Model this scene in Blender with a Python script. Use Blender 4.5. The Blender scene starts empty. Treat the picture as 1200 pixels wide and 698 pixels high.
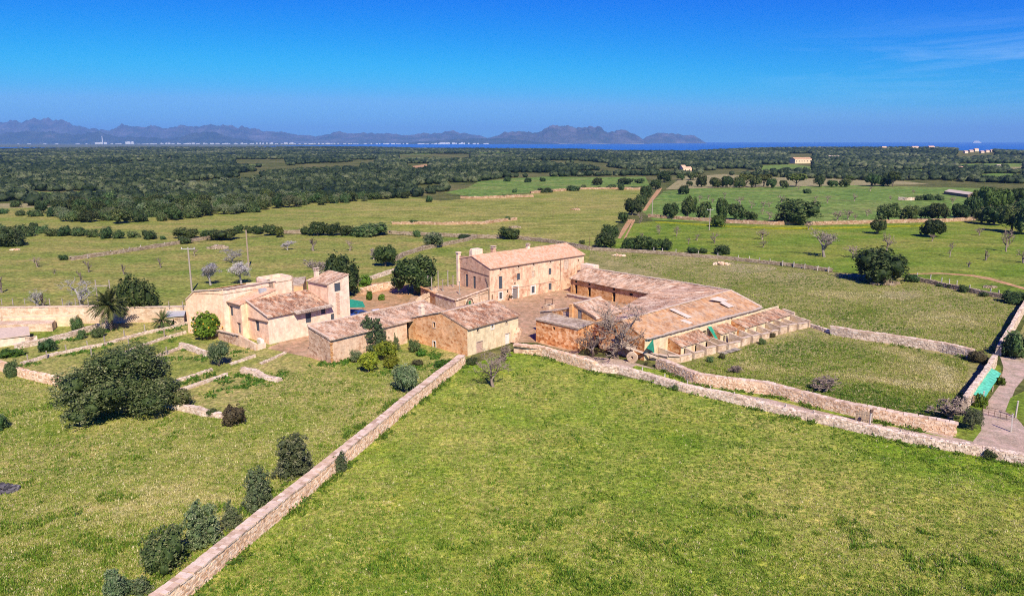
import bpy, math, random
import numpy as np
from mathutils import Vector, noise as mnoise
from mathutils.geometry import tessellate_polygon

# ------------------------------------------------------------------ camera, sky, sun, exposure
sc = bpy.context.scene
col = sc.collection
H = 36.0
FPX = 857.0
TH = math.atan(184 / FPX)
cam_d = bpy.data.cameras.new("camera")
cam = bpy.data.objects.new("camera", cam_d)
col.objects.link(cam)
cam.location = (0, 0, H)
cam.rotation_euler = (math.pi / 2 - TH, 0, 0)
cam_d.sensor_width = 36
cam_d.lens = FPX / 1200 * 36
cam_d.clip_start = 0.5
cam_d.clip_end = 150000
sc.camera = cam

SUN_AZ, SUN_EL = math.radians(164), math.radians(44)
world = bpy.data.worlds.new("World")
sc.world = world
world.use_nodes = True
nt = world.node_tree
nt.nodes.clear()
w_out = nt.nodes.new("ShaderNodeOutputWorld")
w_bg = nt.nodes.new("ShaderNodeBackground")
w_sky = nt.nodes.new("ShaderNodeTexSky")
w_sky.sky_type = 'NISHITA'
w_sky.sun_disc = False
w_sky.sun_elevation = SUN_EL
w_sky.sun_rotation = SUN_AZ
w_sky.altitude = 300
w_sky.air_density = 1.0
w_sky.dust_density = 0.3
w_sky.ozone_density = 3.0
w_hs = nt.nodes.new("ShaderNodeHueSaturation")
w_hs.inputs['Saturation'].default_value = 1.0
w_hs.inputs['Value'].default_value = 1.0
w_tc = nt.nodes.new("ShaderNodeTexCoord")
# thin cirrus streaks low in the right of the sky
w_map = nt.nodes.new("ShaderNodeMapping")
w_map.inputs['Scale'].default_value = (3.0, 3.0, 26.0)
w_map.inputs['Rotation'].default_value = (0.05, 0.06, 0)
w_no = nt.nodes.new("ShaderNodeTexNoise")
w_no.inputs['Scale'].default_value = 1.6
w_no.inputs['Detail'].default_value = 7
w_no.inputs['Roughness'].default_value = 0.62
w_no.inputs['Distortion'].default_value = 0.6
w_rp = nt.nodes.new("ShaderNodeValToRGB")
w_rp.color_ramp.elements[0].position = 0.47
w_rp.color_ramp.elements[0].color = (0, 0, 0, 1)
w_rp.color_ramp.elements[1].position = 0.78
w_rp.color_ramp.elements[1].color = (0.55, 0.55, 0.55, 1)
w_mix = nt.nodes.new("ShaderNodeMixRGB")
w_mix.blend_type = 'MIX'
w_mix.inputs['Color2'].default_value = (3.2, 4.3, 6.0, 1)
w_sep = nt.nodes.new("ShaderNodeSeparateXYZ")
w_r1 = nt.nodes.new("ShaderNodeMapRange")
w_r1.inputs['From Min'].default_value = 0.28
w_r1.inputs['From Max'].default_value = 0.60
w_m1 = nt.nodes.new("ShaderNodeMath"); w_m1.operation = 'MULTIPLY'
w_r2 = nt.nodes.new("ShaderNodeMapRange")
w_r2.inputs['From Min'].default_value = 0.02
w_r2.inputs['From Max'].default_value = 0.08
w_m2 = nt.nodes.new("ShaderNodeMath"); w_m2.operation = 'MULTIPLY'
w_r3 = nt.nodes.new("ShaderNodeMapRange"); w_r3.inputs['From Min'].default_value = 0.15; w_r3.inputs['From Max'].default_value = 0.09
w_m3 = nt.nodes.new("ShaderNodeMath"); w_m3.operation = 'MULTIPLY'
L = nt.links.new
L(w_tc.outputs['Generated'], w_map.inputs['Vector'])
L(w_map.outputs['Vector'], w_no.inputs['Vector'])
L(w_no.outputs['Fac'], w_rp.inputs['Fac'])
L(w_tc.outputs['Generated'], w_sep.inputs[0])
L(w_sep.outputs['X'], w_r1.inputs['Value'])
L(w_sep.outputs['Z'], w_r2.inputs['Value'])
L(w_r1.outputs[0], w_m1.inputs[0]); L(w_r2.outputs[0], w_m1.inputs[1])
L(w_sep.outputs['Z'], w_r3.inputs['Value']); L(w_m1.outputs[0], w_m3.inputs[0]); L(w_r3.outputs[0], w_m3.inputs[1]); L(w_m3.outputs[0], w_m2.inputs[0]); L(w_rp.outputs['Color'], w_m2.inputs[1])
L(w_m2.outputs[0], w_mix.inputs['Fac'])
w_sc = nt.nodes.new("ShaderNodeMixRGB"); w_sc.blend_type = 'MULTIPLY'; w_sc.inputs['Fac'].default_value = 1; w_sc.inputs['Color2'].default_value = (0.12, 0.12, 0.12, 1)
L(w_sky.outputs[0], w_sc.inputs['Color1'])
w_sp = nt.nodes.new("ShaderNodeSeparateColor"); w_cb = nt.nodes.new("ShaderNodeCombineColor")
L(w_sc.outputs[0], w_sp.inputs[0])
for ch, (ex, gain, top) in enumerate(((6.0, 3.1, 0.90), (2.2, 3.6, 2.6), (0.5, 4.9, 5.5))):   # the deep, saturated blue of the photograph's sky
    w_p = nt.nodes.new("ShaderNodeMath"); w_p.operation = 'POWER'; w_p.inputs[1].default_value = ex
    w_g = nt.nodes.new("ShaderNodeMath"); w_g.operation = 'MULTIPLY'; w_g.inputs[1].default_value = gain
    w_x = nt.nodes.new("ShaderNodeMath"); w_x.operation = 'SMOOTH_MIN'; w_x.inputs[1].default_value = top; w_x.inputs[2].default_value = top * 0.3
    L(w_sp.outputs[ch], w_p.inputs[0]); L(w_p.outputs[0], w_g.inputs[0]); L(w_g.outputs[0], w_x.inputs[0]); L(w_x.outputs[0], w_cb.inputs[ch])
L(w_cb.outputs[0], w_hs.inputs['Color'])
L(w_hs.outputs[0], w_mix.inputs['Color1'])
L(w_mix.outputs[0], w_bg.inputs['Color'])
w_bg.inputs['Strength'].default_value = 0.12
L(w_bg.outputs[0], w_out.inputs['Surface'])

sun_d = bpy.data.lights.new("sun", 'SUN')
sun_d.energy = 4.1
sun_d.angle = math.radians(0.5)
sun_d.color = (1.0, 0.90, 0.75)
sun = bpy.data.objects.new("sun", sun_d)
col.objects.link(sun)
sdir = Vector((math.sin(SUN_AZ) * math.cos(SUN_EL), math.cos(SUN_AZ) * math.cos(SUN_EL), math.sin(SUN_EL)))
sun.rotation_euler = sdir.to_track_quat('Z', 'Y').to_euler()
sun.location = (40, -60, 120)

vs = sc.view_settings
vs.view_transform = 'Standard'
vs.look = 'None'
vs.exposure = 0.78
vs.gamma = 1.0
vs.use_curve_mapping = False
sc.render.engine = 'CYCLES'
sc.cycles.max_bounces = 5
sc.cycles.diffuse_bounces = 3
sc.cycles.volume_bounces = 0
sc.cycles.use_denoising = False
sc.cycles.pixel_filter_type = 'BLACKMAN_HARRIS'
sc.cycles.filter_width = 1.05

# ------------------------------------------------------------------ helpers
R = random.Random(7)
CT, ST = math.cos(TH), math.sin(TH)

def P(px, py, z=0.0):
    """ground (or level z) point seen at a place of the 1200 x 698 photograph"""
    u = (px - 600) / FPX; v = (349 - py) / FPX
    t = (z - H) / (v * CT - ST)
    return np.array([u * t, (CT + v * ST) * t, z])

def mpp(p):
    """metres per photo pixel at point p"""
    return (p[1] * CT - (p[2] - H) * ST) / FPX

def proj(x, y, z=0.0):
    d = y * CT - (z - H) * ST
    return 600 + FPX * x / d, 349 - FPX * (y * ST + (z - H) * CT) / d

def tag(o, label=None, cat=None, group=None, kind=None):
    if label: o["label"] = label
    if cat: o["category"] = cat
    if group: o["group"] = group
    if kind: o["kind"] = kind
    return o

def thing(name, label, cat, loc=(0, 0, 0), rz=0.0, group=None):
    o = bpy.data.objects.new(name, None)
    o.empty_display_size = 0.5
    col.objects.link(o)
    o.location = tuple(loc)
    o.rotation_euler = (0, 0, rz)
    return tag(o, label, cat, group)

class MB:
    def __init__(s):
        s.v = []; s.f = []; s.t = []; s.m = []; s.uv = None
    def add(s, vs_, fs, tint=0.5, mi=0):
        n = len(s.v)
        s.v.extend([tuple(map(float, q)) for q in vs_])
        for f in fs:
            s.f.append(tuple(i + n for i in f)); s.t.append(tint); s.m.append(mi)
    def box(s, c, size, rz=0.0, tint=0.5, jit=0.0, mi=0, tilt=0.0):
        hx, hy, hz = size[0] / 2, size[1] / 2, size[2] / 2
        cr, sr = math.cos(rz), math.sin(rz)
        vs_ = []
        for dz in (-1, 1):
            for dx, dy in ((-1, -1), (1, -1), (1, 1), (-1, 1)):
                x, y, z = dx * hx, dy * hy, dz * hz
                if jit:
                    x += R.uniform(-jit, jit) * hx; y += R.uniform(-jit, jit) * hy; z += R.uniform(-jit, jit) * hz
                if tilt: z += x * tilt
                vs_.append((c[0] + x * cr - y * sr, c[1] + x * sr + y * cr, c[2] + z))
        s.add(vs_, [(3, 2, 1, 0), (4, 5, 6, 7), (0, 1, 5, 4), (1, 2, 6, 5), (2, 3, 7, 6), (3, 0, 4, 7)], tint, mi)
    def beam(s, a, b, w, h=None, tint=0.5, mi=0):
        a = Vector(a); b = Vector(b); d = (b - a).normalized()
        up = Vector((0, 0, 1)) if abs(d.z) < 0.95 else Vector((0, 1, 0))
        x = d.cross(up).normalized(); y = x.cross(d).normalized()
        h = h or w
        vs_ = []
        for q in (a, b):
            for i, j in ((-1, -1), (1, -1), (1, 1), (-1, 1)):
                vs_.append(q + x * (i * w / 2) + y * (j * h / 2))
        s.add(vs_, [(3, 2, 1, 0), (4, 5, 6, 7), (0, 1, 5, 4), (1, 2, 6, 5), (2, 3, 7, 6), (3, 0, 4, 7)], tint, mi)
    def tube(s, pts, rad, n=6, tint=0.5, cap=True, mi=0):
        rings = []
        base = len(s.v)
        vs_ = []; fs = []
        for i, p in enumerate(pts):
            p = Vector(p)
            d = (Vector(pts[min(i + 1, len(pts) - 1)]) - Vector(pts[max(i - 1, 0)])).normalized()
            up = Vector((0, 0, 1)) if abs(d.z) < 0.9 else Vector((1, 0, 0))
            x = d.cross(up).normalized(); y = d.cross(x)
            r = rad[i] if hasattr(rad, '__len__') else rad
            for k in range(n):
                a = 2 * math.pi * k / n
                vs_.append(p + x * (r * math.cos(a)) + y * (r * math.sin(a)))
        for i in range(len(pts) - 1):
            for k in range(n):
                k2 = (k + 1) % n
                fs.append((i * n + k, i * n + k2, (i + 1) * n + k2, (i + 1) * n + k))
        if cap:
            fs.append(tuple(range(n))[::-1]); m = (len(pts) - 1) * n
            fs.append(tuple(m + k for k in range(n)))
        s.add(vs_, fs, tint, mi)
    def mesh(s, name, mats, smooth=False):
        me = bpy.data.meshes.new(name)
        me.from_pydata(s.v, [], s.f)
        if not isinstance(mats, (list, tuple)): mats = [mats]
        for m in mats: me.materials.append(m)
        at = me.attributes.new("tint", 'FLOAT', 'FACE')
        at.data.foreach_set("value", np.array(s.t, dtype=np.float32))
        if len(mats) > 1:
            me.polygons.foreach_set("material_index", np.array(s.m, dtype=np.int32))
        if s.uv is not None:
            ul = me.uv_layers.new(name="UVMap")
            li = np.empty(len(me.loops), dtype=np.int32)
            me.loops.foreach_get("vertex_index", li)
            ul.data.foreach_set("uv", np.array(s.uv, dtype=np.float32)[li].ravel())
        if smooth:
            me.polygons.foreach_set("use_smooth", np.ones(len(me.polygons), dtype=bool))
        me.update()
        return me
    def build(s, name, mats, parent=None, smooth=False, kind=None):
        o = bpy.data.objects.new(name, s.mesh(name, mats, smooth))
        col.objects.link(o)
        if parent is not None: o.parent = parent
        if kind: o["kind"] = kind
        return o

def np_mesh(name, V, F, tint, mat):
    """fast mesh from numpy arrays; F is (n,3) or (n,4)"""
    me = bpy.data.meshes.new(name)
    V = np.asarray(V, dtype=np.float32); F = np.asarray(F, dtype=np.int32)
    k = F.shape[1]
    me.vertices.add(len(V)); me.vertices.foreach_set("co", V.ravel())
    me.loops.add(F.size); me.loops.foreach_set("vertex_index", F.ravel())
    me.polygons.add(len(F))
    me.polygons.foreach_set("loop_start", np.arange(0, F.size, k, dtype=np.int32))
    me.materials.append(mat)
    at = me.attributes.new("tint", 'FLOAT', 'FACE')
    at.data.foreach_set("value", np.asarray(tint, dtype=np.float32))
    me.update(calc_edges=True)
    me.validate()
    return me

def link(name, me, parent=None, loc=None, scale=None, rz=None):
    o = bpy.data.objects.new(name, me); col.objects.link(o)
    if parent is not None: o.parent = parent
    if loc is not None: o.location = tuple(loc)
    if scale is not None: o.scale = tuple(scale)
    if rz is not None: o.rotation_euler = (0, 0, rz)
    return o

# ------------------------------------------------------------------ materials
def adj(c, g, sat):
    l = 0.3 * c[0] + 0.6 * c[1] + 0.1 * c[2]
    return tuple(max(0.012, l + (x - l) * sat) * g for x in c)

class NT:
    def __init__(s, name):
        s.mat = bpy.data.materials.new(name); s.mat.use_nodes = True
        s.t = s.mat.node_tree; s.t.nodes.clear()
        s.out = s.n("ShaderNodeOutputMaterial")
    def n(s, t, **kw):
        nd = s.t.nodes.new(t)
        for k, v in kw.items():
            if k.startswith('_'): setattr(nd, k[1:], v)
            else: nd.inputs[k.replace('__', ' ')].default_value = v
        return nd
    def l(s, a, b): s.t.links.new(a, b)
    def noise(s, vec, scale, detail=5, rough=0.6, dist=0.0):
        nd = s.n("ShaderNodeTexNoise", Scale=scale, Detail=detail, Roughness=rough, Distortion=dist)
        s.l(vec, nd.inputs['Vector']); return nd.outputs['Fac']
    def ramp(s, fac, stops, interp='LINEAR'):
        nd = s.n("ShaderNodeValToRGB"); e = nd.color_ramp
        e.interpolation = interp
        while len(e.elements) < len(stops): e.elements.new(0.5)
        for el, (p, c) in zip(e.elements, stops):
            el.position = p
            el.color = (c, c, c, 1) if not hasattr(c, '__len__') else (c[0], c[1], c[2], 1)
        s.l(fac, nd.inputs['Fac']); return nd.outputs['Color']
    def mix(s, fac, a, b, blend='MIX'):
        nd = s.n("ShaderNodeMixRGB", _blend_type=blend)
        for sock, v in ((nd.inputs['Fac'], fac), (nd.inputs['Color1'], a), (nd.inputs['Color2'], b)):
            if hasattr(v, 'links') or hasattr(v, 'is_linked'): s.l(v, sock)
            elif hasattr(v, '__len__'): sock.default_value = (v[0], v[1], v[2], 1)
            else: sock.default_value = v if sock.type == 'VALUE' else (v, v, v, 1)
        return nd.outputs['Color']
    def finish(s, colr, rough=0.9, bump=None, bstr=0.5, bdist=0.05, spec=0.2):
        b = s.n("ShaderNodeBsdfPrincipled", Roughness=rough)
        b.inputs['Specular IOR Level'].default_value = spec
        if hasattr(colr, '__len__'): b.inputs['Base Color'].default_value = (*colr, 1)
        else: s.l(colr, b.inputs['Base Color'])
        if bump is not None:
            bn = s.n("ShaderNodeBump", Strength=bstr, Distance=bdist)
            s.l(bump, bn.inputs['Height']); s.l(bn.outputs[0], b.inputs['Normal'])
        s.l(b.outputs[0], s.out.inputs['Surface'])
        return s.mat

def m_plain(name, c, rough=0.7, var=0.25, scale=1.5, spec=0.3):
    t = NT(name); tc = t.n("ShaderNodeTexCoord").outputs['Object']
    f = t.noise(tc, scale, 6, 0.65)
    lo = [q * (1 - var) for q in c]; hi = [min(1, q * (1 + var)) for q in c]
    return t.finish(t.ramp(f, [(0.3, lo), (0.7, hi)]), rough, f, 0.15, 0.02, spec)

def m_masonry(name, c_lo, c_mid, c_hi, joint, stone=2.2, mortar=0.35, stain=None, stain_amt=0.4, plaster=None, plaster_amt=0.5):
    """rubble masonry with optional patches of plaster and stains"""
    c_lo, c_mid, c_hi, joint = [adj(q, 1.04, 1.10) for q in (c_lo, c_mid, c_hi, joint)]
    if plaster is not None: plaster = adj(plaster, 1.04, 1.08)
    if stain is not None: stain = adj(stain, 0.8, 1.15)
    t = NT(name); tc = t.n("ShaderNodeTexCoord").outputs['Object']
    mp = t.n("ShaderNodeMapping"); mp.inputs['Scale'].default_value = (1, 1, 1.5); t.l(tc, mp.inputs['Vector'])
    dn = t.n("ShaderNodeTexNoise", Scale=1.7, Detail=2)
    t.l(mp.outputs[0], dn.inputs['Vector'])
    vm = t.n("ShaderNodeMixRGB", Fac=0.12); t.l(mp.outputs[0], vm.inputs['Color1']); t.l(dn.outputs['Color'], vm.inputs['Color2'])
    vo = t.n("ShaderNodeTexVoronoi", Scale=stone); t.l(vm.outputs[0], vo.inputs['Vector'])
    ve = t.n("ShaderNodeTexVoronoi", _feature='DISTANCE_TO_EDGE', Scale=stone); t.l(vm.outputs[0], ve.inputs['Vector'])
    sp = t.n("ShaderNodeSeparateColor"); t.l(vo.outputs['Color'], sp.inputs[0])
    c = t.ramp(sp.outputs[0], [(0.05, c_lo), (0.5, c_mid), (0.95, c_hi)])
    fine = t.noise(tc, 6, 8, 0.7)
    c = t.mix(0.65, c, t.ramp(fine, [(0.3, 0.45), (0.68, 1.18)]), 'MULTIPLY')
    big = t.noise(tc, 0.25, 5, 0.6)
    c = t.mix(0.7, c, t.ramp(big, [(0.32, 0.60), (0.68, 1.16)]), 'MULTIPLY')
    jm = t.ramp(ve.outputs['Distance'], [(0.0, 1.0), (0.06, 0.0)])
    jf = t.n("ShaderNodeMath", _operation='MULTIPLY'); t.l(jm, jf.inputs[0]); jf.inputs[1].default_value = mortar
    c = t.mix(jf.outputs[0], c, joint)
    if plaster is not None:
        pf = t.noise(tc, 0.32, 7, 0.68, 0.4)
        pm = t.ramp(pf, [(1 - plaster_amt - 0.05, 0.0), (1 - plaster_amt + 0.04, 1.0)])
        pc = t.mix(0.8, plaster, t.ramp(t.noise(tc, 0.9, 9, 0.74), [(0.32, 0.55), (0.66, 1.15)]), 'MULTIPLY')
        c = t.mix(pm, c, pc)
    if stain is not None:
        mp2 = t.n("ShaderNodeMapping"); mp2.inputs['Scale'].default_value = (0.9, 0.9, 0.16); t.l(tc, mp2.inputs['Vector'])
        sf = t.noise(mp2.outputs[0], 1.1, 7, 0.7)
        sm = t.ramp(sf, [(0.48, 0.0), (0.68, 1.0)])
        sg = t.n("ShaderNodeMath", _operation='MULTIPLY'); t.l(sm, sg.inputs[0]); sg.inputs[1].default_value = stain_amt
        c = t.mix(sg.outputs[0], c, stain)
    h = t.mix(0.5, vo.outputs['Distance'], fine)
    return t.finish(c, 0.95, h, 0.7, 0.06, 0.1)

def m_tiles(name, cols, lichen, lich_amt=0.45, dark=(0.10, 0.05, 0.035), dark_amt=0.3, cu=0.34, cv=0.55, vs=0.4):
    """clay tiles: a colour per tile from the roof's own metres, broken up by lichen and dark patches"""
    cols = [adj(q, 0.90, 1.08) for q in cols]; lichen = adj(lichen, 0.94, 1.0)
    t = NT(name)
    uv = t.n("ShaderNodeUVMap").outputs[0]
    sp = t.n("ShaderNodeSeparateXYZ"); t.l(uv, sp.inputs[0])
    def fl(sock, k):
        d = t.n("ShaderNodeMath", _operation='DIVIDE'); t.l(sock, d.inputs[0]); d.inputs[1].default_value = k
        f = t.n("ShaderNodeMath", _operation='FLOOR'); t.l(d.outputs[0], f.inputs[0]); return f.outputs[0]
    cb = t.n("ShaderNodeCombineXYZ"); t.l(fl(sp.outputs[0], cu), cb.inputs[0]); t.l(fl(sp.outputs[1], cv), cb.inputs[1])
    wn = t.n("ShaderNodeTexWhiteNoise", _noise_dimensions='2D'); t.l(cb.outputs[0], wn.inputs['Vector'])
    n_ = len(cols)
    c = t.ramp(wn.outputs['Value'], [(i / (n_ - 1), q) for i, q in enumerate(cols)])
    lf = t.noise(uv, 0.55, 8, 0.72, 0.3)
    lm = t.ramp(lf, [(1 - lich_amt - 0.1, 0.0), (1 - lich_amt + 0.12, 1.0)])
    lm2 = t.ramp(t.noise(uv, 3.2, 6, 0.75), [(0.4, 0.15), (0.6, 1.0)])
    c = t.mix(t.mix(1.0, lm, lm2, 'MULTIPLY'), c, lichen)
    mpd = t.n("ShaderNodeMapping"); mpd.inputs['Scale'].default_value = (1.0, vs, 1); t.l(uv, mpd.inputs['Vector'])
    df = t.noise(mpd.outputs[0], 0.62, 8, 0.7, 0.4)
    dm = t.ramp(df, [(1 - dark_amt - 0.08, 0.0), (1 - dark_amt + 0.1, 0.9)])
    dm2 = t.ramp(t.noise(uv, 2.6, 5, 0.7), [(0.38, 0.0), (0.58, 1.0)])
    c = t.mix(t.mix(1.0, dm, dm2, 'MULTIPLY'), c, dark)
    return t.finish(c, 0.9, t.noise(uv, 5, 5, 0.7), 0.4, 0.03, 0.15)

def m_grass(name, dark, mid, light, dry, dry_amt=0.35, fleck=None, fleck_amt=0.5, big=0.05, med=0.35, fine=3.2, yellow=None, soil=None, soil_amt=0.2, stretch=1.0, con=1.0):
    return _m_grass(name, dark, mid, light, dry, dry_amt, fleck, fleck_amt, big, med, fine, yellow, soil, soil_amt, stretch, con)

def _m_grass(name, dark, mid, light, dry, dry_amt=0.35, fleck=None, fleck_amt=0.5, big=0.05, med=0.35, fine=3.2, yellow=None, soil=None, soil_amt=0.2, stretch=1.0, con=1.0):
    t = NT(name); ps = t.n("ShaderNodeNewGeometry").outputs['Position']
    mp = t.n("ShaderNodeMapping"); mp.inputs['Scale'].default_value = (1, stretch, 1); t.l(ps, mp.inputs['Vector']); ps2 = mp.outputs[0]
    f1 = t.noise(ps2, big, 6, 0.6, 0.4)
    f2 = t.noise(ps, med, 8, 0.72, 0.3)
    f3 = t.noise(ps, fine, 5, 0.75)
    c = t.ramp(f2, [(0.34, dark), (0.5, mid), (0.66, light)])
    dm = t.ramp(f1, [(1 - dry_amt - 0.14, 0.0), (1 - dry_amt + 0.12, 0.8)])
    dm = t.mix(0.75, dm, t.ramp(t.noise(ps, med * 2.3, 7, 0.75), [(0.36, 0.0), (0.6, 1.0)]), 'MULTIPLY')
    c = t.mix(dm, c, dry)
    if soil is not None:
        sf = t.noise(ps2, big * 1.9, 7, 0.66, 0.6)
        c = t.mix(t.ramp(sf, [(1 - soil_amt - 0.06, 0.0), (1 - soil_amt + 0.08, 0.75)]), c, soil)
    if yellow is not None:
        yf = t.noise(ps, big * 3.1, 6, 0.65, 0.3)
        yd = t.mix(1.0, t.ramp(yf, [(0.52, 0.0), (0.72, 0.7)]), t.ramp(t.noise(ps, 1.6, 6, 0.8), [(0.45, 0.0), (0.62, 1.0)]), 'MULTIPLY')
        c = t.mix(yd, c, yellow)
    c = t.mix(0.85 * con, c, t.ramp(f3, [(0.36, 0.40), (0.5, 1.0), (0.64, 1.65)]), 'MULTIPLY')
    f4 = t.noise(ps2, big * 6.5, 6, 0.7, 0.5)
    c = t.mix(0.8, c, t.ramp(f4, [(0.34, (0.62, 0.68, 0.6)), (0.5, (1.0, 1.0, 1.0)), (0.66, (1.36, 1.22, 1.25))]), 'MULTIPLY')
    if fleck is not None:
        ff = t.noise(ps, fine * 1.9, 4, 0.8)
        fm = t.mix(1.0, t.ramp(ff, [(0.56, 0.0), (0.66, fleck_amt)]), t.ramp(t.noise(ps, big * 4.3, 4, 0.6), [(0.35, 0.15), (0.65, 1.0)]), 'MULTIPLY')
        c = t.mix(fm, c, fleck)
    return t.finish(c, 1.0, t.mix(0.4, f3, f2), 0.9, 0.16, 0.05)

def m_leaf(name, cols, hue=0.03, val=0.35):
    """leaves: a shade per leaf (tint), another per plant"""
    t = NT(name)
    at = t.n("ShaderNodeAttribute", _attribute_name="tint")
    c = t.ramp(at.outputs['Fac'], [(i / (len(cols) - 1), q) for i, q in enumerate(cols)])
    oi = t.n("ShaderNodeObjectInfo")
    hs = t.n("ShaderNodeHueSaturation")
    mr = t.n("ShaderNodeMapRange"); mr.inputs['To Min'].default_value = 0.5 - hue; mr.inputs['To Max'].default_value = 0.5 + hue
    t.l(oi.outputs['Random'], mr.inputs['Value']); t.l(mr.outputs[0], hs.inputs['Hue'])
    m2 = t.n("ShaderNodeMath", _operation='MULTIPLY'); t.l(oi.outputs['Random'], m2.inputs[0]); m2.inputs[1].default_value = 7.31
    fr_ = t.n("ShaderNodeMath", _operation='FRACT'); t.l(m2.outputs[0], fr_.inputs[0])
    mr2 = t.n("ShaderNodeMapRange"); mr2.inputs['To Min'].default_value = 1 - val; mr2.inputs['To Max'].default_value = 1 + val
    t.l(fr_.outputs[0], mr2.inputs['Value']); t.l(mr2.outputs[0], hs.inputs['Value'])
    t.l(c, hs.inputs['Color'])
    b = t.n("ShaderNodeBsdfPrincipled", Roughness=0.65)
    b.inputs['Specular IOR Level'].default_value = 0.25
    t.l(hs.outputs[0], b.inputs['Base Color'])
    tr = t.n("ShaderNodeBsdfTranslucent"); t.l(hs.outputs[0], tr.inputs['Color'])
    mx = t.n("ShaderNodeMixShader", Fac=0.33)
    t.l(b.outputs[0], mx.inputs[1]); t.l(tr.outputs[0], mx.inputs[2]); t.l(mx.outputs[0], t.out.inputs['Surface'])
    return t.mat

def m_tint(name, cols, rough=0.95, fine=7.0):
    """stones and posts: a shade per piece (tint) with grain"""
    t = NT(name); ps = t.n("ShaderNodeTexCoord").outputs['Object']
    at = t.n("ShaderNodeAttribute", _attribute_name="tint")
    c = t.ramp(at.outputs['Fac'], [(i / (len(cols) - 1), q) for i, q in enumerate(cols)])
    f = t.noise(ps, fine, 6, 0.7)
    c = t.mix(0.6, c, t.ramp(f, [(0.25, 0.5), (0.75, 1.3)]), 'MULTIPLY')
    c = t.mix(0.5, c, t.ramp(t.noise(ps, 0.35, 5, 0.6), [(0.3, 0.7), (0.7, 1.2)]), 'MULTIPLY')
    return t.finish(c, rough, f, 0.5, 0.03, 0.1)

MT = {}
MT['lawn'] = m_grass('meadow_grass_green', (0.056, 0.135, 0.007), (0.142, 0.238, 0.014), (0.258, 0.325, 0.030), (0.42, 0.340, 0.105), 0.52, (0.50, 0.45, 0.20), 0.7, 0.045, 0.5, 1.7, yellow=(0.30, 0.27, 0.006), con=1.15)
MT['left'] = m_grass('meadow_grass_dry', (0.058, 0.120, 0.008), (0.132, 0.195, 0.018), (0.240, 0.265, 0.044), (0.45, 0.345, 0.140), 0.54, (0.54, 0.45, 0.23), 0.7, 0.06, 0.5, 1.9, con=1.1)
MT['pen'] = m_grass('pasture_grass', (0.070, 0.100, 0.012), (0.145, 0.162, 0.030), (0.225, 0.215, 0.06), (0.37, 0.30, 0.145), 0.55, (0.42, 0.37, 0.22), 0.6, 0.055, 0.3, 2.2)
MT['lush'] = m_grass('lush_field_grass', (0.0731, 0.1291, 0.0116), (0.1253, 0.1943, 0.0209), (0.1827, 0.2398, 0.0348), (0.2842, 0.2378, 0.0638), 0.45, None, 0, 0.022, 0.15, 1.1, yellow=(0.2784, 0.2900, 0.0139), soil=(0.2784, 0.1972, 0.0812), soil_amt=0.18, stretch=2.2)
MT['meadow'] = m_grass('wide_meadow_grass', (0.1201, 0.1500, 0.0232), (0.1931, 0.2189, 0.0418), (0.2610, 0.2644, 0.0638), (0.3596, 0.2726, 0.0986), 0.45, None, 0, 0.012, 0.1, 0.8, soil=(0.3828, 0.2320, 0.1044), soil_amt=0.3, stretch=2.8)
MT['olive'] = m_grass('back_field_grass', (0.0992, 0.1451, 0.0209), (0.1566, 0.2029, 0.0348), (0.2245, 0.2521, 0.0522), (0.3480, 0.2610, 0.0928), 0.5, None, 0, 0.03, 0.15, 1.0, soil=(0.3480, 0.2262, 0.1044), soil_amt=0.28, stretch=2.4)
MT['far'] = m_grass('far_field_grass', (0.0783, 0.1414, 0.0255), (0.1169, 0.1967, 0.0371), (0.1618, 0.2336, 0.0487), (0.2726, 0.2378, 0.0870), 0.4, None, 0, 0.012, 0.05, 0.25, soil=(0.2900, 0.2088, 0.0928), soil_amt=0.2, stretch=3.0)
MT['scrub'] = m_grass('scrub_ground', (0.045, 0.060, 0.016), (0.085, 0.098, 0.026), (0.14, 0.14, 0.042), (0.22, 0.18, 0.08), 0.42, None, 0, 0.012, 0.09, 0.6, soil=(0.20, 0.13, 0.065), soil_amt=0.25)
MT['earth'] = m_grass('bare_earth', (0.32, 0.205, 0.12), (0.41, 0.27, 0.165), (0.49, 0.34, 0.22), (0.36, 0.22, 0.12), 0.5, None, 0, 0.10, 0.35, 1.2, con=0.45)
MT['track'] = m_grass('dirt_track', (0.37, 0.275, 0.205), (0.45, 0.345, 0.265), (0.52, 0.41, 0.325), (0.38, 0.27, 0.185), 0.5, None, 0, 0.10, 0.9, 4.0, con=0.35)
MT['ochre'] = m_grass('ochre_earth', (0.33, 0.17, 0.075), (0.42, 0.235, 0.11), (0.50, 0.31, 0.17), (0.37, 0.25, 0.13), 0.5, None, 0, 0.05, 0.3, 1.5, con=0.6)
MT['yellow'] = m_grass('yellow_flowers', (0.11, 0.15, 0.012), (0.24, 0.26, 0.012), (0.42, 0.40, 0.012), (0.12, 0.16, 0.016), 0.4, None, 0, 0.05, 0.25, 1.2)
MT['drystraw'] = m_grass('dry_straw_grass', (0.20, 0.175, 0.075), (0.31, 0.26, 0.13), (0.42, 0.36, 0.22), (0.16, 0.17, 0.05), 0.5, None, 0, 0.15, 0.6, 3.0)

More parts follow.
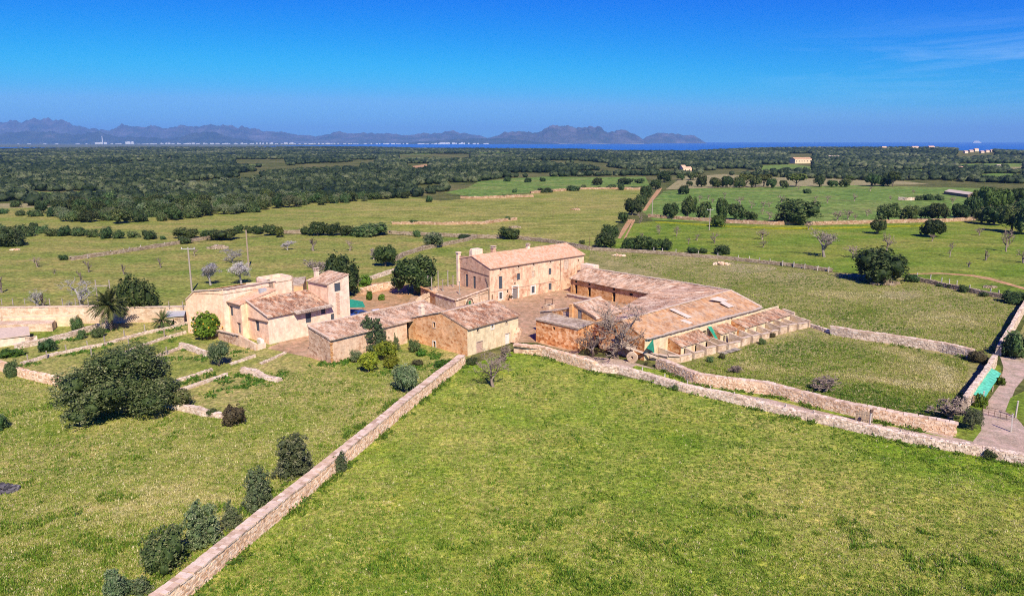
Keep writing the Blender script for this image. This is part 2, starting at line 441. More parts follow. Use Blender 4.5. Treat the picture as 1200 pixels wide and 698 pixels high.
STONE = [(0.20, 0.135, 0.085), (0.36, 0.25, 0.165), (0.47, 0.33, 0.215), (0.55, 0.42, 0.30), (0.60, 0.50, 0.40)]
MT['stone_warm'] = m_tint('warm_limestone', [(0.52, 0.325, 0.19), (0.72, 0.49, 0.31), (0.82, 0.60, 0.41), (0.88, 0.70, 0.52)])
MT['stone_ofar'] = m_tint('distant_ochre_stone', [(0.34, 0.20, 0.11), (0.46, 0.30, 0.18), (0.56, 0.40, 0.27)])
MT['stone_far'] = m_tint('distant_field_stone', [(0.24, 0.175, 0.11), (0.36, 0.28, 0.19), (0.45, 0.36, 0.26)])
MT['slate'] = m_tint('dark_grey_debris', [(0.05, 0.045, 0.05), (0.12, 0.11, 0.115), (0.26, 0.235, 0.23)])
MT['patch'] = m_plain('faded_white_patch', (0.56, 0.46, 0.38), 0.9, 0.15, 1.5)
MT['stone_pale'] = m_tint('pale_limestone', [adj(q, 1.08, 1.15) for q in [(0.40, 0.31, 0.235), (0.54, 0.43, 0.335), (0.63, 0.52, 0.415), (0.72, 0.62, 0.52)]])
MT['stone_cap'] = m_tint('weathered_coping', [(0.46, 0.315, 0.21), (0.62, 0.445, 0.31), (0.70, 0.53, 0.39), (0.78, 0.63, 0.49)])
MT['stone_grey'] = m_tint('pale_fieldstone', [adj(q, 1.08, 1.15) for q in [(0.38, 0.29, 0.215), (0.58, 0.46, 0.35), (0.68, 0.555, 0.435), (0.78, 0.67, 0.55)]])
MT['post'] = m_tint('whitewashed_post', [(0.42, 0.36, 0.30), (0.55, 0.49, 0.42), (0.62, 0.57, 0.5)])
MT['pole'] = m_tint('weathered_timber', [(0.30, 0.22, 0.15), (0.42, 0.33, 0.24)])
MT['concrete'] = m_tint('pale_concrete_post', [(0.34, 0.28, 0.225), (0.43, 0.37, 0.30)])
MT['bark'] = m_tint('bark', [(0.10, 0.075, 0.055), (0.17, 0.135, 0.105), (0.24, 0.2, 0.16)], fine=12)
MT['bark_grey'] = m_tint('pale_grey_bark', [(0.24, 0.21, 0.185), (0.34, 0.305, 0.275), (0.44, 0.405, 0.37)], fine=12)
MT['bark_white'] = m_tint('bleached_bark', [(0.28, 0.25, 0.225), (0.38, 0.35, 0.32), (0.48, 0.445, 0.415)], fine=12)
MT['twig'] = m_tint('grey_twigs', [(0.19, 0.14, 0.10), (0.29, 0.22, 0.17), (0.38, 0.30, 0.24)], fine=12)
MT['twig_pale'] = m_tint('pale_lichened_twigs', [(0.22, 0.18, 0.145), (0.33, 0.275, 0.225), (0.42, 0.36, 0.30)], fine=12)
MT['blossom'] = m_leaf('almond_blossom', [(0.40, 0.355, 0.33), (0.52, 0.475, 0.445), (0.62, 0.58, 0.55)], 0.01, 0.1)

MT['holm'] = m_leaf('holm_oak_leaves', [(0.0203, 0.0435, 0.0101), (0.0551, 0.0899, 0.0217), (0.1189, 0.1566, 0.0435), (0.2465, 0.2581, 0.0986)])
MT['carob'] = m_leaf('carob_leaves', [(0.0378, 0.0607, 0.0162), (0.0972, 0.1269, 0.0365), (0.2093, 0.2268, 0.0837), (0.4185, 0.3982, 0.2093)])
MT['olive_leaf'] = m_leaf('olive_leaves', [(0.0550, 0.0900, 0.0325), (0.1313, 0.1750, 0.0725), (0.2438, 0.2750, 0.1313), (0.4250, 0.4125, 0.2500)])
MT['lemon'] = m_leaf('citrus_leaves', [(0.1001, 0.1502, 0.0143), (0.1859, 0.2503, 0.0200), (0.3003, 0.3575, 0.0315), (0.4290, 0.4433, 0.0715)])
MT['pine'] = m_leaf('pine_needles', [(0.05, 0.075, 0.014), (0.09, 0.12, 0.022), (0.14, 0.165, 0.036), (0.19, 0.205, 0.055)])
MT['shrub'] = m_leaf('mastic_leaves', [(0.0308, 0.0672, 0.0168), (0.0812, 0.1372, 0.0392), (0.1680, 0.2212, 0.0770), (0.3220, 0.3290, 0.1540)])
MT['red_shrub'] = m_leaf('reddish_shrub_leaves', [(0.0715, 0.0650, 0.0286), (0.1170, 0.1014, 0.0442), (0.1755, 0.1365, 0.0650)])
MT['herb'] = m_leaf('green_herb_leaves', [(0.0600, 0.1200, 0.0120), (0.1020, 0.1860, 0.0168), (0.1560, 0.2400, 0.0300)])
MT['wood'] = m_leaf('woodland_leaves', [(0.0130, 0.0290, 0.0101), (0.0377, 0.0609, 0.0203), (0.0812, 0.1102, 0.0406), (0.1812, 0.2001, 0.0943)], 0.0, 0.0)
MT['palm'] = m_leaf('palm_fronds', [(0.0375, 0.0600, 0.0150), (0.0813, 0.1063, 0.0275), (0.1625, 0.1688, 0.0475), (0.3250, 0.2500, 0.1000)])
MT['grass_blade'] = m_leaf('grass_blades', [(0.050, 0.140, 0.006), (0.140, 0.248, 0.014), (0.270, 0.345, 0.035), (0.50, 0.44, 0.15), (0.74, 0.66, 0.36)], 0.0, 0.0)
MT['fruit'] = m_plain('ripe_citrus', (0.62, 0.30, 0.02), 0.5, 0.15, 8)

MT['glass'] = m_plain('dark_window_pane', (0.035, 0.038, 0.045), 0.25, 0.3, 3, 0.5)
MT['dark'] = m_plain('dark_interior', (0.022, 0.018, 0.016), 0.95, 0.3, 2)  # near-black sheets stand in for the shade inside openings
MT['shut_blue'] = m_plain('grey_blue_shutter_paint', (0.075, 0.088, 0.105), 0.6, 0.2, 5)
MT['shut_grey'] = m_plain('weathered_grey_wood', (0.22, 0.19, 0.175), 0.8, 0.25, 6)
MT['green_paint'] = m_plain('green_shutter_paint', (0.03, 0.19, 0.08), 0.6, 0.2, 5)
MT['white_paint'] = m_plain('white_limewash', (0.74, 0.68, 0.60), 0.85, 0.12, 2)
MT['pink_wood'] = m_plain('faded_pink_wood', (0.50, 0.34, 0.26), 0.85, 0.2, 4)
MT['trim'] = m_plain('pale_mortar', (0.56, 0.43, 0.32), 0.9, 0.2, 2.2)
MT['gutter'] = m_plain('brown_eave_timber', (0.20, 0.125, 0.085), 0.85, 0.3, 4)
MT['cloth'] = m_plain('green_shade_cloth', (0.02, 0.24, 0.14), 0.8, 0.4, 2.5)
MT['iron'] = m_plain('rusty_iron', (0.13, 0.075, 0.05), 0.7, 0.4, 6)
MT['steel'] = m_plain('dull_galvanised_steel', (0.40, 0.40, 0.40), 0.5, 0.2, 6)
MT['car_blue'] = m_plain('blue_car_paint', (0.03, 0.075, 0.28), 0.35, 0.05, 2, 0.6)
MT['car_white'] = m_plain('white_car_paint', (0.70, 0.71, 0.74), 0.35, 0.03, 2, 0.6)
MT['rubber'] = m_plain('black_rubber', (0.02, 0.02, 0.02), 0.8, 0.1)

MT['w_main'] = m_masonry('main_house_plaster', (0.50, 0.27, 0.165), (0.66, 0.42, 0.28), (0.76, 0.55, 0.39), (0.68, 0.51, 0.38), 1.1, 0.3, stain=(0.45, 0.20, 0.125), stain_amt=0.7, plaster=(0.80, 0.575, 0.40), plaster_amt=0.55)
MT['w_gable'] = m_masonry('weathered_pink_render', (0.48, 0.28, 0.185), (0.60, 0.38, 0.265), (0.68, 0.47, 0.34), (0.6, 0.43, 0.32), 1.5, 0.3, stain=(0.34, 0.20, 0.14), stain_amt=0.5, plaster=(0.64, 0.42, 0.29), plaster_amt=0.5)
MT['w_orange'] = m_masonry('orange_rubble_masonry', (0.58, 0.27, 0.125), (0.84, 0.46, 0.235), (0.90, 0.57, 0.33), (0.84, 0.58, 0.36), 1.9, 0.5, plaster=(0.88, 0.52, 0.29), plaster_amt=0.45)
MT['w_red'] = m_masonry('red_rubble_masonry', (0.44, 0.165, 0.065), (0.72, 0.34, 0.155), (0.88, 0.56, 0.33), (0.70, 0.43, 0.25), 1.8, 0.55)
MT['w_cream'] = m_masonry('cream_limewash', (0.62, 0.46, 0.26), (0.70, 0.55, 0.34), (0.74, 0.62, 0.42), (0.70, 0.55, 0.36), 1.6, 0.25, stain=(0.55, 0.36, 0.21), stain_amt=0.5, plaster=(0.74, 0.61, 0.41), plaster_amt=0.62)
MT['w_peach'] = m_masonry('peach_plaster', (0.80, 0.50, 0.33), (0.88, 0.59, 0.41), (0.90, 0.66, 0.48), (0.88, 0.64, 0.47), 1.2, 0.2, stain=(0.74, 0.44, 0.28), stain_amt=0.5, plaster=(0.92, 0.63, 0.44), plaster_amt=0.68)
MT['w_peachpale'] = m_masonry('pale_peach_plaster', (0.70, 0.48, 0.325), (0.78, 0.58, 0.42), (0.82, 0.66, 0.52), (0.8, 0.62, 0.48), 1.2, 0.2, stain=(0.66, 0.44, 0.29), stain_amt=0.5, plaster=(0.84, 0.66, 0.51), plaster_amt=0.66)
MT['w_rubble'] = m_masonry('pink_rubble_masonry', (0.42, 0.25, 0.165), (0.62, 0.41, 0.28), (0.74, 0.54, 0.40), (0.76, 0.6, 0.46), 2.0, 0.6)
MT['w_rubblepale'] = m_masonry('plastered_rubble', (0.50, 0.31, 0.20), (0.66, 0.45, 0.31), (0.76, 0.57, 0.42), (0.74, 0.58, 0.44), 2.0, 0.5, stain=(0.52, 0.28, 0.19), stain_amt=0.5, plaster=(0.75, 0.55, 0.39), plaster_amt=0.5)
MT['w_ochre'] = m_masonry('ochre_rubble_wall', (0.46, 0.22, 0.09), (0.64, 0.345, 0.16), (0.72, 0.46, 0.26), (0.7, 0.48, 0.3), 1.9, 0.4, plaster=(0.70, 0.42, 0.225), plaster_amt=0.45, stain=(0.46, 0.23, 0.115), stain_amt=0.45)
MT['w_limestone'] = m_masonry('limestone_blocks', (0.56, 0.40, 0.27), (0.68, 0.51, 0.36), (0.76, 0.61, 0.46), (0.7, 0.55, 0.41), 1.5, 0.4, stain=(0.46, 0.3, 0.2), stain_amt=0.4)

MT['t_orange'] = m_tiles('orange_clay_tiles', [(0.56, 0.32, 0.20), (0.63, 0.375, 0.24), (0.70, 0.44, 0.30), (0.68, 0.47, 0.345)], (0.70, 0.52, 0.40), 0.42, (0.46, 0.22, 0.12), 0.2)
MT['t_old'] = m_tiles('old_mossy_tiles', [(0.30, 0.14, 0.08), (0.46, 0.23, 0.13), (0.58, 0.35, 0.22), (0.64, 0.48, 0.35)], (0.60, 0.49, 0.38), 0.48, (0.095, 0.050, 0.036), 0.52, 0.5, 0.9)
MT['t_range'] = m_tiles('lichened_pale_tiles', [(0.34, 0.18, 0.11), (0.52, 0.31, 0.195), (0.63, 0.42, 0.29), (0.68, 0.52, 0.40)], (0.60, 0.50, 0.39), 0.5, (0.135, 0.078, 0.055), 0.5, 0.5, 0.9)
MT['t_terra'] = m_tiles('flat_terracotta_tiles', [(0.46, 0.245, 0.125), (0.56, 0.32, 0.165), (0.63, 0.385, 0.21), (0.60, 0.41, 0.26)], (0.54, 0.44, 0.34), 0.46, (0.22, 0.135, 0.09), 0.46, 0.6, 0.6)
MT['t_wide'] = m_tiles('broad_mossy_tiles', [(0.42, 0.23, 0.14), (0.60, 0.37, 0.235), (0.72, 0.49, 0.34), (0.78, 0.62, 0.47)], (0.74, 0.60, 0.45), 0.42, (0.115, 0.065, 0.045), 0.52, 0.55, 1.3, 0.30)
MT['t_grey'] = m_tiles('grey_weathered_tiles', [(0.28, 0.20, 0.15), (0.40, 0.30, 0.225), (0.50, 0.40, 0.31), (0.56, 0.46, 0.37)], (0.50, 0.43, 0.35), 0.5, (0.11, 0.075, 0.055), 0.45, 0.5, 0.8)

# ------------------------------------------------------------------ ground, fields, tracks, sea, mountains, haze
def coast(x, y):
    """distance of the shore, nearer towards the right of the view"""
    a = math.atan2(x, max(y, 1.0))
    return float(np.interp(a, [-0.6, -0.20, -0.12, 0.08, 0.17, 0.24, 0.30, 0.40, 0.50, 0.62], [4000, 4000, 3300, 2900, 2450, 2250, 2500, 2600, 2500, 2450])) + 70 * mnoise.noise((a * 25, 0, 0))

def terr(x, y):
    d = math.hypot(x, y)
    if d < 900: return 0.0
    k = min(1.0, (d - 900) / 1500)
    z = k * 3.5 * (mnoise.noise((x / 700, y / 700, 3.1)) + 0.5 * mnoise.noise((x / 260, y / 260, 8.2)))
    # low wooded rise to the right of the view
    g = math.exp(-(((x - 900) / 420) ** 2 + ((y - 2350) / 330) ** 2))
    z += 9.0 * g + 7.0 * math.exp(-(((x - 1130) / 330) ** 2 + ((y - 2000) / 260) ** 2))
    cd = coast(x, y)
    if d > cd: z -= min(45.0, (d - cd) / 400 * 20)
    return z

def ground_sheet():
    rad = [0.0] + [3 * 1.22 ** i for i in range(12)] + list(np.geomspace(35, 5200, 70))
    n = 256
    V = [(0, 0, 0)]; F = []
    for r in rad[1:]:
        for k in range(n):
            a = 2 * math.pi * k / n
            x, y = r * math.sin(a), r * math.cos(a)
            V.append((x, y, terr(x, y)))
    for k in range(n): F.append((0, 1 + (k + 1) % n, 1 + k))
    for i in range(len(rad) - 2):
        b0 = 1 + i * n; b1 = b0 + n
        for k in range(n):
            k2 = (k + 1) % n
            F.append((b0 + k, b0 + k2, b1 + k2, b1 + k))
    me = bpy.data.meshes.new("ground"); me.from_pydata(V, [], F); me.materials.append(MT['scrub']); me.update()
    o = link("ground", me); tag(o, kind='structure', label='rolling scrub ground beneath fields and woods')
ground_sheet()

def sheet(name, px, mat, z, sub=None):
    """flat ground sheet from an outline of ground points"""
    pts = [P(a, b, z) for a, b in px]
    tri = tessellate_polygon([[Vector(p) for p in pts]])
    me = bpy.data.meshes.new(name)
    me.from_pydata([tuple(p) for p in pts], [], [tuple(t) for t in tri]); me.materials.append(MT[mat]); me.update()
    # make all normals face up
    import bmesh
    bm = bmesh.new(); bm.from_mesh(me)
    for f in bm.faces:
        if f.normal.z < 0: f.normal_flip()
    bm.to_mesh(me); bm.free()
    o = link(name, me); tag(o, kind='structure'); return o

LAWN = [(222, 700), (316, 618), (358, 584), (410, 540), (480, 480), (545, 427), (560, 424), (606, 410), (632, 416), (693, 435), (756, 446), (860, 473), (950, 494), (1080, 523), (1145, 534), (1200, 546), (1330, 572), (1500, 640), (1700, 1100), (-700, 1100), (120, 790)]
LEFTF = [(222, 702), (316, 619), (410, 541), (545, 428), (560, 405), (470, 382), (388, 400), (316, 388), (215, 375), (118, 377), (0, 382), (-120, 384), (-500, 560), (-1200, 1100), (-700, 1100), (120, 792)]
PENF = [(773, 432), (815, 449), (900, 461), (1000, 487), (1117, 509), (1128, 475), (1168, 415), (1200, 360), (1210, 352), (1120, 339), (1062, 326), (973, 319), (850, 304), (770, 298), (690, 293), (684, 330), (730, 400)]
sheet("left_field", LEFTF, 'left', 0.012)
sheet("pasture", PENF, 'pen', 0.012)
sheet("lawn_field", LAWN, 'lawn', 0.016)
sheet("left_meadow", [(-60, 372), (110, 366), (222, 360), (330, 352), (420, 340), (470, 306), (500, 290), (556, 279), (440, 275), (330, 275), (240, 283), (200, 288), (140, 296), (0, 309), (-60, 314)], 'olive', 0.02)
sheet("back_field", [(470, 345), (410, 350), (405, 335), (440, 318), (468, 303), (500, 292), (556, 280), (600, 280), (655, 286), (692, 293), (684, 330), (600, 345)], 'olive', 0.026)
sheet("wide_meadow", [(455, 273), (600, 276.5), (655, 284), (690, 291), (700, 282), (722, 264), (745, 240), (762, 222.5), (683, 221.5), (620, 227), (545, 233), (500, 237), (430, 240), (370, 257), (350, 268)], 'meadow', 0.03)
sheet("upper_field", [(692, 293), (770, 297), (850, 303), (973, 318), (1062, 325), (1120, 338), (1178, 350), (1230, 360), (1330, 330), (1330, 262), (1110, 259), (960, 264), (880, 263), (765, 259), (742, 262), (724, 279)], 'lush', 0.03)
sheet("farther_field", [(765, 258), (880, 262), (960, 263), (1110, 258), (1150, 240), (1165, 221), (1000, 217), (900, 219), (812, 221), (778, 224), (752, 247)], 'far', 0.035)
sheet("strip_field", [(520, 226), (560, 231), (620, 226), (690, 220.5), (762, 218), (756, 207), (690, 208), (640, 207), (600, 209), (560, 213), (548, 220)], 'far', 0.04)
for q in ([(278, 189), (330, 187), (336, 190.5), (300, 194), (272, 192)], [(464, 181), (500, 180), (530, 183.5), (552, 185), (548, 187), (490, 187), (470, 184)], [(556, 179), (600, 179), (598, 181.5), (560, 181.5)],
          [(32, 224), (70, 226), (118, 223), (120, 228), (80, 230), (40, 229)], [(890, 194), (930, 192.5), (954, 196), (950, 199.5), (890, 199.5)], [(1118, 180), (1160, 180), (1165, 184.5), (1120, 185)],
          [(1120, 192.5), (1180, 191), (1200, 191.5), (1195, 195.5), (1120, 196)], [(1145, 205), (1165, 203), (1200, 204), (1200, 208.5), (1150, 209)], [(1044, 199), (1085, 198.5), (1085, 202), (1046, 203)]):
    sheet("distant_field", q, 'far', 0.05)
for q in ([(476, 196), (505, 191.5), (504, 194), (480, 198.5)], [(535, 183), (552, 182.6), (552, 185), (537, 185.2)], [(800, 207), (850, 204), (900, 208), (960, 208), (1010, 206), (1090, 216), (1010, 217), (900, 219), (810, 221), (780, 222)],
          [(0, 238.5), (45, 238), (120, 236), (118, 240.5), (60, 243), (0, 244)], [(1180, 194), (1200, 193), (1200, 199), (1184, 200)]):
    sheet("bare_field", q, 'drystraw' if q[0][0] > 900 or q[0][0] == 0 else 'ochre' if q[0][0] < 700 else 'drystraw', 0.045)
# scrubby plain on the left
sheet("scrub_plain", [(-40, 313), (140, 297), (200, 288), (240, 282), (330, 274), (350, 268), (370, 257), (430, 241), (520, 236), (470, 229), (400, 236), (330, 240), (240, 248), (150, 243), (60, 242), (-40, 244)], 'olive', 0.022)
# farmyard earth and tracks
sheet("courtyard", [(570, 352), (600, 346), (657, 334), (672, 334), (720, 347), (764, 356), (700, 385), (677, 415), (628, 401), (607, 401), (600, 372), (548, 372), (500, 372), (520, 360)], 'earth', 0.024)
sheet("farm_yard", [(313, 408), (364, 419), (388, 428), (470, 400), (548, 372), (575, 356), (525, 345), (470, 338), (440, 342), (400, 356), (330, 400)], 'earth', 0.020)
sheet("earth_bank", [(434, 332), (470, 329), (482, 346), (476, 360), (425, 362), (408, 352)], 'ochre', 0.03)
sheet("lane", [(1143, 534), (1200, 545), (1260, 558), (1290, 520), (1200, 500), (1182, 475), (1190, 455), (1204, 438), (1204, 418), (1172, 418), (1176, 430), (1172, 450), (1152, 478), (1148, 500), (1130, 515), (1117, 510), (1000, 488.5), (900, 462), (815, 450), (773, 433), (730, 421), (680, 416), (628, 403), (610, 405), (640, 414), (693, 430), (756, 443), (860, 470), (950, 491), (1080, 520)], 'track', 0.026)
sheet("verge", [(735, 433), (756, 440), (815, 453), (900, 467), (1000, 490.5), (1060, 502), (1117, 514), (1060, 500), (1000, 488.0), (900, 463), (815, 450.5), (773, 433.5), (745, 428)], 'lawn', 0.034)
sheet("verge", [(1117, 512), (1140, 517), (1150, 504), (1150, 480), (1160, 460), (1174, 440), (1172, 428), (1158, 425), (1140, 470), (1128, 480)], 'lush', 0.034)
sheet("verge", [(1178, 482), (1190, 488), (1204, 503), (1260, 520), (1320, 470), (1240, 440), (1200, 458), (1184, 466)], 'lush', 0.034)
for q in ([(724, 279), (729, 268), (736, 257), (742, 257), (735, 268), (727, 279.5)], [(731, 279.5), (737, 268), (741, 258.5), (744, 257), (744, 259), (739, 268), (733, 280)], [(753, 247), (760, 236), (770, 222), (776, 220), (774, 224), (763, 238), (757, 247)]):
    sheet("farm_track", q, 'ochre', 0.05)
sheet("farm_track", [(1064, 320.5), (1100, 319.3), (1140, 321.8), (1160, 325), (1200, 336.5), (1260, 345), (1260, 348), (1200, 339), (1158, 327.5), (1138, 323.6), (1100, 320.8), (1064, 321.5)], 'ochre', 0.05)
for q in ([(838, 309), (850, 307), (905, 312), (912, 315), (905, 317), (880, 320), (850, 318)], [(1036, 342), (1070, 340), (1080, 346), (1060, 352), (1040, 349)], [(922, 321), (942, 319), (945, 324), (925, 326)]):
    sheet("dry_grass_patch", q, 'drystraw', 0.03)
sheet("dry_grass_patch", [(900, 392), (938, 383), (1000, 390), (1060, 402), (1115, 425), (1120, 445), (1060, 425), (1000, 408), (940, 396), (905, 402)], 'pen', 0.03)

sheet("flower_strip", [(768, 259.2), (850, 264.0), (905, 266.2), (960, 266.2), (1020, 264.8), (1110, 262.6), (1110, 264.6), (1020, 267.0), (960, 268.6), (905, 268.4), (850, 265.8), (768, 260.6)], 'yellow', 0.06)
sheet("right_field", [(1205, 441), (1262, 556), (1500, 640), (2300, 900), (2300, 420), (1330, 331), (1213, 352), (1184, 414), (1204, 420)], 'pen', 0.012)
# sea
me = bpy.data.meshes.new("sea")
me.from_pydata([(-34000, 3000, -35), (34000, 3000, -35), (34000, 34000, -35), (-34000, 34000, -35)], [], [(0, 1, 2, 3)])
t = NT("deep_blue_sea")
gp = t.n("ShaderNodeNewGeometry").outputs['Position']
mp = t.n("ShaderNodeMapping"); mp.inputs['Scale'].default_value = (0.3, 1, 1); t.l(gp, mp.inputs['Vector'])
f = t.noise(mp.outputs[0], 0.0022, 6, 0.6)
c = t.ramp(f, [(0.3, (0.004, 0.085, 0.30)), (0.7, (0.007, 0.12, 0.40))])
me.materials.append(t.finish(c, 0.55, t.noise(gp, 0.02, 5, 0.7), 0.6, 2.0, 0.25))
tag(link("sea", me), kind='structure', label='deep blue sea beyond the wooded plain')

# flat coastal land at the head of the bay, in front of the hills on the left
V = []; n = 24
for i in range(n + 1):
    px = -260 + (440 + 260) * i / n; u = (px - 600) / FPX / (CT + ST * 184 / FPX)
    D0 = 8200 if i < n - 6 else 8200 + (i - n + 6) * 1150
    V += [(u * D0, D0, -33), (u * 17600, 17600, -31)]
me = bpy.data.meshes.new("coastal_land"); me.from_pydata(V, [], [(2 * i, 2 * i + 2, 2 * i + 3, 2 * i + 1) for i in range(n)]); me.materials.append(MT['scrub']); me.update()
tag(link("coastal_land", me), kind='structure', label='hazy flat coastal land below the distant hills')

# mountains across the bay: ridge lines with real depth
t = NT("mountain_rock")
gp = t.n("ShaderNodeNewGeometry").outputs['Position']
f = t.noise(gp, 0.0022, 9, 0.68)
c = t.ramp(f, [(0.36, (0.022, 0.034, 0.016)), (0.5, (0.065, 0.062, 0.045)), (0.62, (0.125, 0.108, 0.10)), (0.75, (0.22, 0.185, 0.17))])
t.finish(c, 1.0, t.noise(gp, 0.006, 8, 0.7), 1.0, 60, 0.05)
MT['rock'] = t.mat
t = NT("wooded_mountain")
gp = t.n("ShaderNodeNewGeometry").outputs['Position']
f = t.noise(gp, 0.003, 8, 0.65)
c = t.ramp(f, [(0.4, (0.018, 0.03, 0.014)), (0.6, (0.05, 0.055, 0.03)), (0.75, (0.14, 0.115, 0.085))])
t.finish(c, 1.0, t.noise(gp, 0.006, 8, 0.7), 1.0, 50, 0.05)
MT['wooded'] = t.mat

def mountain(name, prof, dist, depth, mat, seed, label):
    px0, px1 = prof[0][0], prof[-1][0]
    n = int((px1 - px0) / 1.2); m = 26
    xs = [q[0] for q in prof]; ys = [q[1] for q in prof]
    V = []; F = []
    for j in range(m + 1):
        k = j / m                     # 0 front foot .. 1 back foot
        for i in range(n + 1):
            px = px0 + (px1 - px0) * i / n
            py = float(np.interp(px, xs, ys))
            p = (px - 600) / FPX / (CT + ST * 184 / FPX)
            y = dist + (k - 0.5) * depth
            x = p * dist + (k - 0.5) * depth * p * 0.5
            hr = max(0.0, (169.2 - py) / FPX * dist) * (0.97 + 0.16 * mnoise.fractal((px / 9.0, seed, 0.5), 0.8, 2.2, 4))
            prof_k = (1 - abs(2 * k - 1)) ** 0.9
            nz = mnoise.fractal((x / 700 + seed, y / 700, seed), 0.8, 2.1, 7) * 0.6
            rid = 1 - abs(mnoise.noise((x / 520 + seed, y / 1600, seed * 2.0)))
            z = hr * (prof_k * (1 + (nz + (rid - 0.75) * 1.1) * (1 - prof_k) * 1.5))
            V.append((x, y, -37 + z + hr * 0.02))
    for j in range(m):
        for i in range(n):
            a = j * (n + 1) + i
            F.append((a, a + 1, a + n + 2, a + n + 1))
    me = bpy.data.meshes.new(name); me.from_pydata(V, [], F); me.materials.append(MT[mat]); me.update()
    tag(link(name, me), kind='structure', label=label)

back = [(-120, 150), (-60, 143), (0, 147), (20, 145), (60, 141), (75, 144), (100, 151), (130, 154), (150, 149), (165, 150), (200, 152), (215, 150), (250, 149), (270, 150), (300, 152), (318, 156), (350, 159), (370, 162), (385, 158), (397, 156), (410, 158), (430, 157), (450, 157), (470, 159), (485, 160), (500, 158), (515, 157.5), (530, 155.5), (545, 158), (560, 161), (575, 164), (592, 168.5)]
mountain("mountains", back, 22500, 3000, 'rock', 1.3, 'long pale blue mountain range behind the coastal town')
mountain("hills", [(-120, 158), (0, 157), (40, 154), (60, 156), (90, 158), (105, 156), (120, 155), (140, 162), (155, 161), (175, 162), (200, 163), (230, 157), (245, 155), (258, 157), (275, 163), (300, 166), (345, 168.8)], 17500, 1500, 'wooded', 4.1, 'dark wooded hills in front of the mountains')
mountain("hills", [(462, 168.8), (490, 166.5), (515, 165), (540, 163.5), (560, 162.5), (590, 163), (625, 166), (655, 168.8)], 16800, 1200, 'wooded', 6.7, 'low dark hill beside the bay')
mountain("mountains", [(545, 168.5), (560, 165), (575, 162), (590, 156.5), (605, 156), (620, 155), (632, 156), (645, 150), (656, 146.5), (668, 150), (675, 152), (685, 150), (695, 151), (700, 150), (712, 156), (724, 154), (735, 156), (748, 160), (756, 166), (761, 169)], 18500, 2200, 'rock', 9.2, 'craggy cape rising to a peak above the sea')
mountain("mountains", [(748, 168.5), (757, 162), (770, 158), (785, 158), (800, 159), (815, 161), (821, 164), (826, 168.6)], 20500, 1600, 'rock', 12.4, 'low rocky headland at the end of the cape')

# air between here and the mountains
hz = MB()
hz.box((0, 16900, 300), (68400, 35000, 680))
t = NT("haze_air")
pv = t.n("ShaderNodeVolumePrincipled")
pv.inputs['Color'].default_value = (0.26, 0.55, 1.0, 1)
pv.inputs['Density'].default_value = 4.4e-5
pv.inputs['Anisotropy'].default_value = 0.0
t.l(pv.outputs[0], t.out.inputs['Volume'])
hz.build("haze", t.mat, kind='stuff')

# ------------------------------------------------------------------ building kit
def frame(O, az):
    a = math.radians(az)
    A = np.array([math.sin(a), math.cos(a), 0.0]); B = np.array([-math.cos(a), math.sin(a), 0.0])
    O = np.array([O[0], O[1], 0.0])
    def q(x, y, z=0.0):
        return O + A * x + B * y + np.array([0, 0, z])
    return q

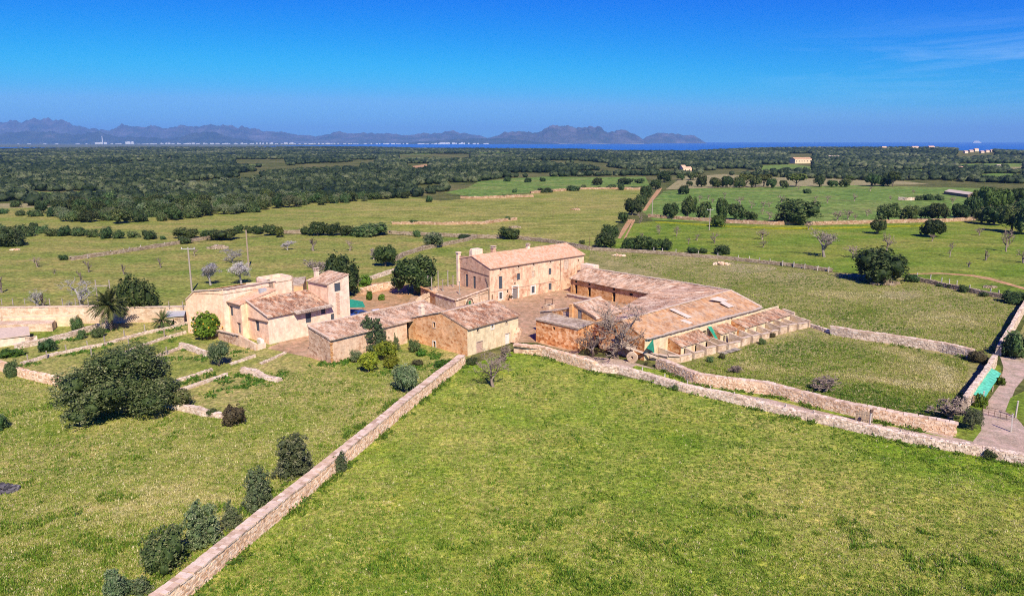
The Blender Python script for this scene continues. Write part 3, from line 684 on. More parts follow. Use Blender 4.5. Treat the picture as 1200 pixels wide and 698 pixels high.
class House:
    """a building: an Empty at its foot, each face of wall, each roof and each opening a mesh of its own below it"""
    def __init__(s, name, label, cat, loc, group=None):
        s.root = thing(name, label, cat, (loc[0], loc[1], 0), 0, group)
        s.off = np.array([loc[0], loc[1], 0.0])
        s.w = {}
    def put(s, name, mb, mats, parent=None, smooth=False, label=None):
        mb.v = [(x - s.off[0], y - s.off[1], z) for x, y, z in mb.v]
        o = mb.build(name, mats, parent or s.root, smooth)
        if label: o["label"] = label
        return o
    def mbw(s, mat):
        return s.w.setdefault(mat, MB())
    def wall(s, A, B, tops, mat, z0=-0.6, holes=(), depth=0.28, thick=None):
        """outer face from A (left as seen from outside) to B; tops = [(fraction, z)...]; holes = dicts"""
        A = np.array(A[:2], float); B = np.array(B[:2], float)
        Lw = float(np.linalg.norm(B - A)); d = (B - A) / Lw; n = np.array([-d[1], d[0]])   # n points inward
        if not hasattr(tops, '__len__'): tops = [(0, tops), (1, tops)]
        outer = [(0, z0), (Lw, z0)] + [(f * Lw, z) for f, z in reversed(tops)]
        polys = [[Vector((u, z, 0)) for u, z in outer]]
        for h in holes:
            u0, u1, a, b = h['r']
            polys.append([Vector((u0, a, 0)), Vector((u0, b, 0)), Vector((u1, b, 0)), Vector((u1, a, 0))])
        flat = [v for p in polys for v in p]
        tri = tessellate_polygon(polys)
        mb = MB()
        def W(u, z, i=0.0):
            p = A + d * u + n * i
            return (p[0], p[1], z)
        mb.add([W(v.x, v.y) for v in flat], [tuple(t) for t in tri])
        if thick:
            mb.add([W(u, z, thick) for u, z in outer] + [W(u, z) for u, z in outer], [tuple(range(len(outer)))[::-1]] + [(i, (i + 1) % len(outer), (i + 1) % len(outer) + len(outer), i + len(outer)) for i in range(len(outer))])
        s.w.setdefault('walls', []).append((mb, mat))
        for h in holes:
            u0, u1, a, b = h['r']; dp = h.get('deep', depth)
            mb.add([W(u0, a), W(u1, a), W(u1, b), W(u0, b), W(u0, a, dp), W(u1, a, dp), W(u1, b, dp), W(u0, b, dp)],
                   [(0, 1, 5, 4), (1, 2, 6, 5), (2, 3, 7, 6), (3, 0, 4, 7)])
            m = MB(); kind = h.get('kind', 'window')
            e = 0.02
            def slab(u0_, u1_, a_, b_, i0, i1, mm, mi=0):
                vs_ = [W(u, z, i) for i in (i0, i1) for u, z in ((u0_, a_), (u1_, a_), (u1_, b_), (u0_, b_))]
                mm.add(vs_, [(0, 1, 2, 3), (7, 6, 5, 4), (0, 4, 5, 1), (1, 5, 6, 2), (2, 6, 7, 3), (3, 7, 4, 0)], 0.5, mi)
            st = h.get('mat', 'glass')
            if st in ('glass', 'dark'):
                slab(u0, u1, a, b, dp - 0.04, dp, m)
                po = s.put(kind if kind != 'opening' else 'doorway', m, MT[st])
            else:
                mid = (u0 + u1) / 2
                for x0, x1 in ((u0 + e, mid - 0.015), (mid + 0.015, u1 - e)):
                    slab(x0, x1, a + e, b - e, dp - 0.14, dp - 0.09, m)
                    nz = max(2, int((b - a) / 0.35))
                    for k in range(nz):
                        zz = a + (k + 0.5) * (b - a) / nz
                        slab(x0 + 0.05, x1 - 0.05, zz - 0.07, zz + 0.07, dp - 0.165, dp - 0.14, m)
                po = s.put(kind, m, MT[st])
                m2 = MB(); slab(u0, u1, a, b, dp - 0.05, dp, m2)
                s.put('shade_backing', m2, MT['dark'], po)  # dark sheet behind the leaves, interior shade put into its colour
            if h.get('sur'):
                m3 = MB(); w = h.get('sw', 0.2); o_ = -0.035
                slab(u0 - w, u0, a if kind == 'door' else a - w, b + w, o_, 0.05, m3)
                slab(u1, u1 + w, a if kind == 'door' else a - w, b + w, o_, 0.05, m3)
                slab(u0, u1, b, b + w, o_, 0.05, m3)
                if kind != 'door': slab(u0, u1, a - w, a, o_ - 0.03, 0.05, m3)
                s.put('surround', m3, MT[h['sur']], po)
            if h.get('lintel'):
                m3 = MB(); slab(u0 - 0.2, u1 + 0.2, b, b + 0.2, -0.03, 0.05, m3); s.put('lintel', m3, MT[h['lintel']], po)
    def roof(s, c, mat, name='roof', thick=0.16, pu=0.42, amp=0.055, row=0.5, label=None, sag=0.06):
        """tiled slope over eave-left, eave-right, ridge-right, ridge-left"""
        c = [np.array(p, float) for p in c]
        lu = (np.linalg.norm(c[1] - c[0]) + np.linalg.norm(c[2] - c[3])) / 2
        lv = (np.linalg.norm(c[3] - c[0]) + np.linalg.norm(c[2] - c[1])) / 2
        nu = max(6, min(420, int(lu / (pu / 3)))); rows = max(2, int(lv / row))
        nrm = np.cross(c[1] - c[0], c[3] - c[0]); nrm /= np.linalg.norm(nrm)
        if nrm[2] < 0: nrm = -nrm
        V = []; UV = []; F = []
        vs_ = []
        for r in range(rows):
            vs_ += [(r / rows, 0.05), ((r + 0.999) / rows, 0.0)]
        sd = R.uniform(0, 50)
        for k, st in vs_:
            for i in range(nu + 1):
                x = i / nu
                p = (c[0] * (1 - x) + c[1] * x) * (1 - k) + (c[3] * (1 - x) + c[2] * x) * k
                u = x * lu
                wv = amp * abs(math.sin(math.pi * u / pu)) * 2 - amp + st
                jag = mnoise.noise((p[0] * 0.9 + sd, p[1] * 0.9, p[2])) * 0.05
                sg = -sag * math.sin(math.pi * x) * (0.6 + 0.4 * math.sin(3 * x + sd)) + mnoise.noise((p[0] * 0.25, p[1] * 0.25, sd)) * sag * 1.3
                q = p + nrm * (wv + jag * 0.6) + np.array([0, 0, sg])
                V.append(q); UV.append((u, k * lv))
        n1 = nu + 1
        for j in range(len(vs_) - 1):
            for i in range(nu):
                F.append((j * n1 + i, j * n1 + i + 1, (j + 1) * n1 + i + 1, (j + 1) * n1 + i))
        b0 = len(V); dn = np.array([0, 0, -thick])
        bot = [p + dn for p in c]
        m = MB(); m.uv = UV + [(0, 0)] * 4
        m.add(V + bot, F)
        last = (len(vs_) - 1) * n1
        fr_ = [(b0, b0 + 1) + tuple(range(nu, -1, -1)), (b0 + 2, b0 + 3) + tuple(range(last, last + n1)),
               (b0 + 3, b0) + tuple(j * n1 for j in range(len(vs_))), (b0 + 1, b0 + 2) + tuple(j * n1 + nu for j in range(len(vs_) - 1, -1, -1))]
        n = len(m.v); 
        for f in fr_: m.f.append(f); m.t.append(0.5); m.m.append(0)
        return s.put(name, m, MT[mat], label=label)
    def cap(s, a, b, w=0.45, h=0.2, mat='trim', name='ridge_cap'):
        m = MB(); a = np.array(a, float); b = np.array(b, float)
        n = max(2, int(np.linalg.norm(b - a) / 0.6))
        for i in range(n):
            p = a + (b - a) * (i / n); q = a + (b - a) * ((i + 1) / n)
            j = R.uniform(-0.03, 0.03)
            m.beam(p + np.array([0, 0, j]), q + np.array([0, 0, j]), w * R.uniform(0.85, 1.15), h * R.uniform(0.8, 1.2), R.random())
        return s.put(name, m, MT[mat])
    def eave(s, a, b, w=0.3, h=0.22, mat='gutter', name='cornice'):
        m = MB(); m.beam(a, b, w, h); return s.put(name, m, MT[mat])
    def chimney(s, p, w, h, mat='w_peachpale', rz=0.7):
        m = MB(); x, y, z = p
        m.box((x, y, z + h / 2), (w, w * 0.8, h), rz)
        o = s.put('chimney', m, MT[mat])
        m = MB(); m.box((x, y, z + h + 0.06), (w * 1.3, w * 1.1, 0.12), rz)
        for k in (-1, 1):
            m.box((x + k * w * 0.35 * math.cos(rz), y + k * w * 0.35 * math.sin(rz), z + h + 0.27), (w * 0.16, w * 0.7, 0.3), rz)
        m.box((x, y, z + h + 0.47), (w * 1.25, w * 1.05, 0.1), rz)
        s.put('chimney_cap', m, MT['trim'], o)
    def slab(s, pts, thick, mat, name, label=None):
        """solid prism below a polygon of 3D points"""
        n = len(pts); m = MB()
        pts = [np.array(p, float) for p in pts]
        tri = tessellate_polygon([[Vector((p[0], p[1], 0)) for p in pts]])
        m.add(pts + [p - np.array([0, 0, thick]) for p in pts], [tuple(t) for t in tri] + [tuple(i + n for i in t)[::-1] for t in tri] + [(i, (i + 1) % n, (i + 1) % n + n, i + n) for i in range(n)])
        return s.put(name, m, MT[mat], label=label)
    def finish(s):
        for m, k in s.w.get('walls', []): s.put('wall', m, MT[k])
        s.w = {}

def H_(u0, u1, z0, z1, kind='window', mat='glass', **kw):
    return dict(r=(u0, u1, z0, z1), kind=kind, mat=mat, **kw)

# ------------------------------------------------------------------ the great farmhouse
O = P(574, 355.5); q = frame(O, 48)
h = House('farmhouse', 'tall three-storey farmhouse with long plain orange tile roof and stained pink front', 'farmhouse', O)
LM = 31.2
fr_holes = [H_(2.75, 3.85, 2.95, 5.85, 'window', 'shut_blue'), H_(2.85, 3.75, 0.6, 2.1, 'window', 'shut_blue', sur='white_paint', sw=0.26),
            H_(6.95, 8.6, 0.0, 2.9, 'door', 'shut_grey', sur='white_paint', sw=0.26), H_(7.5, 8.0, 3.4, 3.9, 'window', 'dark'),
            H_(8.35, 9.35, 4.3, 5.85, 'window', 'shut_blue'), H_(13.0, 14.05, 0.55, 2.15, 'window', 'shut_blue', sur='white_paint', sw=0.34),
            H_(13.1, 14.1, 4.3, 5.85, 'window', 'trim'), H_(18.7, 19.65, 4.3, 5.9, 'window', 'shut_blue'), H_(18.75, 19.7, 0.6, 2.2, 'window', 'shut_blue', sur='trim', sw=0.15),
            H_(24.0, 25.8, 4.9, 7.2, 'window', 'trim'), H_(29.0, 29.4, 6.3, 7.0, 'window', 'dark'),
            H_(5.2, 5.7, 1.7, 2.4, 'window', 'dark'), H_(0.55, 0.95, 0.3, 1.9, 'window', 'dark')]
for u in (3.1, 8.6, 13.4, 19.0): fr_holes.append(H_(u, u + 0.5, 7.2, 7.65, 'window', 'dark', sur='trim', sw=0.22))
h.wall(q(0, 0), q(LM, 0), 8.05, 'w_main', holes=fr_holes)
gh = [H_(11.2 - 8.75, 11.2 - 7.85, 2.65, 5.6, 'door', 'shut_blue'), H_(11.2 - 6.0, 11.2 - 5.0, 2.65, 5.5, 'door', 'shut_blue'), H_(11.2 - 8.6, 11.2 - 8.3, 7.9, 8.3, 'window', 'dark'), H_(11.2 - 10.3, 11.2 - 10.0, 8.3, 8.7, 'window', 'dark')]
h.wall(q(0, 11.2), q(0, 0), [(0, 9.65), (0.44, 10.05), (1, 8.05)], 'w_gable', holes=gh)
h.wall(q(LM, 0), q(LM, 11.2), [(0, 8.05), (0.56, 10.05), (1, 9.0)], 'w_gable')
h.wall(q(LM, 11.2), q(0, 11.2), 9.0, 'w_gable')
h.roof([q(-0.15, -0.35, 8.1), q(LM + 0.2, -0.35, 8.1), q(LM + 0.2, 6.2, 10.2), q(-0.15, 6.2, 10.2)], 't_orange', sag=0.03)
h.roof([q(LM + 0.2, 11.5, 9.0), q(-0.1, 11.5, 9.0), q(-0.1, 6.2, 10.19), q(LM + 0.2, 6.2, 10.19)], 't_orange', sag=0.03)
h.cap(q(0, 6.2, 10.25), q(LM, 6.2, 10.25), 0.35, 0.14, 't_orange')
h.eave(q(0, -0.16, 7.88), q(LM, -0.16, 7.88), 0.3, 0.16)
m = MB(); m.beam(q(0.3, -0.06, 2.62), q(22, -0.06, 2.62), 0.08, 0.16); h.put('string_course', m, MT['t_orange'])
m = MB(); m.tube([q(22.6, -0.12, 0.1), q(22.6, -0.12, 7.9)], 0.07, 8); h.put('downpipe', m, MT['gutter'])
h.chimney(q(17.7, 6.3, 10.0), 0.8, 0.9, 'w_peachpale', 0.75)
h.chimney(q(7.6, 7.6, 9.6), 1.0, 1.5, 'w_gable', 0.75)
m = MB(); m.box(q(0.0, 11.3, 5.0), (0.75, 0.75, 10.8), 0.733); m.box(q(0.0, 11.3, 10.4), (1.0, 1.0, 0.3), 0.733); h.put('corner_pillar', m, MT['w_peachpale'])
m = MB(); m.box(q(1.2, 7.5, 10.35), (1.1, 1.1, 1.8), 0.733); m.box(q(1.2, 7.5, 11.35), (0.8, 0.8, 0.25), 0.733); h.put('rooftop_box', m, MT['w_peachpale'])
m = MB(); m.box(q(4.2, 9.8, 10.1), (2.2, 2.0, 1.9), 0.733); h.put('rooftop_box', m, MT['w_peachpale'])
m = MB(); m.box(q(2.6, 9.6, 10.0), (1.3, 0.3, 1.6), 0.733); h.put('rooftop_box', m, MT['w_red'], label='red brick roof box')
m = MB(); m.beam(q(-0.06, 10.4, 6.9), q(-0.06, 0.2, 6.3), 0.1, 0.14); h.put('cornice', m, MT['gutter'])
h.finish()

# climbing vine on the corner of the farmhouse
m = MB()
for k in range(9):
    pts = []; x = -0.12; y = 0.3 + R.uniform(-0.2, 0.2); z = 0.0
    dy = R.uniform(-0.02, 0.75); dx = R.uniform(-0.05, 0.05)
    for i in range(9):
        pts.append(q(-0.1 + R.uniform(-0.12, 0.02), y, z)); z += 0.72 + R.uniform(-0.1, 0.1); y += (dy * 0.9 if i > 5 else 0.1 * dy) + R.uniform(-0.12, 0.16)
    m.tube(pts, [0.09 * (1 - i / 10) for i in range(9)], 5, R.random())
o = m.build('vine', MT['twig']); tag(o, 'bare woody vine climbing the gable corner of the tall farmhouse', 'vine')

# terrace with stair at the gable
h = House('terrace', 'raised stone terrace with stair and green-shuttered arch against the farmhouse gable', 'terrace', q(-5, 6))
T = [q(-0.05, 0.35), q(-11.2, -2.0), q(-10.4, 6.5), q(-8.4, 15.0), q(-0.05, 13.2)]
zt = 2.55
La = float(np.linalg.norm(T[1] - T[0]))
h.wall(T[1], T[0], [(0, zt + 0.1), (0.35, zt + 0.5), (1, zt + 0.9)], 'w_limestone', holes=[H_(3.4, 4.2, 0.05, 1.8, 'door', 'dark'), H_(4.25, 5.2, 0.05, 1.8, 'door', 'green_paint'), H_(8.0, 8.3, 0.4, 2.2, 'window', 'dark')])
h.wall(T[2], T[1], zt + 0.1, 'w_limestone'); h.wall(T[3], T[2], zt + 0.05, 'w_ochre'); h.wall(T[4], T[3], zt, 'w_limestone')
h.slab([p + np.array([0, 0, zt]) for p in T], 0.15, 'earth', 'floor')
h.cap(T[1] + [0, 0, zt + 0.2], T[0] + [0, 0, zt + 0.95], 0.45, 0.18, 'w_limestone', 'coping')
h.cap(T[2] + [0, 0, zt + 0.2], T[1] + [0, 0, zt + 0.2], 0.45, 0.18, 'w_limestone', 'coping')
h.cap(T[3] + [0, 0, zt + 0.2], T[2] + [0, 0, zt + 0.2], 0.45, 0.2, 'w_ochre', 'coping')
m = MB()
for k in range(17):
    a = math.pi * k / 16
    m.box(q(-6.95 + 1.35 * math.cos(a), -1.35 + 0.26 * math.cos(a) , 1.45 + 1.15 * math.sin(a)), (0.3, 0.22, 0.22), 0.75, R.random())
h.put('arch', m, MT['w_limestone'])
s0 = P(513, 341, zt); s1 = P(489, 353.5, 0)
m = MB(); dirn = (s1 - s0); sd = np.cross(dirn / np.linalg.norm(dirn), [0, 0, 1]); sd /= np.linalg.norm(sd)
for k in range(14):
    f = (k + 0.5) / 14; p = s0 + (s1 - s0) * f
    m.box((p[0], p[1], p[2] / 2), (1.8, np.linalg.norm(dirn[:2]) / 14 * 1.02, max(0.1, p[2])), math.atan2(sd[1], sd[0]), R.random())
h.put('stair', m, MT['w_limestone'])
for k in (-1, 1):
    m = MB(); m.beam(s0 + sd * k + [0, 0, 0.45], s1 + sd * k + [0, 0, 0.35], 0.28, 0.9); h.put('parapet', m, MT['w_limestone'])
h.finish()
for k, (px, pt, pb, w) in enumerate([(501.5, 323.5, 335, 'first'), (506, 325, 340, 'second'), (513.7, 318, 340, 'third and tallest'), (519, 328, 341, 'fourth'), (525, 317.5, 335.5, 'fifth'), (531, 323, 336, 'sixth'), (538.6, 330, 345, 'last')]):
    p = P(px, pb, zt); hh = (pb - pt) * mpp(p) * 1.02
    m = MB(); m.tube([(0, 0, 0), (0, 0, hh * 0.5), (0, 0, hh)], [0.13, 0.12, 0.11], 8, R.random()); m.box((0, 0, 0.12), (0.45, 0.45, 0.24), 0.7); m.box((0, 0, hh), (0.32, 0.32, 0.1), 0.7)
    o = m.build('pergola_post', MT['concrete']); o.location = p
    tag(o, w + ' of the pale pergola posts on the terrace, counted from the stair', 'post', 'pergola posts on the terrace')

# ------------------------------------------------------------------ two-storey barn with the big orange gable
O = P(548, 417.3); q = frame(O, 41.5)
h = House('barn', 'two-storey barn with orange stone gable, cream front and mossy brown roof', 'barn', O)
h.wall(q(0, 0), q(13.2, 0), 4.85, 'w_cream', z0=-1.2, holes=[H_(2.35, 2.85, 3.75, 4.3, 'window', 'dark', sur='trim', sw=0.12), H_(6.0, 6.5, 3.75, 4.3, 'window', 'dark', sur='white_paint', sw=0.25), H_(9.7, 10.2, 3.75, 4.3, 'window', 'dark', sur='trim', sw=0.12),
        H_(2.2, 3.7, -0.5, 2.0, 'door', 'pink_wood', sur='trim', sw=0.14), H_(9.6, 10.9, -0.3, 2.0, 'door', 'white_paint', sur='trim', sw=0.14)])
h.wall(q(0, 15.3), q(0, 0), [(0, 4.0), (0.595, 6.55), (1, 4.85)], 'w_orange', z0=-1.8, holes=[H_(6.75, 7.3, 3.65, 4.6, 'window', 'dark', sur='trim', sw=0.13), H_(6.65, 7.25, 0.0, 1.1, 'window', 'dark', sur='white_paint', sw=0.17)])
h.wall(q(13.2, 0), q(13.2, 15.3), [(0, 4.85), (0.405, 6.55), (1, 4.0)], 'w_orange')
h.wall(q(13.2, 15.3), q(0, 15.3), 4.0, 'w_orange')
h.roof([q(-0.1, -0.35, 4.9), q(13.45, -0.35, 4.9), q(13.45, 6.2, 6.75), q(-0.1, 6.2, 6.75)], 't_old')
h.roof([q(13.4, 15.6, 4.05), q(-0.05, 15.6, 4.05), q(-0.05, 6.2, 6.74), q(13.4, 6.2, 6.74)], 't_old')
h.cap(q(0, 6.2, 6.8), q(13.3, 6.2, 6.8), 0.4, 0.16)
h.cap(q(0.02, 15.3, 4.25), q(0.02, 6.3, 6.8), 0.4, 0.16, 'trim', 'verge_cap')
h.eave(q(0, -0.2, 4.72), q(13.3, -0.2, 4.72), 0.3, 0.14)
m = MB(); m.box(q(0.5, 12.1, 5.6), (0.8, 0.8, 2.4), 0.84); m.box(q(0.5, 12.1, 6.9), (1.0, 1.0, 0.2), 0.84); m.box(q(0.5, 12.1, 7.2), (0.5, 0.5, 0.4), 0.84); h.put('chimney', m, MT['w_peachpale'])
h.finish()
# sloping buttress terrace at the right foot of the barn
h = House('retaining_wall', 'stepped rubble retaining wall at the right foot of the two-storey barn', 'wall', P(607, 405))
a0 = P(602, 413.5); a1 = P(613, 397.5); a2 = P(637, 416.5); a3 = P(628, 401.2)
h.wall(a0, a2, [(0, 1.5), (1, 1.3)], 'w_rubble', thick=0.7)
m = MB(); m.beam(a0 + [0, 0, 1.5], a2 + [0, 0, 1.32], 0.9, 0.3); h.put('coping', m, MT['w_rubble'])
m = MB(); m.beam(q(11.2, -0.6, 0.0), q(13.2, -0.35, 2.4), 0.9, 0.9); h.put('buttress', m, MT['w_rubble'])
h.finish()

# ------------------------------------------------------------------ long low barn
O = P(388, 425.7); q = frame(O, 41)
h = House('barn', 'long low rubble barn with a single mossy tile slope, beside the lemon trees', 'barn', O)
h.wall(q(0, 0), q(16.6, 0), 4.15, 'w_rubblepale')
h.wall(q(0, 6.1), q(0, 0), [(0, 5.25), (1, 4.15)], 'w_rubble')
h.wall(q(26.5, 6.1), q(0, 6.1), 5.25, 'w_rubble'); h.wall(q(26.5, 0), q(26.5, 6.1), [(0, 4.15), (1, 5.25)], 'w_rubble')
h.roof([q(-0.15, -0.4, 4.12), q(26.6, -0.4, 4.12), q(26.6, 6.3, 5.42), q(-0.15, 6.3, 5.42)], 't_range', sag=0.12)
h.cap(q(0, 6.15, 5.45), q(26.5, 6.15, 5.45), 0.4, 0.18)
h.cap(q(0, 0, 4.3), q(0, 6.1, 5.4), 0.35, 0.12, 'trim', 'verge_cap')
for k in range(9):
    m = MB(); m.box(q(0.22, -0.02, 0.2 + k * 0.45), (0.55 if k % 2 else 0.38, 0.12, 0.36), math.radians(49), R.random()); 
    if k == 0: mq = m
    else: mq.add(m.v, m.f, R.random())
h.put('quoin', mq, MT['w_ochre'])
h.finish()

# ------------------------------------------------------------------ left house with tower
O = P(315.8, 403.7); q = frame(O, 40)
h = House('house', 'rambling peach house with square tower and patchy brown roof at the left', 'house', O)
h.wall(q(0, 0), q(13.2, 0), 5.2, 'w_peachpale', holes=[H_(7.9, 9.15, 2.45, 4.35, 'window', 'shut_blue'), H_(11.4, 12.4, 3.55, 4.65, 'window', 'shut_blue')])
h.wall(q(0, 6.7), q(0, 0), [(0, 7.1), (1, 5.2)], 'w_peach', holes=[H_(2.5, 3.7, 1.9, 3.8, 'window', 'shut_blue', lintel='gutter')])
h.roof([q(-0.2, -0.4, 5.15), q(13.25, -0.4, 5.15), q(13.25, 6.7, 7.25), q(-0.2, 6.7, 7.25)], 't_old', sag=0.1)
m = MB(); m.beam(q(5.2, -0.75, 4.98), q(13.4, -0.75, 4.98), 0.75, 0.2); h.put('eave_board', m, MT['gutter'])
h.roof([q(5.2, -1.25, 4.95), q(13.4, -1.25, 4.95), q(13.4, -0.3, 5.3), q(5.2, -0.3, 5.3)], 't_grey', name='canopy', thick=0.1)
m = MB(); m.beam(q(-0.12, 6.3, 4.0), q(-0.12, -0.1, 4.2), 0.28, 0.14); h.put('ledge', m, MT['gutter'])
h.cap(q(-0.1, -0.2, 5.25), q(-0.1, 6.7, 7.3), 0.3, 0.14, 'trim', 'verge_cap')
# tower
h.wall(q(13.2, 6.4), q(13.2, 0), 9.15, 'w_peach')
h.wall(q(13.2, 0), q(18.2, 0), [(0, 9.15), (1, 10.35)], 'w_peachpale', holes=[H_(1.55, 3.0, 7.4, 9.05, 'window', 'shut_blue'), H_(0.35, 1.2, 1.6, 3.2, 'window', 'shut_blue')])
h.wall(q(18.2, 0), q(18.2, 6.4), 10.35, 'w_peach'); h.wall(q(18.2, 6.4), q(13.2, 6.4), [(0, 10.35), (1, 9.15)], 'w_peach')
h.roof([q(12.85, 6.55, 9.15), q(12.85, -0.12, 9.15), q(18.25, -0.12, 10.5), q(18.25, 6.55, 10.5)], 't_range', name='tower_roof')
m = MB()
for k in range(16): m.box(q(2.2 + 13.2, -0.03, 3.0 + k * 0.27), (0.6 + 0.22 * (k % 2), 0.1, 0.24), math.radians(50), R.random())
h.put('brick_strip', m, MT['t_orange'])
h.chimney(q(15.0, 6.0, 9.4), 0.8, 1.5, 'w_peachpale', 0.87)
# middle block
h.wall(q(-1.2, 11.4), q(-1.2, 6.7), 6.75, 'w_peach', holes=[H_(0.7, 1.7, 4.0, 5.9, 'window', 'shut_blue'), H_(3.0, 4.0, 1.0, 2.9, 'door', 'shut_grey', lintel='gutter')])
h.wall(q(-1.2, 6.7), q(6.2, 6.7), [(0, 6.75), (1, 8.3)], 'w_peach')
h.roof([q(-1.6, 11.4, 6.72), q(-1.6, 6.6, 6.72), q(6.3, 6.6, 8.4), q(6.3, 11.4, 8.4)], 't_orange')
h.eave(q(-1.5, 11.3, 6.55), q(-1.5, 6.7, 6.55), 0.3, 0.2)
h.roof([q(13.3, 10.2, 6.2), q(6.3, 10.2, 6.6), q(6.3, 6.7, 7.3), q(13.3, 6.7, 7.2)], 't_orange')
h.wall(q(6.2, 6.7), q(6.2, 11.4), 8.3, 'w_peach')
h.wall(q(13.3, 10.2), q(0, 10.2), 6.2, 'w_peach'); h.wall(q(13.3, 6.4), q(13.3, 10.2), 6.2, 'w_peach')
# left wing
w0 = P(221, 390); w1 = P(265.3, 394.5); bq = frame((0, 0), 40); A_ = bq(1, 0); B_ = bq(0, 1)
w2 = w1 + A_ * 11; w3 = w0 + A_ * 11
h.wall(w0, w1, [(0, 6.6), (0.26, 8.3), (1, 9.05)], 'w_peach')
h.wall(w1, w2, 9.05, 'w_peachpale', thick=0.35)
h.wall(w2, w3, [(0, 9.05), (0.74, 8.3), (1, 6.6)], 'w_peach', thick=0.35); h.wall(w3, w0, 6.6, 'w_peach')
wp = w0 + (w1 - w0) * 0.26
h.roof([w3 + [0, 0, 6.55], w0 + [0, 0, 6.55], wp + [0, 0, 8.3], wp + A_ * 11 + [0, 0, 8.3]], 't_terra')
h.slab([wp + [0, 0, 8.0], w1 + [0, 0, 8.2], w2 + [0, 0, 8.2], wp + A_ * 11 + [0, 0, 8.0]], 0.2, 't_terra', 'flat_roof')
h.cap(wp + [0, 0, 8.4], w1 + [0, 0, 9.1], 0.45, 0.14, 'trim', 'coping'); h.cap(w1 + [0, 0, 9.12], w2 + [0, 0, 9.12], 0.5, 0.14, 't_grey', 'coping')
m = MB(); m.beam(w0 + (w1 - w0) * 0.02 + [0, 0, 6.6], wp + [0, 0, 8.36], 0.4, 0.14); h.put('verge_cap', m, MT['trim'])
b0 = w2 - A_ * 1.4; b1 = b0 + B_ * 4.5; b2 = b1 + A_ * 5.5; b3 = b0 + A_ * 5.5
for a, b in ((b1, b0), (b0, b3), (b3, b2), (b2, b1)): h.wall(a, b, [(0, 9.5), (1, 9.5)], 'w_peachpale', thick=0.35)
h.slab([b0 + [0, 0, 8.8], b3 + [0, 0, 8.8], b2 + [0, 0, 8.8], b1 + [0, 0, 8.8]], 0.2, 't_terra', 'flat_roof')
m = MB(); m.box(q(4.3, 8.2, 8.2), (1.3, 0.8, 0.8), 0.8); h.put('water_tank', m, MT['steel'])
h.finish()
# walled yard before the house
h = House('yard_wall', 'low whitewashed rubble wall enclosing the yard before the peach house', 'wall', P(285, 402))
y0 = P(256, 397.5); y1 = P(281, 406); y2 = P(300, 411); y3 = P(312, 407.5)
h.wall(y0, y1, [(0, 1.7), (1, 2.1)], 'w_rubble', thick=0.4); h.wall(y1, y2, [(0, 2.1), (0.5, 1.6), (1, 1.2)], 'w_rubblepale', thick=0.4); h.wall(y2, y3, 1.0, 'w_peachpale', thick=0.35)
h.cap(y0 + [0, 0, 1.75], y1 + [0, 0, 2.15], 0.5, 0.14, 'trim', 'coping')
h.finish()
m = MB(); pp = P(305.5, 402); m.box((0, 0, 0.4), (1.7, 0.7, 0.8), -0.85, 0.9); m.box((0, 0, 0.82), (1.5, 0.5, 0.1), -0.85, 0.2)
o = m.build('water_trough', MT['white_paint']); o.location = pp; tag(o, 'white block trough standing against the peach house front wall', 'trough')
h = House('shed', 'rough stone shed with broken roof behind the peach house tower', 'shed', P(352, 343))
e0 = P(338, 352); e1 = P(356, 351); e2 = P(360, 343); e3 = P(342, 344)
for a, b in ((e0, e1), (e1, e2), (e2, e3), (e3, e0)): h.wall(a, b, 3.4, 'w_ochre', thick=0.4)
h.roof([e0 + [0, 0, 3.3], e1 + [0, 0, 3.3], e2 + [0, 0, 4.0], e3 + [0, 0, 4.0]], 't_grey'); h.finish()

# ------------------------------------------------------------------ stable wing and the great barn range
E1 = np.array([14.2, 173.8, 0]); E2 = np.array([30.3, 155.3, 0]); R1 = np.array([18.0, 177.2, 0]); R2 = np.array([38.2, 157.2, 0])
h = House('stable_range', 'long stable wing with lichened pale roof and a row of dark doorways', 'stable', (E1 + E2) / 2)
d = (E2 - E1) / np.linalg.norm(E2 - E1); Ls = float(np.linalg.norm(E2 - E1))
hs = []
for px, pb in ((678.0, 343.5), (691.5, 347.2), (720.7, 353.2)):
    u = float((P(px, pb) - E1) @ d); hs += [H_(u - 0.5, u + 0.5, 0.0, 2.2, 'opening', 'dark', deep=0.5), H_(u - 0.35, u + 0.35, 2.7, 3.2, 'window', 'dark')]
hs.append(H_(Ls - 6.2, Ls - 5.2, 2.3, 2.8, 'window', 'dark')); hs.append(H_(0.25, 0.6, 0.1, 3.2, 'window', 'gutter'))
h.wall(E1, E2, 3.75, 'w_ochre', holes=hs)
h.wall(R1, E1, [(0, 5.5), (1, 3.75)], 'w_ochre'); h.wall(R2, R1, 5.5, 'w_ochre'); h.wall(E2, R2, [(0, 3.75), (1, 5.3)], 'w_ochre')
ov = np.array([-0.45, -0.4, 0])
h.roof([E1 + ov + [0, 0, 3.68], E2 + ov + [0, 0, 3.68], R2 + [0, 0, 5.55], R1 + [0, 0, 5.6]], 't_range', sag=0.15)
m = MB()
for k in range(46):
    p = E1 + (E2 - E1) * (k + 0.5) / 46; m.beam(p + [0.1, 0.1, 3.5], p + ov + [0, 0, 3.42], 0.12, 0.14, R.random())
h.put('rafter_ends', m, MT['gutter'])
h.cap(R1 + [0, 0, 5.65], R2 + [0, 0, 5.6], 0.5, 0.2)
m = MB(); m.box(np.array([19.2, 178.2, 4.0]), (4.2, 2.2, 4.4), math.radians(-48)); h.put('annex', m, MT['w_peachpale'])
h.finish()

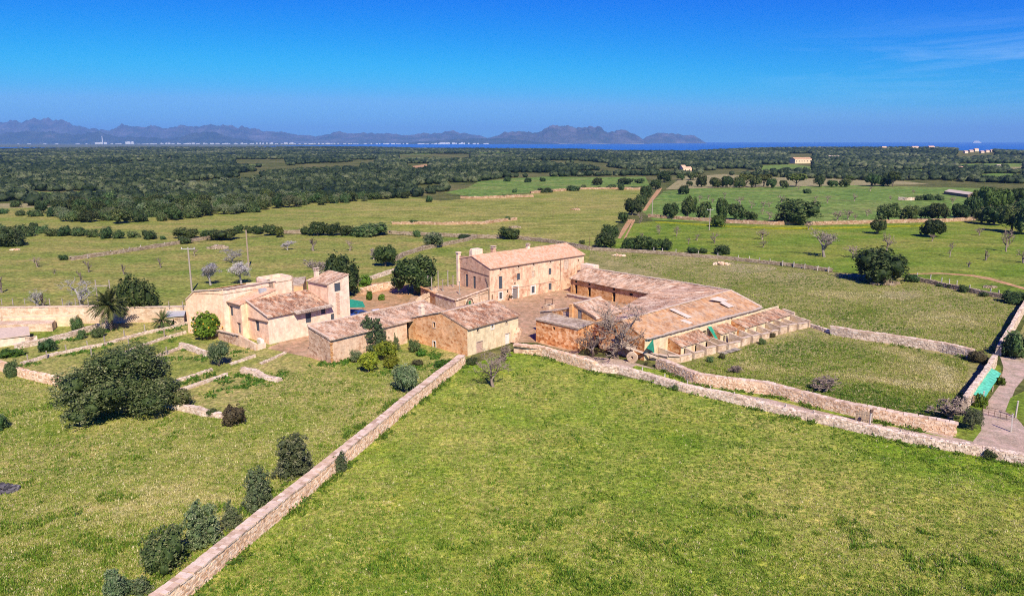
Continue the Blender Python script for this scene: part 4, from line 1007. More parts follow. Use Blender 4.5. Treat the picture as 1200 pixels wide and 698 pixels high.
Q0 = np.array([13.4, 127.6, 0]); Q1 = np.array([22.1, 117.5, 0]); Q2 = np.array([49.3, 141.1, 0]); Q3 = R2
V1 = np.array([18.7, 121.3, 0]); V2 = np.array([44.8, 146.9, 0])
h = House('barn', 'wide old barn with mossy slope to the courtyard and flat terracotta slope above the pens', 'barn', (Q1 + Q2) / 2)
qp = frame(Q1, 49.1); LP = float(np.linalg.norm(Q2 - Q1))
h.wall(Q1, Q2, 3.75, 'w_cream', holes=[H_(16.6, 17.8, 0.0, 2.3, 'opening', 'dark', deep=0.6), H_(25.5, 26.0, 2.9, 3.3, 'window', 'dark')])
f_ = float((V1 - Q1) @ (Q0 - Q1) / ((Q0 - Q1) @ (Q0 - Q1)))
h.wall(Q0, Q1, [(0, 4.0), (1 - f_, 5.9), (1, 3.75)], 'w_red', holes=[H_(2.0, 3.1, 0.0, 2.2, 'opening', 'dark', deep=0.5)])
h.wall(Q2, Q3, [(0, 3.75), (0.37, 5.9), (1, 5.3)], 'w_ochre'); h.wall(E2, Q0, 3.75, 'w_ochre')
h.roof([Q1 + [0.15, -0.2, 3.85], Q2 + [0.15, -0.2, 3.85], V2 + [0, 0, 6.05], V1 + [0, 0, 6.05]], 't_terra', amp=0.012, pu=0.5, sag=0.08, label='terracotta slope with white repair patches')
h.roof([E2 + [0, 0, 3.8], Q0 + [0, 0, 3.85], V1 + [0, 0, 6.06], V2 + [0, 0, 6.06]], 't_wide', sag=0.25, row=1.2, amp=0.09, pu=0.55)
h.roof([E2 + (Q3 - E2) * 0.02 + [0, 0, 3.9], E2 + [0, 0, 3.84], V2 + [0, 0, 6.04], Q3 + [0, 0, 5.52]], 't_wide', sag=0.02)
h.cap(V1 + [0, 0, 6.12], V2 + [0, 0, 6.12], 0.45, 0.16); h.cap(V2 + [0, 0, 6.08], Q2 + [0, 0, 3.95], 0.6, 0.16, 'trim', 'verge_cap'); h.cap(Q3 + [0, 0, 5.62], V2 + [0, 0, 6.08], 0.6, 0.16, 'trim', 'verge_cap')
h.cap(Q1 + [0.1, -0.12, 3.82], Q2 + [0.1, -0.12, 3.82], 0.7, 0.14, 't_grey', 'eave_tiles')
def on_slope(px, py):
    n_ = np.cross(Q2 - Q1, (V1 - Q1) + [0, 0, 2.2]); r0 = P(px, py) - np.array([0, 0, H]); c0 = Q1 + [0, 0, 3.85]
    t_ = ((c0 - np.array([0, 0, H])) @ n_) / (r0 @ n_); return np.array([0, 0, H]) + r0 * t_
for pa in ([(784.5, 362.5), (789, 361.8), (811, 371.5), (806, 373)], [(797, 376), (801.5, 374.5), (812, 378.5), (808, 380)], [(832, 351), (841, 348), (853, 352), (847, 354)], [(844, 355), (849, 353.5), (860, 359), (854, 360.5)]):
    h.slab([on_slope(*p) + [0, 0, 0.13] for p in pa], 0.1, 'patch', 'repair_patch')
h.finish()

# stone hut at the courtyard corner and the taller lean-to behind it
O = P(628, 400.2); qs = frame(O, 42)
h = House('stone_hut', 'red rubble hut with nearly flat grey roof at the courtyard mouth', 'hut', O)
h.wall(qs(0, 0), qs(0, -9.6), [(0, 4.3), (1, 4.2)], 'w_red', holes=[H_(3.9, 4.4, 2.9, 3.5, 'window', 'dark')])
h.wall(qs(0, -9.6), qs(4.6, -9.6), [(0, 4.2), (1, 4.5)], 'w_red'); h.wall(qs(4.6, 0), qs(0, 0), [(0, 4.5), (1, 4.3)], 'w_red'); h.wall(qs(4.6, -9.6), qs(4.6, 0), 4.5, 'w_red')
h.roof([qs(-0.2, 0.1, 4.3), qs(-0.2, -9.8, 4.2), qs(4.7, -9.8, 4.55), qs(4.7, 0.1, 4.6)], 't_grey', amp=0.03)
h.cap(qs(0, 0, 4.42), qs(0, -9.6, 4.32), 0.4, 0.14, 'trim', 'coping')
h.finish()
h = House('lean_to', 'ochre lean-to with a dark door and steep tiled slope behind the red rubble hut', 'lean-to', qs(7, -7))
h.wall(qs(4.75, -5.0), qs(4.75, -10.0), [(0, 6.9), (1, 5.1)], 'w_ochre', holes=[H_(0.75, 1.75, 4.3, 6.15, 'door', 'shut_grey')])
h.wall(qs(13, -5.0), qs(4.75, -5.0), 6.9, 'w_ochre'); h.wall(qs(4.75, -10), qs(13, -10), 5.1, 'w_ochre')
h.roof([qs(4.6, -10.2, 5.15), qs(13, -10.2, 5.15), qs(13, -4.9, 7.0), qs(4.6, -4.9, 7.0)], 't_range')
h.cap(qs(4.7, -5.0, 7.08), qs(13, -5.0, 7.08), 0.45, 0.2); h.cap(qs(4.7, -10, 5.25), qs(4.7, -5, 7.05), 0.3, 0.12, 'gutter', 'verge_cap')
m = MB(); m.box(qs(4.6, -4.6, 3.4), (0.7, 0.7, 7.2), 0.84); h.put('pillar', m, MT['w_ochre'])
h.finish()
h = House('courtyard_wall', 'plastered ochre courtyard wall with a tile-topped wing beside the lean-to pillar', 'wall', qs(4, -1))
h.wall(qs(5.0, 0.3), qs(5.0, -4.2), [(0, 4.7), (1, 6.1)], 'w_ochre', thick=0.4, holes=[H_(2.4, 3.9, 3.7, 5.3, 'window', 'pink_wood')])
h.wall(qs(5.0, 3.2), qs(5.0, 0.3), [(0, 4.2), (1, 4.7)], 'w_limestone', thick=0.4)
h.cap(qs(5.1, 3.2, 4.3), qs(5.1, -4.2, 6.15), 0.6, 0.14, 't_grey', 'coping'); h.finish()
h = House('courtyard_wall', 'low broken wall crossing the pale courtyard before the farmhouse', 'wall', P(690, 355))
c0 = P(664, 349); c1 = P(703, 358); h.wall(c0, c1, [(0, 1.0), (0.3, 0.7), (1, 1.3)], 'w_limestone', thick=0.5); h.cap(c0 + [0, 0, 1.0], c1 + [0, 0, 1.2], 0.5, 0.15, 'trim', 'coping'); h.finish()

# ------------------------------------------------------------------ animal pens along the barn
h = House('animal_pens', 'row of roofless limestone pens with mossy lean-to roofs along the barn wall', 'pens', qp(20, -4))
def lean(a0, a1, zt_, b1, zb_, mat='t_old', bk=-0.05):
    h.roof([qp(a0, b1, zb_), qp(a1, b1, zb_), qp(a1, bk, zt_), qp(a0, bk, zt_)], mat, name='lean_to_roof', thick=0.12)
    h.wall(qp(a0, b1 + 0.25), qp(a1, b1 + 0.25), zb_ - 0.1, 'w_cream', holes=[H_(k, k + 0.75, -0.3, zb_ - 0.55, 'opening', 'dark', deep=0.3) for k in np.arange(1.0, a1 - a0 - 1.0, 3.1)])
    h.wall(qp(a0, bk), qp(a0, b1 + 0.25), [(0, zt_ - 0.1), (1, zb_ - 0.1)], 'w_red', thick=-0.0 or None)
    h.wall(qp(a1, b1 + 0.25), qp(a1, bk), [(0, zb_ - 0.1), (1, zt_ - 0.1)], 'w_cream')
lean(6.3, 15.0, 2.9, -3.0, 1.9); lean(18.6, 24.0, 2.7, -2.6, 1.9); lean(25.6, 42.0, 2.9, -3.2, 2.0)
fx = [0, 7, 12, 20, 35, 41, 43]; fy = [-4.4, -5.0, -5.2, -5.9, -6.2, -6.9, -7.1]
fb = lambda a: float(np.interp(a, fx, fy))
cuts = [3.6, 7.1, 10.4, 13.6, 16.4, 20.2, 23.6, 26.6, 29.8, 32.8, 35.8, 38.8, 42.2]
for i, a in enumerate(cuts):
    b_in = -3.0 if (6.3 <= a <= 15 or a > 18.6) else -0.1
    hh = 1.25 + R.uniform(-0.15, 0.25)
    h.wall(qp(a, b_in), qp(a, fb(a)), [(0, hh + 0.5), (1, hh)], 'w_limestone', thick=0.35)
    if i < len(cuts) - 1:
        a2 = cuts[i + 1]; g = R.uniform(0.6, 1.0)
        h.wall(qp(a, fb(a)), qp(a2 - g, fb(a2)), [(0, hh), (0.5, hh + R.uniform(-0.25, 0.15)), (1, hh - 0.1)], 'w_limestone', thick=0.35)
        m = MB(); m.beam(qp(a + 0.1, fb(a) + 0.17, hh + 0.03), qp(a2 - g, fb(a2) + 0.17, hh - 0.07), 0.5, 0.12); h.put('coping', m, MT['trim'])
h.wall(qp(43.2, -0.5), qp(43.2, -3.2), [(0, 2.6), (1, 2.2)], 'w_limestone', thick=0.4)
h.wall(qp(36.0, 0.35), qp(43.4, 0.35), [(0, 3.0), (1, 2.9)], 'w_cream', thick=0.35)
# curved low wall at the near end
pts = [qp(1.2, -0.2), qp(1.4, -2.0), qp(2.0, -3.4), qp(3.6, -4.6)]
for a, b in zip(pts[:-1], pts[1:]): h.wall(a, b, [(0, 1.5), (1, 1.15)], 'w_limestone', thick=0.4)
m = MB()
for a, b in zip(pts[:-1], pts[1:]): m.beam(a + [0, 0, 1.35], b + [0, 0, 1.2], 0.55, 0.16)
h.put('coping', m, MT['trim'])
h.finish()

# little hut with porch near the bare tree
O = P(743, 424.5); qh = frame(O, 49)
h = House('small_hut', 'tiny whitewashed hut with grey tile roof beside the millstone', 'hut', O)
h.wall(qh(1.6, 1.6), qh(4.2, 1.6), 2.0, 'w_peachpale', holes=[H_(1.6, 2.3, -0.2, 1.6, 'opening', 'dark')]); h.wall(qh(1.6, 5.0), qh(1.6, 1.6), [(0, 2.8), (1, 2.0)], 'w_rubble'); h.wall(qh(4.2, 1.6), qh(4.2, 5.0), [(0, 2.0), (1, 2.8)], 'w_peachpale')
h.roof([qh(0.0, 1.2, 2.0), qh(4.5, 1.2, 2.0), qh(4.5, 5.2, 2.9), qh(0.0, 5.2, 2.9)], 't_grey')
m = MB(); m.beam(qh(0.2, 1.0, 2.2), qh(3.2, -2.3, 0.7), 0.35, 0.3); h.put('sloping_wall', m, MT['trim'])
h.finish()
# millstone leaning by the hut
m = MB(); n = 28; vs_ = []; fs = []
ro, ri, th = 0.95, 0.24, 0.36
for k in range(n):
    a = 2 * math.pi * k / n
    for r_, y_ in ((ro, -th / 2), (ro, th / 2), (ri, th / 2), (ri, -th / 2)): vs_.append((r_ * math.cos(a), y_, r_ * math.sin(a) + ro))
for k in range(n):
    b = k * 4; c = ((k + 1) % n) * 4
    for i in range(4): fs.append((b + i, c + i, c + (i + 1) % 4, b + (i + 1) % 4))
m.add(vs_, fs); o = m.build('millstone', MT['w_limestone']); o.location = P(741, 424.5); o.rotation_euler = (0.12, 0, -0.5); tag(o, 'round limestone millstone standing on edge beside the tiny hut', 'millstone')
# green shade cloths
def cloth(name, c, label, sagk=0.35, n=10, mat='cloth'):
    m = MB(); c = [np.array(p, float) for p in c]; V = []; F = []
    for i in range(n + 1):
        for j in range(n + 1):
            x, y = i / n, j / n
            p = (c[0] * (1 - x) + c[1] * x) * (1 - y) + (c[3] * (1 - x) + c[2] * x) * y
            V.append(p + np.array([0, 0, -sagk * math.sin(math.pi * x) * math.sin(math.pi * y) + 0.06 * mnoise.noise((p[0] * 2, p[1] * 2, p[2] * 2))]))
    for i in range(n):
        for j in range(n):
            a = i * (n + 1) + j; F.append((a, a + 1, a + n + 2, a + n + 1))
    m.add(V, F); m.add([p - np.array([0, 0, 0.02]) for p in V], [f[::-1] for f in F])
    o = m.build(name, MT[mat], None, True); tag(o, label, 'shade cloth'); return o
cloth('shade_cloth', [qp(-1.5, -1.6, 2.9), qp(2.0, -0.15, 3.5), qp(1.6, -1.0, 0.6), qp(1.2, -0.9, 1.6)], 'torn green shade cloth hanging from the near corner of the wide barn', 0.0)
cloth('shade_cloth', [qp(17.6, -0.2, 3.0), qp(18.3, -0.6, 3.0), qp(18.3, -2.4, 0.5), qp(17.6, -2.6, 0.5)], 'narrow green cloth strip hanging over a pen opening in the barn wall', 0.0)
# pallets stacked before the pens
h = House('pallet_stack', 'bleached wooden pallets laid in front of the limestone pens', 'pallets', qp(15.2, -6.6))
for k in range(3):
    m = MB(); c = qp(13.8 + k * 1.4, -6.3 - 0.3 * k, 0.2 + 0.12 * k)
    for j in range(7): m.beam(c + qp(0, -0.6 + j * 0.2) - qp(0, 0) - qp(0.7, 0) + qp(0, 0), c + qp(0.7, -0.6 + j * 0.2) - qp(0, 0), 0.12, 0.03, R.random())
    for j in (-1, 0, 1): m.beam(c + qp(j * 0.6, -0.65) - qp(0, 0) - [0, 0, 0.07], c + qp(j * 0.6, 0.65) - qp(0, 0) - [0, 0, 0.07], 0.1, 0.1, R.random())
    h.put('pallet', m, MT['concrete'])

# ------------------------------------------------------------------ cistern wall, basins and sheds on the left
h = House('cistern', 'long plastered cistern with stepped basins below the tall retaining wall', 'cistern', P(25, 385))
def solid(h, corners, z0, z1, mat, name):
    m = MB(); n = len(corners); m.add([(c[0], c[1], z0) for c in corners] + [(c[0], c[1], z1) for c in corners], [tuple(range(n))[::-1], tuple(range(n, 2 * n))] + [(i, (i + 1) % n, (i + 1) % n + n, i + n) for i in range(n)])
    return h.put(name, m, MT[mat])
solid(h, [P(-40, 391), P(62, 388), P(66, 383.5), P(-40, 385)], -0.3, 1.55, 'w_limestone', 'basin')
solid(h, [P(5, 384.8), P(90, 382), P(96, 377.5), P(5, 379)], -0.3, 2.05, 'w_cream', 'basin')
h.finish()
h = House('retaining_wall', 'tall pale retaining wall running left from the palm to the photo edge', 'wall', P(50, 380))
r0 = P(-90, 383); r1 = P(118, 379); r2 = P(222, 376.5)
h.wall(r0, r1, [(0, 3.7), (0.96, 3.7), (1, 3.5)], 'w_limestone', thick=0.7); h.wall(r1, r2, 3.1, 'w_limestone', thick=0.7)
h.cap(r0 + [0.0, 0.3, 3.75], r1 + [0, 0.3, 3.55], 0.8, 0.16, 'trim', 'coping'); h.cap(r1 + [0, 0.3, 3.15], r2 + [0, 0.3, 3.15], 0.8, 0.16, 'trim', 'coping'); h.finish()
h = House('shed', 'low white shed with two dark openings near the left photo edge', 'shed', P(15, 402))
s0 = P(-22, 410); s1 = P(36, 401.5); s2 = P(33, 394); s3 = P(-22, 398)
h.wall(s0, s1, 1.5, 'w_peachpale', holes=[H_(6.6, 7.2, 0.2, 1.1, 'opening', 'dark'), H_(7.9, 8.5, 0.2, 1.1, 'opening', 'dark')]); h.wall(s1, s2, 1.5, 'w_peachpale'); h.wall(s3, s0, 1.5, 'w_peachpale'); h.wall(s2, s3, 1.8, 'w_peachpale')
h.slab([s0 + [-0.2, -0.2, 1.62], s1 + [0.2, -0.2, 1.62], s2 + [0.2, 0.2, 1.95], s3 + [-0.2, 0.2, 1.95]], 0.14, 'trim', 'roof'); h.finish()
h = House('shed', 'open-fronted shed with pale sheet roof between small palm and peach house', 'shed', P(210, 378))
s0 = P(197, 382.5); s1 = P(216, 380.5); s2 = P(218, 374); s3 = P(200, 374.5)
h.wall(s0, s1, 1.9, 'w_limestone', holes=[H_(1.2, 3.0, 0.0, 1.5, 'opening', 'dark', deep=0.8)]); h.wall(s1, s2, 1.9, 'w_limestone'); h.wall(s3, s0, 1.9, 'w_limestone')
h.slab([s0 + [-0.3, -0.3, 2.0], s1 + [0.3, -0.3, 2.0], s2 + [0.3, 0.2, 2.5], s3 + [-0.3, 0.2, 2.5]], 0.1, 'steel', 'roof'); h.finish()
h = House('shed', 'long low grey shed in the farther field beside the right-hand wood', 'shed', P(1122, 228))
s0 = P(1106, 227.5); s1 = P(1134, 231.5); s2 = P(1140, 229.5); s3 = P(1112, 225.6)
for a, b in ((s0, s1), (s1, s2), (s2, s3), (s3, s0)): h.wall(a, b, 1.9, 'gutter')
h.slab([s0 + [0, 0, 1.95], s1 + [0, 0, 1.95], s2 + [0, 0, 2.35], s3 + [0, 0, 2.35]], 0.15, 't_grey', 'roof'); h.finish()

# tarpaulin lean-to by the lane
h = House('field_shelter', 'low stone shelter roofed with bright green sheeting beside the lane', 'shelter', P(1160, 455))
c = [P(1140.5, 462, 1.2), P(1153.5, 466.5, 1.0), P(1173, 437, 1.0), P(1161.5, 431, 1.3)]
m = MB(); n = 14; V = []; F = []
for i in range(n + 1):
    for j in range(n + 1):
        x, y = i / n, j / n; p = (c[0] * (1 - x) + c[1] * x) * (1 - y) + (c[3] * (1 - x) + c[2] * x) * y
        V.append(p + [0, 0, -0.08 * math.sin(math.pi * y * 4) ** 2 + 0.1 * mnoise.noise((p[0], p[1], 0))])
for i in range(n):
    for j in range(n): a = i * (n + 1) + j; F.append((a, a + 1, a + n + 2, a + n + 1))
m.add(V, F); m.add([p - np.array([0, 0, 0.05]) for p in V], [f[::-1] for f in F])
h.put('roof_sheet', m, m_plain('green_roof_sheet', (0.10, 0.46, 0.30), 0.75, 0.45, 1.6))
b_ = [p * [1, 1, 0] for p in c]
h.wall(b_[0], b_[1], [(0, 1.1), (1, 0.9)], 'w_rubble', thick=0.35); h.wall(b_[3], b_[0], 1.1, 'w_rubble')
for p in (b_[1], b_[2], (b_[1] + b_[2]) / 2):
    m = MB(); m.beam(p + [0, 0, 0], p + [0, 0, 0.95], 0.16); h.put('post', m, MT['pole'])
h.finish()

# cars under the canopy in the yard
def car(pos, rz, mat, label, group=None):
    root = thing('parked_car', label, 'car', pos, rz, group)
    prof = [(-2.0, 0.35), (-2.05, 0.75), (-1.95, 0.95), (-1.2, 1.02), (-0.7, 1.45), (0.75, 1.5), (1.55, 1.05), (2.0, 0.95), (2.05, 0.55), (2.0, 0.35)]
    m = MB(); n = len(prof); V = []
    for y, k in ((-0.82, 1), (-0.72, 1.0), (0.72, 1.0), (0.82, 1)):
        for x, z in prof:
            ins = 0.12 if (z > 1.1 and abs(y) > 0.8) else 0
            V.append((x, y - math.copysign(ins, y), z if abs(y) < 0.8 else z - 0.03))
    F = []
    for s in range(3):
        for i in range(n): F.append((s * n + i, s * n + (i + 1) % n, (s + 1) * n + (i + 1) % n, (s + 1) * n + i))
    F += [tuple(range(n))[::-1], tuple(3 * n + i for i in range(n))]
    m.add(V, F); m.build('body', MT[mat], root)
    for a, b, c_, d_ in (((-1.15, 1.06), (-0.72, 1.42), -0.66, 0.66), ((1.5, 1.1), (0.8, 1.46), -0.66, 0.66)):
        m = MB(); off = -0.015 if a[0] < 0 else 0.015
        m.add([(a[0] + off, c_, a[1] + .01), (a[0] + off, d_, a[1] + .01), (b[0] + off, d_ - 0.06, b[1] + .01), (b[0] + off, c_ + 0.06, b[1] + .01)], [(0, 1, 2, 3)]); m.build('windscreen', MT['glass'], root)
    for s in (-1, 1):
        m = MB(); m.add([(-0.95, s * 0.80, 1.06), (1.2, s * 0.80, 1.08), (0.7, s * 0.725, 1.42), (-0.65, s * 0.725, 1.4)], [(0, 1, 2, 3)]); m.build('side_window', MT['glass'], root)
        for x in (-1.3, 1.3):
            m = MB(); m.tube([(x, s * 0.66, 0.32), (x, s * 0.86, 0.32)], 0.32, 16); w = m.build('wheel', MT['rubber'], root)
            m = MB(); m.tube([(x, s * 0.84, 0.32), (x, s * 0.875, 0.32)], 0.19, 12); m.build('rim', MT['steel'], w)
    return root
car(P(422, 372, 0.02), 0.75, 'car_blue', 'blue car parked under the green canopy beside the tower')
car(P(441, 371, 0.02), 0.35, 'car_white', 'white car parked behind the long low barn, partly hidden by its roof')
h = House('canopy', 'green cloth canopy on poles over the blue car by the tower', 'canopy', P(418, 372))
k0 = [P(408, 360, 2.2), P(428, 359.5, 2.2), P(425, 353, 2.5), P(409, 350, 2.9)]
m = MB(); m.add(k0 + [p - np.array([0, 0, 0.05]) for p in k0], [(0, 1, 2, 3), (7, 6, 5, 4), (0, 4, 5, 1), (1, 5, 6, 2), (2, 6, 7, 3), (3, 7, 4, 0)]); h.put('canvas', m, MT['cloth'])
for p in k0:
    m = MB(); m.beam((p[0], p[1], 0), p - [0, 0, 0.03], 0.1); h.put('pole', m, MT['pole'])
# small things in the courtyard
h = House('well', 'low square stone well with dark mouth in the pale courtyard', 'well', P(643, 362))
p = P(643, 362)
m = MB()
for a in (0, 1, 2, 3):
    an = 0.8 + a * math.pi / 2; m.box((p[0] + 0.75 * math.cos(an), p[1] + 0.75 * math.sin(an), 0.5), (0.35, 1.85, 1.0), an, R.random(), 0.08)
h.put('kerb', m, MT['w_limestone'])
m = MB(); m.box((p[0], p[1], 0.45), (1.2, 1.2, 0.8), 0.8); h.put('mouth', m, MT['dark'])
m = MB()
for k in (-1, 1): m.beam((p[0] + k * 0.8, p[1], 0.9), (p[0] + k * 0.8, p[1], 2.2), 0.16)
m.beam((p[0] - 0.95, p[1], 2.2), (p[0] + 0.95, p[1], 2.2), 0.14); h.put('frame', m, MT['iron'])
q = frame(P(574, 355.5), 48)
root = thing('potted_plant', 'brownish potted shrub beside the white-framed farmhouse door', 'plant', q(5.6, -0.8))
m = MB(); m.tube([(0, 0, 0), (0, 0, 0.55)], [0.3, 0.42], 12); m.build('pot', MT['t_orange'], root)
m = MB()
for k in range(90):
    c = Vector((R.gauss(0, .3), R.gauss(0, .3), 0.9 + R.gauss(0, .25))); a = Vector((R.gauss(0, 1), R.gauss(0, 1), R.gauss(0, 1))).normalized() * 0.14; b = a.orthogonal()
    m.add([c - a, c - b * 0.6, c + a, c + b * 0.6], [(0, 1, 2, 3)], R.random())
m.build('foliage', MT['red_shrub'], root)

# ------------------------------------------------------------------ dry stone walls, kerbs, posts, poles
def path_pts(px, off=0.0):
    """ground polyline through photo places, shifted sideways (to the left of its direction) by off metres"""
    p = [P(a, b)[:2] for a, b in px]
    out = []
    for i in range(len(p)):
        d = p[min(i + 1, len(p) - 1)] - p[max(i - 1, 0)]; d /= np.linalg.norm(d)
        out.append(p[i] + np.array([-d[1], d[0]]) * off)
    return out

def dry_wall(name, label, cat, px, h, wt, wb, mat, off=0.0, stone=0.3, capmat=None, group=None, ends=(1, 1), cap_over=0.0, rough=0.12, dens=1.0):
    pts = path_pts(px, off)
    base = pts[len(pts) // 2]
    root = thing(name, label, cat, (base[0], base[1], 0), 0, group)
    pts = [p - base for p in pts]
    # even samples
    L_ = [0]; 
    for a, b in zip(pts[:-1], pts[1:]): L_.append(L_[-1] + float(np.linalg.norm(b - a)))
    n = max(2, int(L_[-1] / 0.8))
    S = []
    for i in range(n + 1):
        s = L_[-1] * i / n
        S.append(np.array([np.interp(s, L_, [p[0] for p in pts]), np.interp(s, L_, [p[1] for p in pts])]))
    def N(i):
        d = S[min(i + 1, n)] - S[max(i - 1, 0)]; d = d / np.linalg.norm(d); return d, np.array([-d[1], d[0]])
    hh = []
    for i in range(n + 1):
        e = 1.0
        if i == 0: e = ends[0]
        if i == n: e = ends[1]
        hh.append(h * e * (1 + rough * mnoise.noise((S[i][0] * 0.25 + base[0], S[i][1] * 0.25 + base[1], 1.7)) + rough * 0.5 * mnoise.noise((S[i][0] * 0.9, S[i][1] * 0.9, 5.7))))
    m = MB(); V = []; F = []
    for i in range(n + 1):
        d, nn = N(i)
        for o_, z in ((-wb / 2, -0.1), (-wt / 2, hh[i]), (wt / 2, hh[i]), (wb / 2, -0.1)):
            q_ = S[i] + nn * o_; V.append((q_[0], q_[1], z))
    for i in range(n):
        for k in range(3): F.append((i * 4 + k, i * 4 + k + 1, (i + 1) * 4 + k + 1, (i + 1) * 4 + k))
    F += [(0, 1, 2, 3)[::-1], tuple(n * 4 + k for k in range(4))]
    m.add(V, F, 0.25)
    top = MB() if capmat else m
    for side in (-1, 1):
        z = 0.0
        while z < h * 0.97:
            rh = stone * R.uniform(0.55, 0.85)
            s = R.uniform(0, stone)
            while s < L_[-1]:
                ln = stone * R.uniform(0.7, 1.6) / dens
                i = min(n - 1, int(s / L_[-1] * n)); d, nn = N(i)
                f = s / L_[-1] * n - i; c = S[i] * (1 - f) + S[i + 1] * f
                hz = hh[i] * (1 - f) + hh[i + 1] * f
                k = (z + rh / 2) / max(hz, 0.1)
                if k < 1.0:
                    w = wb / 2 * (1 - k) + wt / 2 * k
                    c = c + nn * side * (w - 0.03 + R.uniform(-0.02, 0.03) * stone / 0.3)
                    m.box((c[0], c[1], z + rh / 2), (ln * 0.95, 0.16, rh * 0.95), math.atan2(d[1], d[0]) + R.uniform(-0.08, 0.08), R.random(), 0.22, tilt=R.uniform(-0.06, 0.06))
                s += ln
            z += rh
    # top course
    s = 0.0
    while s < L_[-1]:
        ln = (stone * 1.9 if capmat else stone * 1.2) * R.uniform(0.7, 1.3)
        i = min(n - 1, int(s / L_[-1] * n)); d, nn = N(i); f = s / L_[-1] * n - i
        c = S[i] * (1 - f) + S[i + 1] * f; hz = hh[i] * (1 - f) + hh[i + 1] * f
        a = math.atan2(d[1], d[0])
        nr = 2 if capmat else max(2, int(wt / (stone * 0.9)))
        for r in range(nr):
            w_ = (wt + 2 * cap_over) / nr; o_ = -(wt / 2 + cap_over) + (r + 0.5) * w_
            cc = c + nn * o_ + d * R.uniform(0, 0.15)
            hgt = 0.17 if capmat else stone * R.uniform(0.2, 0.5)
            top.box((cc[0], cc[1], hz + hgt * 0.35), (ln * 1.03, w_ * R.uniform(0.92, 1.08), hgt), a + R.uniform(-0.05, 0.05) * (1 if capmat else 3), R.random(), 0.1 if capmat else 0.25, tilt=R.uniform(-0.04, 0.04))
        s += ln
    m.build('stonework', MT[mat], root)
    if capmat: top.build('coping', MT[capmat], root)
    return root

dry_wall('dry_stone_wall', 'straight dry stone wall with grey coping running from the orange-gabled barn down to the lower left', 'wall',
         [(60, 822), (222, 700), (316, 619), (358, 585), (410, 541), (480, 481), (546, 427)], 1.55, 0.9, 1.3, 'stone_warm', off=0.65, stone=0.26, capmat='stone_cap', cap_over=0.13, rough=0.05)
dry_wall('dry_stone_wall', 'higher pinkish rubble wall bordering the lawn below the red rubble hut', 'wall',
         [(603, 413), (632.5, 417), (671, 428), (694, 435)], 1.5, 0.9, 1.1, 'stone_warm', off=0.55, stone=0.3, rough=0.08)
dry_wall('dry_stone_wall', 'long low grey rubble wall along the far edge of the lawn, topped with thin white posts', 'wall',
         [(694, 435.5), (723, 437.5), (756, 446), (795, 458), (860, 473), (950, 494), (1015, 509), (1080, 523), (1145, 534), (1200, 546), (1290, 564)], 0.95, 1.0, 1.5, 'stone_grey', off=0.75, stone=0.27, rough=0.22)
dry_wall('dry_stone_wall', 'thick plastered rubble wall with rounded end between the dirt lane and the pasture', 'wall',
         [(768, 431), (815, 450), (900, 462), (1000, 488), (1060, 500), (1119, 511)], 1.5, 1.0, 1.2, 'stone_warm', off=0.6, stone=0.26, capmat='stone_cap', ends=(0.8, 0.95), rough=0.07)
dry_wall('dry_stone_wall', 'low pale wall crossing the pasture from the end of the animal pens', 'wall',
         [(890, 368), (930, 377.5), (973, 391)], 0.55, 0.6, 0.8, 'stone_pale', off=0.4, stone=0.35)
dry_wall('dry_stone_wall', 'tall pale rubble wall dividing the pasture, ending at the dark shrub by the lane', 'wall',
         [(973, 392), (1000, 397), (1060, 405.5), (1100, 412), (1138, 420.5)], 1.55, 0.9, 1.1, 'stone_pale', off=0.55, stone=0.36, capmat='stone_cap', rough=0.08)
dry_wall('dry_stone_wall', 'slanting grey wall behind the green-roofed shelter with deep shadow on its left', 'wall',
         [(1126, 478), (1140, 458), (1153, 440), (1161, 427)], 1.7, 0.6, 0.8, 'stone_pale', off=-0.4, stone=0.36)
dry_wall('dry_stone_wall', 'slanting grey wall climbing along the right edge of the pasture to the photo edge', 'wall',
         [(1166, 416), (1180, 393), (1195, 366), (1212, 340)], 1.7, 0.6, 0.8, 'stone_grey', off=-0.4, stone=0.4)
dry_wall('dry_stone_wall', 'long thin pale wall with posts between the pasture and the green field of bare trees', 'wall',
         [(668, 290.5), (690, 293), (770, 297.5), (850, 304), (920, 311.5), (974, 318.5)], 0.80, 0.7, 0.9, 'stone_far', off=0.4, stone=0.5, dens=1)
dry_wall('dry_stone_wall', 'grey tumbled wall running right from the round oak to the dark bush', 'wall',
         [(1062, 327), (1090, 332.5), (1120, 339.5), (1150, 345.5), (1178, 350.5)], 0.88, 0.8, 1.1, 'stone_far', off=0.4, stone=0.5, rough=0.3)
dry_wall('dry_stone_wall', 'orange-tinted wall under the row of oaks at the back of the green field', 'wall',
         [(760, 254.5), (800, 257.5), (850, 261), (905, 263.5), (960, 263.5), (1020, 262), (1110, 260), (1142, 258)], 1.28, 0.8, 0.9, 'stone_ofar', stone=0.8, rough=0.15)
dry_wall('dry_stone_wall', 'pale field wall running straight behind the big farmhouse', 'wall',
         [(455, 274), (500, 276), (558, 278.5), (600, 279.5), (630, 282.5), (655, 286), (692, 293)], 1.04, 0.8, 0.9, 'stone_far', stone=0.6, rough=0.15)
dry_wall('dry_stone_wall', 'curving pale field wall climbing from the oaks to the straight wall behind the farmhouse', 'wall',
         [(462, 306), (474, 299.5), (495, 293), (520, 288), (545, 283), (558, 279)], 1.04, 0.8, 0.9, 'stone_far', stone=0.55, rough=0.15)
dry_wall('dry_stone_wall', 'isolated broken wall lying in the wide tan meadow', 'wall',
         [(460, 263), (490, 263), (520, 263.5), (567, 262.5), (585, 260), (605, 258)], 0.96, 1.0, 1.4, 'stone_ofar', stone=0.8, rough=0.25)
